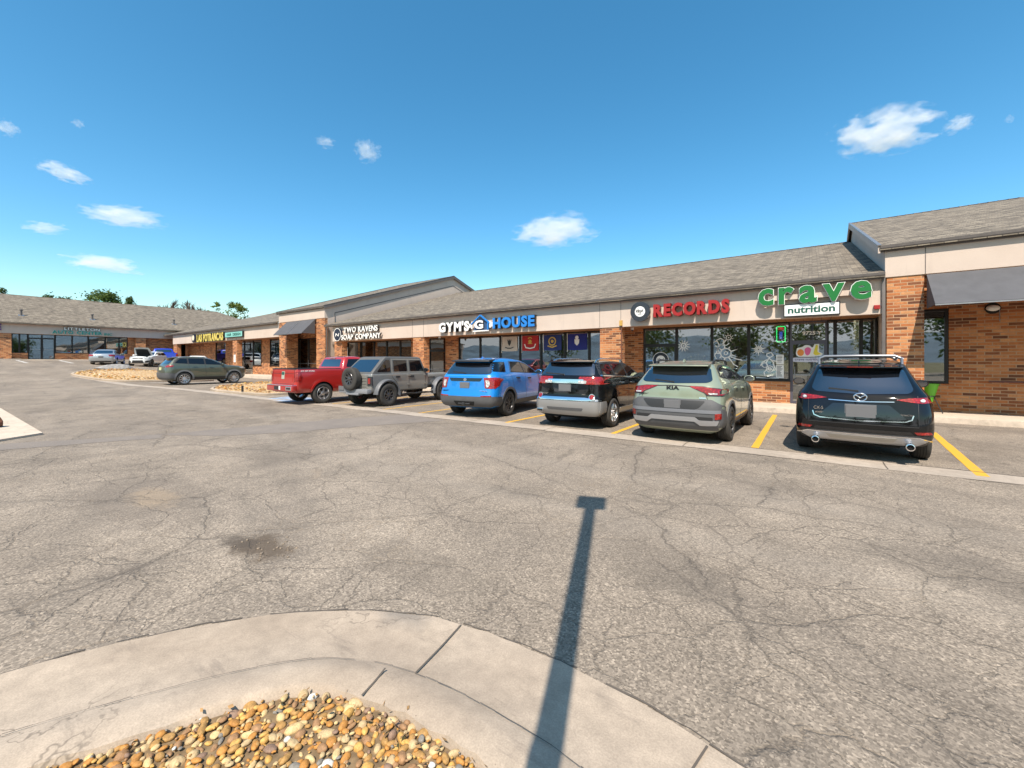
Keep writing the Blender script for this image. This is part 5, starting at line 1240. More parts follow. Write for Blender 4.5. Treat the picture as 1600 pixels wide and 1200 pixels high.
# --- pickups -------------------------------------------------------------------------------
def pickup(label, loc, rz, paint, detail, group):
    c = Car('pickup_truck', label, loc, rz, paint, 'pickup truck', group)
    LV = [(.46,-1.02,4.5,.90,.06,.2,.0,.1), (.56,-1.06,4.64,.985,.07,.25,.01,.12), (.80,-1.07,4.70,1.005,.08,.3,.015,.14), (1.08,-1.06,4.70,1.0,.08,.3,.015,.14), (1.20,-1.05,4.55,.985,.08,.3,.015,.14), (1.27,-1.045,3.9,.975,.08,.25,.015,.12), (1.31,-1.04,3.25,.968,.07,.12,.015,.08), (1.36,-1.035,3.0,.955,.06,.08,.015,.05)]
    c.body(shell(LV, 3, (), .02), c.wells(3.645, .405, 1.0)+[boxbm(-.84, .84, -.98, .80, .72, 1.6)])
    c.body(shell([(1.34,.86,3.02,.94,.08,.1,.02,.08), (1.40,.87,2.92,.925,.08,.1,.02,.1), (1.74,1.0,2.25,.80,.1,.12,.03,.12), (1.83,1.08,2.0,.735,.12,.12,.03,.12), (1.875,1.25,1.8,.60,.12,.12,.03,.1,.02), (1.89,1.45,1.65,.3,.1,.1,.02,.05)], 4, (), .01), [], 'cab')
    c.under(-.9, 4.3, .50, .98)
    c.decal('rear_window', 'B', [(-.70,1.44), (.70,1.44), (.63,1.75), (-.63,1.75)], M['cglass'], .006, .05)
    for q in ([(1.06,1.43), (1.82,1.43), (1.82,1.76), (1.22,1.76)], [(1.92,1.43), (2.72,1.43), (2.22,1.74), (1.92,1.76)]): c.decal('side_window', 'R', q, M['sglass'], .006, .04, both=True)
    c.decal('windshield', 'F', [(-.78,1.44), (.78,1.44), (.70,1.78), (-.70,1.78)], M['cglass'], .006, .05)
    if detail:
        c.decal('tail_lamp', 'B', [(.82,1.27), (.965,1.25), (.975,.90), (.82,.88)], M['red'], .014, .03, both=True); c.decal('tail_lamp', 'R', [(-.99,1.26), (-.90,1.24), (-.84,1.08), (-.90,.90), (-.99,.89)], M['red'], .012, .03, both=True)
        c.line('tailgate_seam', 'B', [(-.79,1.33), (-.79,.80), (.79,.80), (.79,1.33)], .016, M['dark'], .003); c.line('tailgate_crease', 'B', [(-.76,1.19), (.76,1.19)], .014, M['dark'], .003)
        c.decal('tailgate_panel', 'B', [(-.70,1.14), (.70,1.14), (.70,.88), (-.70,.88)], c.paint, .008, .03)
        c.decal('emblem', 'B', [(-.09,1.25), (.09,1.25), (.09,1.14), (-.09,1.14)], M['dkgreen'], .02, .01); c.decal('emblem_plate', 'B', [(-.11,1.27), (.11,1.27), (.11,.98), (-.11,.98)], plain('sticker_grey', (.35,.36,.30), .4), .012, .01)
        c.part('rear_bumper', [c.paint, M['chrome']], lambda m: (m.box(-.97, .97, -1.22, -1.02, .52, .74, .03)), 40)
        c.part('bumper_step', M['chrome'], lambda m: (m.box(-.95, .95, -1.225, -1.0, .735, .765, .008), m.box(.48, .90, -1.232, -1.20, .56, .70, .01)))
        c.part('bumper_pad', M['dark'], lambda m: m.box(.55, .84, -1.237, -1.22, .60, .67))
        c.part('number_plate', M['dark'], lambda m: m.box(-.36, -.02, -1.235, -1.215, .57, .71)); c.part('plate_sticker', M['wht'], lambda m: m.box(0.0, .10, -1.235, -1.215, .57, .71))
        c.part('bed_rail', M['dark'], lambda m: (m.box(-.95, -.84, -1.0, .80, 1.36, 1.385, .008), m.box(.84, .95, -1.0, .80, 1.36, 1.385, .008), m.box(-.9, .9, -1.04, -.98, 1.345, 1.38, .008)))
        c.text('badge', 'Z71 OFF ROAD', .07, -.62, 1.265, M['wht'], .55, view='R')
        c.part('marker_lamp', M['clear'], lambda m: [m.box(x-.05, x+.05, .99, 1.05, 1.79, 1.815, .008) for x in (-.14, 0, .14)])
        for yy in (0, 3.645): c.arc('wheel_arch', yy, .415, .452, .52, -4, 184, c.paint, .022)
        for q in ([(.83,1.34), (.83,.56)], [(1.88,1.42), (1.88,.56)], [(2.9,1.36), (2.95,.56)]): c.line('door_seam', 'R', q, .012, M['dark'], .003, True)
    else:
        c.decal('tail_lamp', 'B', [(.80,1.27), (.965,1.25), (.975,.90), (.80,.88)], M['red'], .014, .03, both=True)
        c.part('rear_bumper', M['chrome'], lambda m: m.box(-.95, .95, -1.2, -1.02, .52, .72, .03), 40)
    c.decal('head_lamp', 'F', [(.55,1.1), (.95,1.1), (.95,.9), (.6,.9)], M['clear'], .01, .02, both=True); c.decal('grille', 'F', [(-.55,1.12), (.55,1.12), (.5,.75), (-.5,.75)], M['dark'], .008, .04)
    c.part('front_bumper', M['chrome'], lambda m: m.box(-.95, .95, 4.55, 4.8, .48, .70, .04), 40)
    c.wheels(3.645, .865, .405, .265, .255, (5, True) if False else (5, False), M['alloy']); c.mirrors(2.6, 1.42, .98, M['dark'])
    return c
pickup('red pickup truck with open bed, parked beside the gravel island', (-16.64, 8.95), rad(1.0), mat_paint('paint_red', (.40,.017,.012), .1, rough=.3), True, 'cars parked in front of the shops')
pickup('bright blue pickup truck before the far brick wall, right of the white hatchback', (-57.4, 14.7), rad(82), mat_paint('paint_royal', (.012,.04,.50), .1, rough=.3), False, None)

# --- dark green suv ------------------------------------------------------------------
p_olive = mat_paint('paint_olive', (.078,.092,.066), .2, rough=.3)
c = Car('parked_car', 'dark green suv with bright alloy wheels, parked beyond the gravel island', (-31.93, 8.86), rad(2.0), p_olive, group='cars parked in front of the shops')
LV = [(.26,-.72,3.35,.72,.10,.3,.05,.15), (.34,-.84,3.5,.86,.16,.35,.06,.2), (.46,-.92,3.60,.915,.20,.40,.08,.22), (.66,-.95,3.65,.93,.22,.42,.09,.24), (.85,-.93,3.66,.928,.22,.42,.09,.24), (1.0,-.90,3.6,.92,.24,.42,.10,.25), (1.10,-.88,3.2,.90,.25,.38,.10,.22), (1.17,-.85,2.5,.87,.24,.28,.10,.15), (1.23,-.80,2.3,.83,.22,.22,.10,.12),
      (1.50,-.56,1.7,.69,.18,.2,.10,.14), (1.59,-.47,1.38,.63,.17,.18,.10,.14), (1.64,-.30,1.15,.565,.16,.18,.1,.14,.05,.03), (1.665,0,.9,.42,.15,.15,.06,.1,.05,.02), (1.67,.2,.7,.2,.1,.1,.03,.05,.02,.02)]
c.body(shell(LV, 3, [(0,.95,.012,.6,.25)]), c.wells(2.72, .37, .93)); c.under(-.7, 3.3, .32, .92)
c.decal('rear_window', 'B', [(-.68,1.23), (.68,1.23), (.58,1.54), (-.58,1.54)], M['cglass'], .005, .06); c.slab('spoiler', p_olive, [(-.42,1.62), (-.68,1.60), (-.685,1.575), (-.46,1.56)], .60, .10, 0)
c.decal('tail_lamp', 'B', [(.52,1.12), (.87,1.15), (.885,1.05), (.60,1.04)], M['red'], .010, .02, both=True); c.decal('lower_bumper_side', 'R', [(-.77,.70), (-.52,.68), (-.45,.55), (-.46,.38), (-.77,.38)], M['grey'], .012, .02, both=True)
c.decal('tail_lamp', 'R', [(-.78,1.16), (-.52,1.14), (-.62,1.05), (-.78,1.05)], M['red'], .010, .02, both=True)
c.decal('lower_bumper', 'B', [(-.92,.72), (.92,.72), (.90,.32), (-.90,.32)], M['grey'], .008, .03); c.plate(0, .95, .31, .15, m=plain('plate_pale', (.55,.55,.30), .5))
c.decal('window_band', 'R', [(-.55,1.28), (.3,1.22), (2.20,1.16), (1.5,1.51), (1.1,1.575), (-.1,1.585), (-.4,1.52)], M['dark'], .003, .03, both=True)
for q in ([(-.44,1.295), (.18,1.255), (.18,1.545), (-.16,1.545)], [(.26,1.25), (1.06,1.215), (1.06,1.55), (.26,1.56)], [(1.14,1.21), (2.08,1.175), (1.45,1.49), (1.14,1.54)]): c.decal('side_window', 'R', q, M['sglass'], .006, .03, both=True)
c.decal('windshield', 'F', [(-.72,1.26), (.72,1.26), (.60,1.55), (-.60,1.55)], M['cglass'], .005, .06); c.decal('head_lamp', 'F', [(.5,1.05), (.88,1.02), (.86,.94), (.55,.97)], M['clear'], .008, .02, both=True)
for yy in (0, 2.72): c.arc('wheel_arch_trim', yy, .38, .418, .51, -8, 188, plain('arch_grey', (.15,.155,.16), .5), .014)
c.decal('sill_trim', 'R', [(.46,.30), (2.25,.30), (2.25,.47), (.46,.47)], M['dark'], .012, .02, both=True)
for q in ([(.22,1.22), (.32,.75), (.5,.5)], [(1.10,1.19), (1.12,.48)], [(2.12,1.14), (2.18,.5)]): c.line('door_seam', 'R', q, .012, M['dark'], .003, True)
c.decal('door_handle', 'R', [(.42,1.09), (.66,1.08), (.66,1.045), (.42,1.055)], p_olive, .03, .015, both=True); c.decal('door_handle', 'R', [(1.28,1.07), (1.52,1.06), (1.52,1.025), (1.28,1.035)], p_olive, .03, .015, both=True)
c.root.scale = (1, 1, 1.04)
c.wheels(2.72, .80, .37, .235, .265, (10, False), M['alloy']); c.mirrors(2.0, 1.21, .88, p_olive); c.rails(.57, -.15, 1.25, 1.60, M['silver'], .06, .015)

# --- silver sedan, white hatchback with its hood up -------------------------------------------
p_silver = mat_paint('paint_silver', (.40,.41,.42), .5, rough=.3)
c = Car('parked_car', 'silver sedan with red tail lamps, parked facing the far shop windows', (-54.0, 9.3), rad(68), p_silver, group='cars before the far shops')
LV = [(.20,-.85,3.3,.70,.1,.3,.05,.15), (.28,-.98,3.45,.84,.16,.35,.07,.2), (.45,-1.05,3.55,.90,.2,.4,.09,.22), (.65,-1.07,3.58,.91,.22,.42,.1,.24), (.82,-1.04,3.5,.90,.22,.42,.1,.24), (.94,-1.0,3.2,.88,.22,.36,.1,.2), (1.0,-.7,2.55,.84,.2,.28,.08,.15), (1.04,-.45,2.3,.80,.2,.22,.08,.12), (1.32,.15,1.55,.66,.18,.2,.08,.14), (1.40,.35,1.30,.60,.17,.18,.08,.14), (1.44,.55,1.1,.46,.16,.16,.06,.1), (1.45,.7,1.0,.2,.1,.1,.03,.05)]
c.body(shell(LV, 3, (), .04), c.wells(2.7, .33, .905)); c.under(-.8, 3.3, .24, .9)
c.decal('rear_window', 'B', [(-.66,1.06), (.66,1.06), (.55,1.34), (-.55,1.34)], M['cglass'], .005, .05); c.decal('tail_lamp', 'B', [(.48,.93), (.87,.95), (.88,.76), (.56,.78)], M['red'], .01, .03, both=True); c.decal('tail_lamp', 'R', [(-.86,.95), (-.66,.93), (-.76,.80), (-.86,.78)], M['red'], .01, .03, both=True)
for q in ([(-.2,1.06), (.85,1.02), (.85,1.34), (.30,1.33)], [(.92,1.02), (2.0,1.0), (1.4,1.30), (.92,1.345)]): c.decal('side_window', 'R', q, M['sglass'], .005, .03, both=True)
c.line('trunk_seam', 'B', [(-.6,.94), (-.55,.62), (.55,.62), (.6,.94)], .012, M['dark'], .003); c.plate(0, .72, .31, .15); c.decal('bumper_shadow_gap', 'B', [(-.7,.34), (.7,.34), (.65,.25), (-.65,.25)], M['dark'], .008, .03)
c.wheels(2.7, .78, .33, .215, .22, (5, False), M['alloy']); c.mirrors(1.95, 1.04, .85, p_silver)
p_white = mat_paint('paint_white', (.74,.74,.72), .0, rough=.3)
def hatch(label, loc, rz, raised, group):
    c = Car('parked_car', label, loc, rz, p_white, group=group)
    LV = [(.20,-.60,3.15,.70,.1,.3,.05,.15), (.28,-.70,3.3,.84,.16,.35,.06,.2), (.45,-.76,3.38,.885,.2,.4,.08,.24), (.70,-.78,3.38,.895,.22,.42,.08,.26), (.86,-.77,3.3,.89,.22,.42,.08,.26), (.97,-.75,3.0,.87,.22,.4,.08,.24), (1.03,-.72,2.4,.84,.2,.28,.08,.15), (1.08,-.68,2.1,.81,.2,.22,.08,.12), (1.35,-.5,1.5,.68,.18,.2,.08,.14), (1.43,-.42,1.2,.62,.17,.18,.08,.14), (1.47,-.2,1.0,.48,.16,.16,.06,.1,.03), (1.48,.2,.8,.2,.1,.1,.03,.05)]
    c.body(shell(LV, 3, (), .04), c.wells(2.64, .325, .89)+([boxbm(-.68, .68, 2.18, 3.12, .80, 1.6)] if raised else [])); c.under(-.6, 2.2, .24, .89)
    if raised:
        c.part('engine', M['dark'], lambda m: (m.box(-.6, .6, 2.25, 3.0, .74, .86, .03), m.box(-.3, .25, 2.4, 2.85, .84, .95, .03), m.box(.35, .55, 2.5, 2.8, .84, .96, .02)))
        mb = MB()
        def hoodpt(t, u): # open hood leaning back on its hinge
            w = .72-.14*u*u; return Vector((w*t, 2.12+.52*u+.05*(1-t*t)*u, 1.05+.72*u+.03*(1-t*t)))
        rings = [[hoodpt(-1+2*i/8, j/6) for i in range(9)] for j in range(7)]
        mb.loft([[p+Vector((0,-.02,.02)) for p in r] for r in rings], closed=False, cap=False)
        mb.build('raised_hood', p_white, c.root, smooth=50)
        mb = MB(); mb.loft([[p+Vector((0,.02,-.02)) for p in r[1:-1]] for r in rings[:-1]], closed=False, cap=False); mb.build('hood_lining', M['dark'], c.root, smooth=50)
    c.decal('head_lamp', 'F', [(.44,.86), (.80,.92), (.82,.78), (.50,.74)], M['clear'], .01, .03, both=True); c.decal('grille', 'F', [(-.42,.78), (.42,.78), (.40,.70), (-.40,.70)], M['dark'], .008, .02); c.decal('air_intake', 'F', [(-.40,.56), (.40,.56), (.46,.30), (-.46,.30)], M['dark'], .008, .04); c.decal('side_intake', 'F', [(.56,.50), (.80,.56), (.80,.36), (.56,.32)], M['dark'], .008, .03, both=True)
    c.decal('windshield', 'F', [(-.70,1.10), (.70,1.10), (.58,1.37), (-.58,1.37)], M['cglass'], .006, .05); c.decal('rear_window', 'B', [(-.62,1.1), (.62,1.1), (.54,1.36), (-.54,1.36)], M['cglass'], .006, .05)
    for q in ([(-.5,1.10), (.55,1.07), (.55,1.36), (-.25,1.36)], [(.62,1.07), (1.9,1.05), (1.3,1.33), (.62,1.37)]): c.decal('side_window', 'R', q, M['sglass'], .005, .03, both=True)
    c.decal('tail_lamp', 'B', [(.55,1.0), (.85,1.0), (.85,.82), (.6,.82)], M['red'], .01, .03, both=True)
    c.wheels(2.64, .77, .325, .225, .23, (5, True), M['alloyd']); c.mirrors(1.85, 1.06, .84, p_white)
hatch('white hatchback with its hood propped open, beside the silver sedan', (-55.6, 13.4), rad(-126), True, 'cars before the far shops')
hatch('white hatchback mostly hidden behind the dark green suv', (-50., 15.4), rad(75), False, None)
# ------------------------------------------------------------------ signs and small things on the shops
def letters(root, txt, x0, x1, z0, h, y, fm, rm, dep=.08, bold=.02, gap=.16, rb=.0, shear=0., T=None, xh=None, rdep=None):
    """separate channel letters: face on its return; fits txt into x0..x1 with cap height h"""
    G = []
    ref = None
    for ch in txt:
        if ch == ' ': G.append(None); continue
        mb = MB(); mb.text(ch, 1.0, .1, Matrix.Identity(4), bold, shear)
        co = [v.co for v in mb.bm.verts]
        G.append((min(v.x for v in co), max(v.x for v in co), min(v.z for v in co), max(v.z for v in co))); mb.bm.free()
    big = [g for c, g in zip(txt, G) if g and c not in "',."]
    zb = max(sorted(g[2] for g in big)[:1]); zt = max(g[3] for g in big); k = h/(zt-zb)
    wid = [((g[1]-g[0])*k if g else h*.45) for g in G]; tot = sum(wid); n = len(txt)
    gp = gap*h; sx = (x1-x0-gp*(n-1))/tot; x = x0
    for ch, g, w in zip(txt, G, wid):
        if g:
            for nm, m, bo, d, yy in (('letter', fm, bold, dep, y), ('letter_return', rm, bold+rb, rdep or dep*1.2, y+dep*.5+.002+(rdep or dep*1.2)*.5)):
                mb = MB(); mb.text(ch, 1.0, d, Matrix.Identity(4), bo, shear)
                S = Matrix.Diagonal((k*sx, 1, k, 1))
                cx = (g[0]+g[1])/2
                off = x+w*sx/2 - (0 if False else 0)
                co = [v.co.x for v in mb.bm.verts]; c0 = (min(co)+max(co))/2
                bmesh.ops.transform(mb.bm, matrix=Matrix.Translation((off, yy, z0-zb*k)) @ S @ Matrix.Translation((-c0, 0, 0)), verts=mb.bm.verts)
                if T is not None: xf(mb, T)
                o = mb.build(nm, m, root if nm == 'letter' else last)
                if nm == 'letter': last = o
        x += w*sx+gp
def sign(label, x, z, y=16.5, cat='sign', name='shop_sign'): return thing(name, label, cat, (x, y, z), world=True)
def disc(par, name, m, x, y, z, r, d, n=40, r0=0.0, T=None):
    mb = MB()
    if r0: mb.lathe([(r0, 0), (r, 0), (r, d), (r0, d)], (x, y, z), 'y', n, True)
    else: mb.lathe([(0, 0), (r-.006, 0), (r, .006), (r, d), (0, d)], (x, y, z), 'y', n)
    if T is not None: xf(mb, T)
    return mb.build(name, m, par, smooth=40)
# two ravens
s = sign('white lettered soap company sign with round dark emblem on the fascia', -24.2, 3.1)
d = disc(s, 'emblem', plain('emblem_navy', (.018,.020,.035), .4), -26.69, 16.30, 3.52, .43, .15); disc(s, 'emblem_ring', M['wht'], -26.69, 16.292, 3.52, .45, .006, 40, .415)
part('raven_mark', s, M['wht'], lambda m: (m.prism([(-26.93,16.298,3.40), (-26.88,16.298,3.62), (-26.75,16.298,3.58), (-26.6,16.298,3.45), (-26.5,16.298,3.62), (-26.44,16.298,3.58), (-26.55,16.298,3.38), (-26.70,16.298,3.48), (-26.82,16.298,3.54), (-26.86,16.298,3.40)], (0,-.008,0)),))
letters(s, 'TWO RAVENS', -25.91, -22.2, 3.60, .36, 16.30, M['wht'], M['ret'], .03, .012, .12, .006, rdep=.10); letters(s, 'SOAP COMPANY', -26.2, -21.9, 3.13, .34, 16.30, M['wht'], M['ret'], .03, .012, .12, .006, rdep=.10)
# gym
s = sign('white and blue gym sign with house and barbell emblem on the fascia', -13.6, 3.1)
letters(s, "GYM'S", -16.73, -14.52, 3.25, .53, 16.30, M['wht'], M['blk'], .04, .045, .10, .02, rdep=.14); letters(s, 'HOUSE', -12.94, -10.47, 3.29, .54, 16.30, M['signblue'], M['blk'], .04, .045, .10, .02, rdep=.14)
part('house_outline', s, M['signblue'], lambda m: [m.bar(a, b_, .06, .09, (0,1,0)) for a, b_ in (((-14.35,16.3,3.58), (-13.74,16.3,4.02)), ((-13.74,16.3,4.02), (-13.13,16.3,3.58)), ((-13.25,16.3,3.62), (-13.25,16.3,3.26)))])
part('house_panel', s, plain('sign_navy', (.03,.07,.16), .4), lambda m: m.prism([(-14.2,16.34,3.26), (-13.28,16.34,3.26), (-13.28,16.34,3.62), (-13.74,16.34,3.95), (-14.2,16.34,3.62)], (0,.1,0)))
letters(s, 'G', -14.12, -13.55, 3.32, .44, 16.27, M['wht'], M['blk'], .04, .04, .1, .02)
part('base_bar', s, M['wht'], lambda m: m.box(-14.25, -13.2, 16.28, 16.33, 3.19, 3.25))
for x, h in ((-14.46,.10), (-14.33,.16), (-13.10,.16), (-12.99,.10)): part('barbell_plate', s, M['wht'], lambda m: m.box(x-.045, x+.045, 16.28, 16.33, 3.52-h, 3.52+h))
# records
s = sign('red RECORDS sign with a black vinyl disc beside it on the fascia', -3.9, 3.1)
d = disc(s, 'record', plain('vinyl_black', (.012,.014,.022), .22, coat=.6), -5.5, 16.24, 3.62, .385, .13, 48)
for r in (.36, .31, .26): disc(s, 'groove', plain('vinyl_groove', (.04,.045,.06), .3), -5.5, 16.236, 3.62, r, .004, 48, r-.014)
disc(s, 'record_label', M['wht'], -5.5, 16.232, 3.62, .205, .006)
part('label_script', s, M['blk'], lambda m: (m.text('Vinyl', .17, .006, Matrix.Translation((-5.51,16.229,3.59)), .006, .35, 'CENTER', .30), m.text('RECORDS', .05, .006, Matrix.Translation((-5.5,16.229,3.50)), 0, 0, 'CENTER', .16)))
letters(s, 'RECORDS', -4.98, -2.35, 3.36, .50, 16.26, M['signred'], plain('sign_dark_red', (.16,.012,.01), .4), .04, .05, .09, .012, rdep=.16)
# crave
s = sign('green lower case crave sign with white edging, over the nutrition panel', 0, 3.5)
letters(s, 'crave', -1.47, 1.44, 3.52, .56, 16.24, M['signgreen'], M['wht'], .03, .028, .26, .016, rdep=.10)
part('raceway', s, M['stucco'], lambda m: m.box(-1.2, 1.3, 16.36, 16.498, 3.68, 3.84))
s = sign('white framed panel sign reading nutrition in dark green', -.03, 3.13)
part('panel', s, M['wht'], lambda m: m.box(-.735, .68, 16.30, 16.45, 3.135, 3.50, .008)); part('panel_frame', s, M['blk'], lambda m: [m.box(*q) for q in ((-.76,.705,16.29,16.46,3.11,3.135), (-.76,.705,16.29,16.46,3.50,3.525), (-.76,-.735,16.29,16.46,3.135,3.50), (.68,.705,16.29,16.46,3.135,3.50))])
part('lettering', s, M['dkgreen'], lambda m: m.text('nutrition', .30, .006, Matrix.Translation((-.03,16.296,3.225)), .008, 0, 'CENTER', 1.22))
# far ones
s = sign('yellow capital lettered sign with a round emblem on the far fascia', -50, 3.7)
letters(s, 'LAS POTRANCAS', -53.1, -46.2, 3.72, .78, 16.28, M['signyellow'], M['blk'], .03, .03, .06, .045, rdep=.12); disc(s, 'emblem', plain('emblem_navy', (0,0,0)), -54.2, 16.3, 4.15, .46, .15); disc(s, 'emblem_face', M['cream'], -54.25, 16.295, 4.2, .30, .004)
s = sign('pale teal panel sign beside the yellow lettered sign', -43.9, 3.95)
part('panel', s, M['teal'], lambda m: m.box(-45.85, -42.05, 16.32, 16.48, 3.97, 4.42, .01)); part('panel_frame', s, M['blk'], lambda m: m.box(-45.9, -42.0, 16.33, 16.49, 3.92, 4.47)); part('lettering', s, M['dkgreen'], lambda m: m.text('HAIR', .34, .006, Matrix.Translation((-44.9,16.315,4.08)), .01, 0, 'CENTER', 1.05)); part('lettering', s, M['dkgreen'], lambda m: m.text('DESIGN', .34, .006, Matrix.Translation((-43.2,16.315,4.08)), .01, 0, 'CENTER', 1.7))
TL = TX(-64.0)
s = thing('shop_sign', 'teal and white auto shop sign in two rows on the far left fascia', 'sign', (-64, 9.2, 4.5), world=True)
letters(s, 'LITTLETON', 7.95, 10.65, 4.98, .30, -.12, M['wht'], M['dkgreen'], .03, .03, .12, .06, T=TL); letters(s, 'AUTO CENTER', 7.08, 10.85, 4.56, .36, -.12, plain('sign_deep_teal', (.015,.26,.21), .4), M['wht'], .03, .04, .08, .03, T=TL); letters(s, 'INC', 11.0, 11.66, 4.54, .28, -.10, MATS['sign_deep_teal'], M['wht'], .03, .03, .1, .02, T=TL)
s = thing('shop_sign', 'purple lettered sign cut off by the left edge of the view', 'sign', (-64, 2.8, 4.7), world=True)
letters(s, 'E', 3.3, 3.75, 4.72, .60, -.12, M['purple'], M['ret'], .04, .04, .1, .01, T=TL)

def small(name, label, cat, m, fn, group=None, smooth=None, T=None):
    mb = MB(); fn(mb)
    if T is not None: xf(mb, T)
    return tag(mb.build(name, m, smooth=smooth), label, cat, group)
small('alarm_box', 'small red alarm box at the right end of the fascia under the crave letters', 'alarm box', M['signred'], lambda m: m.box(1.50, 1.64, 16.42, 16.498, 3.22, 3.34, .01))
jb = thing('conduit_box', 'yellow junction box with a conduit on the brick column left of the record disc', 'junction box', (-6.34, 16.5, 2.9), world=True)
part('box', jb, plain('ochre_box', (.50,.30,.07), .5), lambda m: m.box(-6.42, -6.30, 16.42, 16.499, 3.12, 3.34, .01)); part('conduit', jb, plain('conduit_red', (.14,.05,.03), .5), lambda m: m.tube([(-6.35,16.49,3.12), (-6.35,16.505,.2)], .022, 8))
wl = thing('wall_lamp', 'white oval bulkhead lamp high on the shaded brick wall at right', 'wall lamp', (4.2, 17.75, 3.18), world=True)
def oval(m):
    t = bmesh.new(); bmesh.ops.create_uvsphere(t, u_segments=20, v_segments=10, radius=1); m.merge(t, Matrix.Translation((4.2,17.70,3.18)) @ Matrix.Diagonal((.14,.06,.085,1)))
part('diffuser', wl, M['wht'], oval, smooth=60); part('base', wl, M['frame'], lambda m: m.lathe([(.16,0), (.16,.03), (0,.03)], (4.2,17.718,3.18), 'y', 20))
for k, (x, y, lb_) in enumerate(((-17.3,16.9,'white dome camera under the soffit below the gym sign'), (-6.15,17.2,'white dome camera under the soffit below the record disc'))):
    cm = thing('security_camera', lb_, 'camera', (x, y, 2.95), world=True)
    part('dome', cm, M['dark'], lambda m: m.lathe([(.045,2.985), (.04,2.955), (.02,2.935), (0,2.93)], (x,y,0), 'z', 16), smooth=60); part('mount', cm, M['wht'], lambda m: m.lathe([(.065,2.985), (.065,3.08), (0,3.08)], (x,y,0), 'z', 16), smooth=40)
def notice(x0, x1, z0, z1, y, label, rows=7):
    n_ = thing('notice', label, 'notice', ((x0+x1)/2, y, z0), world=True)
    part('sheet', n_, M['wht'], lambda m: m.box(x0, x1, y-.004, y, z0, z1))
    part('print', n_, M['grey'], lambda m: [m.box(x0+.03, x1-.03-RD.uniform(0, .08), y-.006, y-.0045, z1-.06-(z1-z0-.08)*i/rows, z1-.06-(z1-z0-.08)*i/rows+.022) for i in range(rows)])
notice(-1.06, -.83, 1.55, 1.90, 17.985, 'upper of two white sheets taped inside the window left of the crave door', 5); notice(-1.07, -.83, 1.05, 1.52, 17.985, 'lower of two white sheets taped inside the window left of the crave door', 9)
notice(-28.25, -27.95, 2.0, 2.7, 17.915, 'white notice on the brick wall at the left end of the soap shop', 6); notice(-44.4, -43.95, 1.6, 2.3, 16.525, 'white notice on the brick column of the far shop', 6)
ns = thing('neon_sign', 'small upright neon sign with green border in the window left of the crave door', 'neon sign', (-.93, 18.05, 2.3), world=True)
part('backing', ns, M['blk'], lambda m: m.box(-1.06, -.78, 18.06, 18.075, 2.36, 2.94)); part('border_tube', ns, mat_emit('neon_green', (.05,1.,.22), 3.5), lambda m: m.tube([(a, 18.03, b_) for a, b_ in rnd([(-1.05,2.37), (-.79,2.37), (-.79,2.93), (-1.05,2.93)], .05)], .016, 8, True), smooth=60)
part('letter_tube', ns, mat_emit('neon_red', (1.,.06,.05), 2.5), lambda m: m.text('OPEN', .15, .012, Matrix.Translation((-.92,18.03,2.80)), .004, 0, 'CENTER', .17)); part('panel_glow', ns, mat_emit('neon_blue', (.12,.2,1.), 1.2), lambda m: m.box(-.97, -.87, 18.035, 18.045, 2.48, 2.74))
# window art on the record shop: thin white paint on the panes
def ring(m, x, z, r0, r1, y=17.988, n=24):
    m.faces([(x+r*math.cos(2*math.pi*k/n), y, z+r*math.sin(2*math.pi*k/n)) for r in (r0, r1) for k in range(n)], [(k, (k+1) % n, n+(k+1) % n, n+k) for k in range(n)])
def rays(m, x, z, r0, r1, n, w, y=17.988, wob=0.):
    for k in range(n):
        a = 2*math.pi*(k+.5)/n; R1 = r1*(1-wob*(k % 2)); c_, s_ = math.cos(a), math.sin(a)
        m.faces([(x+r0*c_-w*s_, y, z+r0*s_+w*c_), (x+r0*c_+w*s_, y, z+r0*s_-w*c_), (x+R1*c_, y, z+R1*s_)], [(0,1,2)])
def stroke(m, pts, w, y=17.987):
    q = strip2(pts, w); n = len(pts)
    m.faces([(a, y, b_) for a, b_ in q], [(i, i+1, 2*n-2-i, 2*n-1-i) for i in range(n-1)])
small('window_painting', 'small white painted sun on the record shop window', 'window painting', M['wht'], lambda m: (ring(m, -4.28, 2.30, .07, .12), ring(m, -4.28, 2.30, 0.001, .035), rays(m, -4.28, 2.30, .14, .27, 12, .025)))
def dj(m):
    ring(m, -2.72, 1.98, .165, .20); ring(m, -2.72, 1.98, .05, .075); ring(m, -2.62, 2.58, .075, .10); ring(m, -2.62, 2.58, .001, .025)
    rays(m, -2.72, 1.98, .19, .46, 9, .028, wob=.3); rays(m, -2.62, 2.58, .12, .19, 9, .014)
    for p in ([(-3.05,2.5), (-2.95,2.3), (-3.0,2.1), (-2.9,1.95)], [(-3.05,2.5), (-2.9,2.56), (-2.78,2.48), (-2.85,2.3), (-2.95,2.3)], [(-2.85,2.3), (-2.7,2.28), (-2.6,2.36)], [(-3.0,2.1), (-3.12,1.9), (-3.05,1.75)], [(-2.70,2.50), (-2.86,2.28)], [(-3.05,2.46), (-3.15,2.42), (-3.22,2.2)], [(-2.56,1.84), (-2.35,1.75), (-2.15,1.7)], [(-2.62,1.82), (-2.45,1.55), (-2.3,1.45)], [(-3.1,2.28), (-2.98,2.2), (-3.02,2.09)]): stroke(m, p, .034)
small('window_painting', 'white painted figure with a turntable on the record shop window', 'window painting', M['wht'], dj)
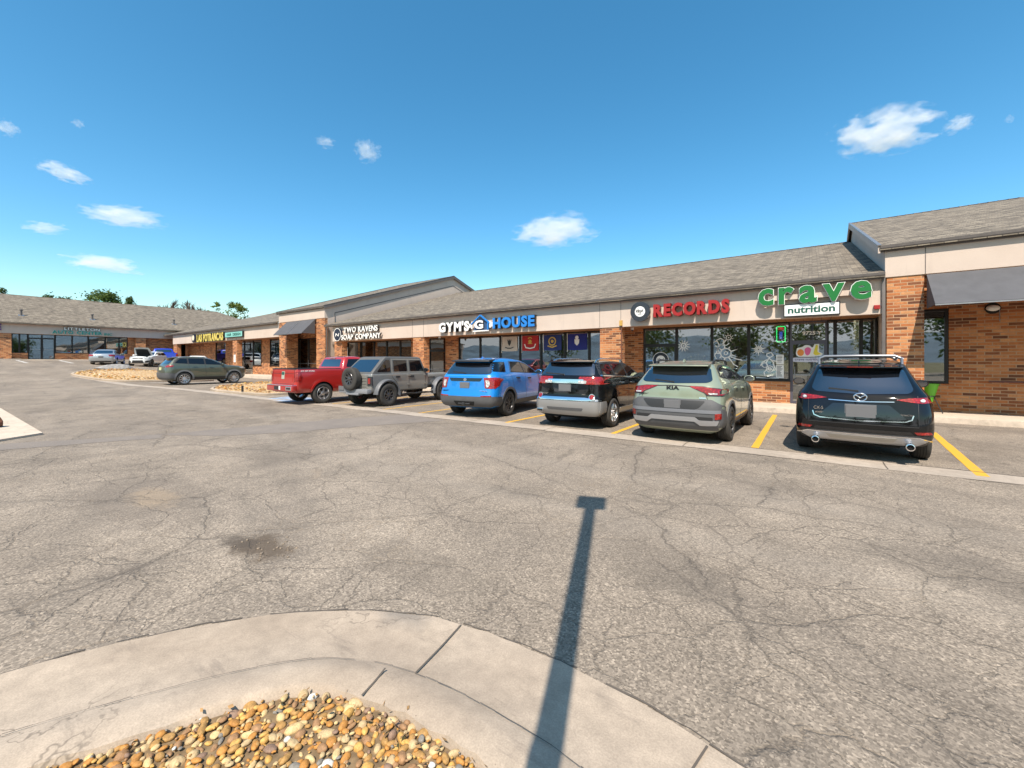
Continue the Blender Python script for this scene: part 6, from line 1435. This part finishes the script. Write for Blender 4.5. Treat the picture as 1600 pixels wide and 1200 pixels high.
def drummer(m):
    rays(m, -1.62, 2.10, .06, .25, 14, .026, wob=.35); ring(m, -1.62, 2.1, .03, .07)
    for p in ([(-1.35,1.95), (-1.22,1.98), (-1.15,1.88), (-1.25,1.80), (-1.36,1.86), (-1.35,1.95)], [(-1.28,1.80), (-1.38,1.6), (-1.3,1.42)], [(-1.28,1.78), (-1.15,1.62), (-1.12,1.45)], [(-1.35,1.72), (-1.5,1.62), (-1.55,1.5)], [(-1.2,1.7), (-1.05,1.66)], [(-1.3,1.42), (-1.45,1.25), (-1.4,1.1)], [(-1.12,1.45), (-1.0,1.25), (-1.05,1.08)]): stroke(m, p, .034)
    ring(m, -1.42, 1.52, .075, .095); ring(m, -1.26, 1.38, .10, .125); ring(m, -1.26, 1.38, .02, .06); stroke(m, [(-1.7,1.06), (-1.3,1.02), (-.98,1.06)], .05)
small('window_painting', 'white painted drummer under a star on the record shop window', 'window painting', M['wht'], drummer)
rcd = thing('record_decal', 'black record with white label stuck on the record shop door', 'decal', (-5.2, 17.97, 1.45), world=True)
disc(rcd, 'record', MATS['vinyl_black'], -5.2, 17.975, 1.72, .33, .006); disc(rcd, 'record_label', M['wht'], -5.2, 17.972, 1.72, .19, .003); disc(rcd, 'record_rim', M['wht'], -5.2, 17.972, 1.72, .335, .003, 40, .315)
part('label_script', rcd, M['blk'], lambda m: m.text('Vinyl', .14, .002, Matrix.Translation((-5.2,17.970,1.69)), .004, .35, 'CENTER', .26))
fd = thing('door_decal', 'colourful fruit decal with white lettering band on the crave door', 'decal', (-.12, 17.97, 1.6), world=True)
def fruit(par, nm, m, pts, y): part(nm, par, m, lambda q: q.prism([(a, y, b_) for a, b_ in pts], (0,.003,0)))
fruit(fd, 'outline', M['wht'], rnd([(-.47,1.90), (-.44,2.14), (-.28,2.16), (-.2,2.24), (-.06,2.22), (.02,2.12), (.08,2.30), (.20,2.30), (.2,1.98), (.3,1.94), (.28,1.86), (0,1.82), (-.4,1.82)], .06), 17.980)
fruit(fd, 'orange', plain('decal_orange', (.8,.27,.04), .5), ellipse(-.33,1.97,.10,.12,18), 17.976); fruit(fd, 'strawberry', plain('decal_pink', (.72,.12,.30), .5), rnd([(-.22,2.10), (-.12,2.17), (-.02,2.10), (-.06,1.92), (-.13,1.85), (-.20,1.92)], .05), 17.975); fruit(fd, 'banana', plain('decal_yellow', (.75,.62,.05), .5), rnd([(.06,2.05), (.11,2.24), (.17,2.22), (.15,2.0), (.26,1.91), (.10,1.86), (.03,1.93)], .03), 17.974)
fruit(fd, 'lettering_band', plain('decal_lilac', (.60,.60,.70), .5), rnd([(-.56,1.79), (.3,1.79), (.3,1.64), (-.56,1.64)], .05), 17.979)
part('lettering', fd, plain('decal_ink', (.14,.13,.22), .5), lambda m: m.text('crave', .12, .002, Matrix.Translation((-.36,17.976,1.69)), .002, 0, 'CENTER', .28)); part('lettering', fd, MATS['decal_ink'], lambda m: m.text('nutrition', .12, .002, Matrix.Translation((.03,17.976,1.69)), .002, 0, 'CENTER', .42))
small('door_number', 'white street number on the glass above the crave door', 'number', M['wht'], lambda m: m.text('9725 Y', .17, .003, Matrix.Translation((0.0,17.984,2.60)), .006, 0, 'CENTER', .56))
# flags inside the gym windows
for x0, nm, ca, cb, emb, lb_ in ((-13.62, 0, (.55,.50,.44), (.55,.50,.44), M['blk'], 'pale flag with a dark eagle like emblem in the gym window'), (-12.30, 1, (.42,.02,.025), (.42,.03,.035), plain('flag_gold', (.60,.42,.08), .6), 'red flag with a gold emblem in the gym window'), (-10.98, 2, (.02,.04,.17), (.03,.06,.20), MATS['flag_gold'], 'navy flag with a gold ringed seal in the gym window'), (-9.62, 3, (.015,.025,.20), (.05,.08,.26), M['wht'], 'blue flag with a white shield emblem in the gym window')):
    fg = thing('flag', lb_, 'flag', (x0+.5, 17.95, 2.15), group='flags in the gym window', world=True)
    def cloth(m):
        vs = []; fs = []
        for j in range(7):
            for i in range(13):
                vs.append((x0+1.02*i/12, 17.965+.012*math.sin(i*1.3+j*.4), 2.22+.76*j/6-.02*math.sin(i/12*3.1)*(1-j/6)))
        for j in range(6):
            for i in range(12): fs.append((j*13+i, j*13+i+1, (j+1)*13+i+1, (j+1)*13+i))
        m.faces(vs, fs)
    part('cloth', fg, plain('flag_cloth_%s' % 'abcd'[nm], ca, .8), cloth, smooth=60); part('pole', fg, M['wht'], lambda m: m.tube([(x0-.03,17.975,2.12), (x0-.03,17.975,3.04)], .014, 6))
    cx = x0+.5
    def em(m):
        if nm == 0: m.prism([(cx-.1,17.945,2.62), (cx-.13,17.945,2.84), (cx-.04,17.945,2.74), (cx,17.945,2.86), (cx+.04,17.945,2.74), (cx+.13,17.945,2.84), (cx+.1,17.945,2.62), (cx,17.945,2.48)], (0,.003,0)); stroke(m, [(cx-.28,2.42), (cx-.1,2.36), (cx+.1,2.36), (cx+.28,2.42)], .05, 17.945)
        elif nm == 1: ring(m, cx, 2.68, .001, .10, 17.945); stroke(m, [(cx-.12,2.84), (cx,2.90), (cx+.12,2.84)], .05, 17.945); stroke(m, [(cx-.14,2.58), (cx+.14,2.58)], .03, 17.945)
        elif nm == 2: ring(m, cx, 2.66, .16, .22, 17.945); ring(m, cx, 2.66, .001, .08, 17.945); stroke(m, [(cx-.26,2.44), (cx,2.36), (cx+.26,2.44)], .06, 17.945)
        else: m.prism([(cx-.13,17.945,2.72), (cx+.13,17.945,2.72), (cx+.11,17.945,2.52), (cx,17.945,2.42), (cx-.11,17.945,2.52)], (0,.003,0)); ring(m, cx, 2.80, .001, .09, 17.945)
    part('emblem', fg, emb, em)
    if nm == 1: part('ribbon', fg, M['wht'], lambda m: stroke(m, [(cx-.34,2.56), (cx-.26,2.38), (cx,2.33), (cx+.26,2.38), (cx+.34,2.56)], .06, 17.945))
# crave ceiling lights, and unseen panels added to light the other shops
CG = 'fluorescent panels in the shop ceilings'
def ceil(x, y, z, label):
    l_ = thing('ceiling_light', label, 'ceiling light', (x, y, z), group=CG, world=True)
    part('diffuser', l_, M['lightp'], lambda m: m.box(x-.3, x+.3, y-.55, y+.55, z-.012, z)); part('housing', l_, M['wht'], lambda m: (m.box(x-.34, x+.34, y-.6, y+.6, z+.001, z+.05)))
for x in (-.5, .55, 1.35):
    for y in (19.3, 21.6): ceil(x, y, 3.36, 'long glowing ceiling panel seen through the crave shop glass')
for x in (-4.2, -2.2): ceil(x, 20.5, 3.36, 'long glowing panel added to light the inside of the record shop')
for x in (-15.5, -12.5, -9.5): ceil(x, 20.5, 3.36, 'long glowing panel added to light the inside of the gym')
for x in (-26., -23.): ceil(x, 20.5, 3.36, 'long glowing panel added to light the inside of the soap shop')
# lime green bucket on thin legs
gb = thing('planter_stand', 'lime green tapered planter on thin black legs before the brick wall, behind the black crossover', 'planter', (2.82, 17.2, .15), world=True)
part('bucket', gb, plain('lime_plastic', (.10,.42,.025), .4), lambda m: (m.lathe([(.02,.46), (.07,.47), (.20,.98), (.215,1.0), (.195,1.0), (.06,.50), (0,.50)], (2.82,17.2,0), 'z', 24),), smooth=40)
part('leg', gb, M['dark'], lambda m: m.tube([(2.90,17.15,.62), (3.06,17.0,.15)], .013, 6)); part('leg', gb, M['dark'], lambda m: m.tube([(2.74,17.15,.62), (2.58,17.0,.15)], .013, 6)); part('leg', gb, M['dark'], lambda m: m.tube([(2.82,17.28,.62), (2.84,17.5,.15)], .013, 6))
part('hoop', gb, M['dark'], lambda m: m.tube([(2.82+.125*math.cos(a), 17.2+.125*math.sin(a), .63) for a in [2*math.pi*k/20 for k in range(20)]], .012, 6, True))
# boulders
def boulder(name, x, y, sx, sy, sz, m, label, seed):
    r = random.Random(seed); t = bmesh.new(); bmesh.ops.create_icosphere(t, subdivisions=3, radius=1)
    pl = [(Vector((r.uniform(-1,1), r.uniform(-1,1), r.uniform(-.6,1))).normalized(), r.uniform(.62,.9)) for _ in range(9)]
    for v in t.verts:
        for n_, d_ in pl:
            k = v.co.dot(n_)
            if k > d_: v.co -= n_*(k-d_)
        v.co *= 1+r.uniform(-.015, .015)
    mb = MB(); mb.merge(t, Matrix.Translation((x, y, gz(x, y)+sz*.55)) @ Matrix.Diagonal((sx, sy, sz, 1)))
    return tag(mb.build(name, m, smooth=28), label, 'boulder')
boulder('boulder', -46.3, 8.6, .5, 1.25, .33, plain('boulder_grey', (.25,.24,.23), .9, var=.3), 'flat grey boulder on the tip of the rounded gravel island', 3)
boulder('boulder', -15.95, .78, .20, .20, .26, M['rustp'], 'rounded reddish brown stone on the concrete corner at the left edge', 5)
boulder('boulder', -24.6, 11.8, .2, .25, .16, plain('boulder_tan', (.20,.14,.09), .9, var=.3), 'small dark stone on the gravel left of the red pickup', 8)
ps = small('marker_stake', 'short dark stake at the corner of the gravel island left of the red pickup', 'stake', M['dark'], lambda m: m.box(-22.3, -22.22, 8.62, 8.70, .2, .5, .01))

# lamp standard behind the viewer: only its shadow falls into the view
lp = thing('street_lamp', 'square lamp post whose shadow crosses the foreground', 'lamp post', (0.02, -.79, .05))
part('pole', lp, M['trim'], lambda m: (m.box(-.066, .066, -.066, .066, 0, 7.72, .01), m.box(-.15, .15, -.15, .15, -.05, .02, .01)))
part('neck', lp, M['trim'], lambda m: m.box(-.03, .03, -.03, .03, 7.72, 8.02)); hd = part('lamp_head', lp, M['trim'], lambda m: m.box(-.17, .17, -.18, .18, 8.02, 8.14, .012)); part('lens', hd, M['clear'], lambda m: m.box(-.13, .13, -.15, .15, 8.005, 8.019)); lp.rotation_euler = (0, 0, math.atan2(.372, .928))

# ------------------------------------------------------------------ trees
leafA = mat_leaf('foliage_mid', (.045,.075,.015), (.10,.15,.03)); leafB = mat_leaf('foliage_dark', (.03,.052,.014), (.07,.105,.025)); leafC = mat_leaf('foliage_light', (.06,.095,.012), (.15,.185,.03))
def tree(x, y, h, w, lm, label, seed, kind='round', nl=2600, ls=.34, group='trees beyond the far roof', z0=None):
    r = random.Random(seed); zb = gz(x, y) if z0 is None else z0
    t = thing('conifer_tree' if kind == 'cone' else 'bare_tree' if kind == 'bare' else 'broadleaf_tree', label, 'tree', (x, y, zb), r.uniform(0, 6), group)
    mb = MB(); tips = []
    tr = h*.022
    top = .95 if kind == 'cone' else .62
    trunk = [Vector((r.uniform(-.02, .02)*h*i/5, r.uniform(-.02, .02)*h*i/5, h*top*i/5)) for i in range(6)]
    mb.tube(trunk, [tr*(1.3-1.05*i/5) for i in range(6)], 8)
    nb = 26 if kind != 'bare' else 24
    for k in range(nb):
        f = r.uniform(.25, 1.0); i = min(4, int(f*5)); p = trunk[i]+(trunk[i+1]-trunk[i])*(f*5-i)
        a = r.uniform(0, 6.28)
        if kind == 'cone': L = w*.5*(1.05-f)*r.uniform(.8, 1.15); d = Vector((math.cos(a), math.sin(a), r.uniform(-.1, .2)))
        else: L = (w*.5)*r.uniform(.55, 1.05); d = Vector((math.cos(a), math.sin(a), r.uniform(.35, 1.3))).normalized()
        q = [p, p+d*L*.5+Vector((0, 0, L*.06)), p+d*L+Vector((r.uniform(-.1, .1)*L, r.uniform(-.1, .1)*L, L*.12))]
        mb.tube(q, [tr*.5*(1.1-.6*f), tr*.34, tr*.16], 5); tips += [(q[1], L), (q[2], L)]
        if kind == 'bare':
            for _ in range(12):
                s0 = q[1]+(q[2]-q[1])*r.random(); dd = (d+Vector((r.uniform(-.9,.9), r.uniform(-.9,.9), r.uniform(-.1,.9)))).normalized(); l2 = L*r.uniform(.3, .6)
                m1 = s0+dd*l2; mb.tube([s0, s0+dd*l2*.5, m1], [tr*.26, tr*.2, tr*.14], 4)
                for _ in range(5):
                    d3 = (dd+Vector((r.uniform(-.9,.9), r.uniform(-.9,.9), r.uniform(-.3,.9)))).normalized(); s1 = s0+dd*l2*r.uniform(.3, 1)
                    mb.tube([s1, s1+d3*l2*.5], [tr*.13, tr*.09], 3)
    mb.build('trunk', M['bark'], t, smooth=50)
    if kind == 'bare': return t
    cl = []
    if kind == 'cone':
        for k in range(70):
            f = r.random()**.8; rr = w*.5*(1.05-f)*r.uniform(.45, 1.05); a = r.uniform(0, 6.28); cl.append((Vector((rr*math.cos(a), rr*math.sin(a), h*(.12+.88*f))), w*.10*(1.3-f)+.15))
    else:
        for p, L in tips: cl.append((p, L*r.uniform(.28, .45)))
        for k in range(22):
            a = r.uniform(0, 6.28); b = r.uniform(-.35, 1.)*1.4; rr = w*.5*math.cos(b)*r.uniform(.55, .98); cl.append((Vector((rr*math.cos(a), rr*math.sin(a), h*.60+h*.36*math.sin(b))), w*r.uniform(.07, .14)))
    vs = []; fs = []; tv = []
    for k in range(nl):
        c_, s_ = r.choice(cl); hsh = (hash((round(c_.x*7), round(c_.y*7))) % 100)/100
        p = c_+Vector((r.gauss(0, .55), r.gauss(0, .55), r.gauss(0, .42)))*s_
        u = Vector((r.uniform(-1,1), r.uniform(-1,1), r.uniform(-.7,.7))).normalized(); v = u.cross(Vector((r.uniform(-1,1), r.uniform(-1,1), r.uniform(-1,1)))).normalized(); z_ = ls*r.uniform(.6, 1.2)
        n = len(vs); vs += [p-u*z_*.5, p+v*z_*.26, p+u*z_*.5, p-v*z_*.26]; fs.append((n, n+1, n+2, n+3)); tv += [min(1, max(0, hsh*.6+r.random()*.4))]*4
    mb = MB(); mb.faces(vs, fs); cr = mb.build('crown', lm, t)
    at = cr.data.attributes.new('tint', 'FLOAT', 'POINT'); at.data.foreach_set('value', tv)
    return t
tree(-100, 17.2, 11.9, 9.0, leafA, 'large bushy green tree above the far roof, left of the bare ones', 1, 'round', 11000, .46)
tree(-101, 14.8, 10.2, 6., leafB, 'dark spreading tree at the left shoulder of the large bushy tree', 2, 'round', 6500, .44)
tree(-99, 20.3, 11.4, 4.6, leafB, 'narrow dark conifer at the right shoulder of the large bushy tree', 3, 'cone', 3000, .40)
tree(-100, 22.2, 13.2, 6.5, leafA, 'leafless tree just right of the dark conifer above the far roof', 4, 'bare'); tree(-101, 25.0, 13.0, 6., leafA, 'leafless tree in the middle of the gap above the far roof', 5, 'bare')
tree(-100, 30.4, 13.4, 6.5, leafA, 'leafless tree left of the light green ones', 6, 'bare')
tree(-99, 33.6, 12.4, 3.0, leafC, 'slender light green tree between a bare tree and a rounder one', 7, 'round', 1800, .42); tree(-96, 36.0, 12.2, 5.4, leafC, 'rounded light green tree at the end of the far roof', 8, 'round', 5200, .42)
tree(-100, 5.6, 11.3, 3.2, leafB, 'dark tree top over the roof at the left edge', 9, 'round', 3000, .44); tree(-101, 10.9, 11.0, 4.5, leafB, 'low dark tree top over the roof left of the first vent', 10, 'round', 2400, .42); tree(-101, 12.6, 10.9, 4., leafB, 'small dark tree top over the roof above the shop sign', 12, 'round', 2200, .42)
for k, (x, y, h, w) in enumerate(((-9, -33, 9, 8), (-2, -36, 8, 8), (6.5, -31, 9.5, 9), (15, -34, 9, 9), (-22, -38, 8, 8), (24, -30, 10, 9), (-40, -36, 9, 9), (58, -12, 9, 9), (64, 2, 10, 9), (60, 14, 9, 8))):
    tree(x, y, h, w, leafA, 'green roadside tree mirrored in the shop windows', 20+k, 'round', 1500, .6, 'roadside trees mirrored in the shop windows')
# mountains on the far side, seen mirrored in the shop windows
mb = MB(); n = 90; rows = []
hr = random.Random(5); ph = [hr.uniform(0, 6) for _ in range(8)]
for j, (yy, f) in enumerate(((-1500, 0.), (-1900, .45), (-2400, 1.), (-2950, .3))):
    rows.append([Vector((-2900+5800*i/n, yy, -5+f*(125+45*math.sin(i*.13+ph[0])+30*math.sin(i*.31+ph[1])+20*math.sin(i*.7+ph[2])+10*math.sin(i*1.7+ph[3]+j)))) for i in range(n+1)])
mb.loft(rows, closed=False, cap=False)
rows = []
for j, (xx, f) in enumerate(((1400, 0.), (1800, .5), (2300, 1.), (2900, .3))):
    rows.append([Vector((xx, -2900+5800*i/n, -5+f*(105+40*math.sin(i*.17+ph[4])+30*math.sin(i*.41+ph[5])+15*math.sin(i*.9+ph[6]+j)))) for i in range(n+1)])
mb.loft(rows, closed=False, cap=False)
tag(mb.build('hills', plain('hill_scrub', (.115,.165,.205), .95, var=.45, vs=.006), smooth=20, origin=Vector((0,0,0))), kind='structure')
# ------------------------------------------------------------------ clouds, sky, sun, camera
CAMP = Vector((0, 0, 1.65)); YAW = rad(35.8)
def cloudmat():
    m = bpy.data.materials.new('cloud_vapour'); m.use_nodes = True; t = m.node_tree
    for n in list(t.nodes):
        if n.type != 'OUTPUT_MATERIAL': t.nodes.remove(n)
    N = lambda ty, **k: [setattr(n, a, b) or n for n in [t.nodes.new(ty)] for a, b in (k.items() or [('label', '')])][-1]
    out = [n for n in t.nodes if n.type == 'OUTPUT_MATERIAL'][0]
    tc = N('ShaderNodeTexCoord'); inf = N('ShaderNodeObjectInfo')
    mp = N('ShaderNodeVectorMath', operation='LENGTH'); t.links.new(tc.outputs['Object'], mp.inputs[0])
    add = N('ShaderNodeVectorMath', operation='ADD'); t.links.new(tc.outputs['Object'], add.inputs[0])
    rndv = N('ShaderNodeCombineXYZ'); mul = N('ShaderNodeMath', operation='MULTIPLY'); mul.inputs[1].default_value = 40; t.links.new(inf.outputs['Random'], mul.inputs[0]); t.links.new(mul.outputs[0], rndv.inputs[0]); t.links.new(rndv.outputs[0], add.inputs[1])
    no = N('ShaderNodeTexNoise'); no.inputs['Scale'].default_value = 2.1; no.inputs['Detail'].default_value = 6; no.inputs['Roughness'].default_value = .58; t.links.new(add.outputs[0], no.inputs['Vector'])
    a = N('ShaderNodeMath', operation='MULTIPLY_ADD'); a.inputs[1].default_value = 2.6; a.inputs[2].default_value = -.62; t.links.new(no.outputs['Fac'], a.inputs[0])
    b = N('ShaderNodeMath', operation='SUBTRACT'); t.links.new(a.outputs[0], b.inputs[0]); t.links.new(mp.outputs['Value'], b.inputs[1])
    c_ = N('ShaderNodeMath', operation='MULTIPLY', use_clamp=False); c_.inputs[1].default_value = .09; t.links.new(b.outputs[0], c_.inputs[0])
    d = N('ShaderNodeClamp'); d.inputs['Max'].default_value = .016; t.links.new(c_.outputs[0], d.inputs['Value'])
    v = N('ShaderNodeVolumeScatter'); v.inputs['Color'].default_value = (1,1,1,1); v.inputs['Anisotropy'].default_value = .0; t.links.new(d.outputs[0], v.inputs['Density']); t.links.new(v.outputs[0], out.inputs['Volume'])
    return m
CM = cloudmat()
f_ = 650.; s_, c__ = math.sin(YAW), math.cos(YAW)
def sky(az_px, el_px, D):
    """point in the sky at distance D: bearing and height taken from the photograph, 1600 px wide"""
    u = (az_px-800)/f_; v = (565-el_px)/f_
    return CAMP+Vector((-s_+c__*u, c__+s_*u, v))*D
for x, y, w, h, roll, lb_ in ((1380,207,150,56,0,'large white cloud high at the right'), (1497,195,46,26,.4,'small thin wisp just right of the large cloud'), (868,361,138,46,.08,'white cloud above the middle of the long roof'), (574,236,44,34,.0,'faint wisp high left of centre'), (508,222,34,16,0,'smallest faint wisp at the left of the high wisp'),
      (99,270,74,26,-.25,'slanted white cloud high at the left'), (198,338,118,30,-.05,'long white cloud left of centre above the others'), (70,356,58,18,.05,'small white cloud at the left, level with the roof middle'), (165,413,112,26,-.1,'bright white cloud low over the far roof'), (10,200,34,26,-.3,'faint patch of cloud at the left edge'), (122,193,20,14,0,'tiny faint cloud high at left'), (1577,186,14,14,.5,'tiny wisp at the right edge')):
    D = 900.; p = sky(x, y, D); k = D/f_
    mb = MB(); t = bmesh.new(); bmesh.ops.create_uvsphere(t, u_segments=24, v_segments=14, radius=1); mb.merge(t)
    o = mb.build('cloud', CM, origin=Vector((0,0,0)), smooth=80); o.location = p; o.scale = (w*k*.55, w*k*.42, h*k*.58)
    o.rotation_euler = (0, -roll, YAW)
    tag(o, lb_, 'cloud', 'small white clouds in the blue sky')

EL = rad(55); SD = Vector((.372*math.cos(EL), -.928*math.cos(EL), math.sin(EL)))
w = bpy.data.worlds.new('World'); SC.world = w; w.use_nodes = True; nt = w.node_tree
sk = nt.nodes.new('ShaderNodeTexSky'); sk.sky_type = 'NISHITA'; sk.sun_disc = False; sk.sun_elevation = EL; sk.sun_rotation = math.atan2(.372, -.928); sk.altitude = 1600; sk.air_density = 1.0; sk.dust_density = 2.6; sk.ozone_density = 1.0
hs = nt.nodes.new('ShaderNodeHueSaturation'); hs.inputs['Hue'].default_value = .482; hs.inputs['Saturation'].default_value = 1.32; hs.inputs['Value'].default_value = 1.28
cap = nt.nodes.new('ShaderNodeMix'); cap.data_type = 'RGBA'; cap.blend_type = 'DARKEN'; cap.inputs[0].default_value = 1; cap.inputs[7].default_value = (4.7, 4.8, 4.9, 1)
nt.links.new(sk.outputs[0], cap.inputs[6]); nt.links.new(cap.outputs[2], hs.inputs['Color']); nt.links.new(hs.outputs[0], nt.nodes['Background'].inputs[0]); nt.nodes['Background'].inputs[1].default_value = .125
L = bpy.data.lights.new('sun', 'SUN'); L.energy = 5.0; L.angle = rad(.4); L.color = (1., .905, .79)
lo = bpy.data.objects.new('sun', L); COL.objects.link(lo); lo.rotation_euler = (-SD).to_track_quat('-Z', 'Y').to_euler(); lo.location = (0, 0, 60)
cd = bpy.data.cameras.new('camera'); co = bpy.data.objects.new('camera', cd); COL.objects.link(co); SC.camera = co
cd.sensor_fit = 'HORIZONTAL'; cd.sensor_width = 36; cd.lens = 36*650/1600; cd.shift_y = -(600-565)/1600; cd.clip_start = .05; cd.clip_end = 9000
co.location = CAMP; co.rotation_euler = (rad(90), 0, YAW)
SC.render.engine = 'CYCLES'; SC.cycles.use_denoising = True; SC.cycles.volume_bounces = 3; SC.cycles.max_bounces = 10; SC.cycles.transparent_max_bounces = 16
SC.cycles.sample_clamp_indirect = 6; SC.cycles.volume_max_steps = 128
vs_ = SC.view_settings; vs_.view_transform = 'Standard'; vs_.look = 'None'; vs_.gamma = 1; vs_.exposure = .60; vs_.use_curve_mapping = False
for o in bpy.data.objects:
    if '_world' in o.keys(): del o['_world']
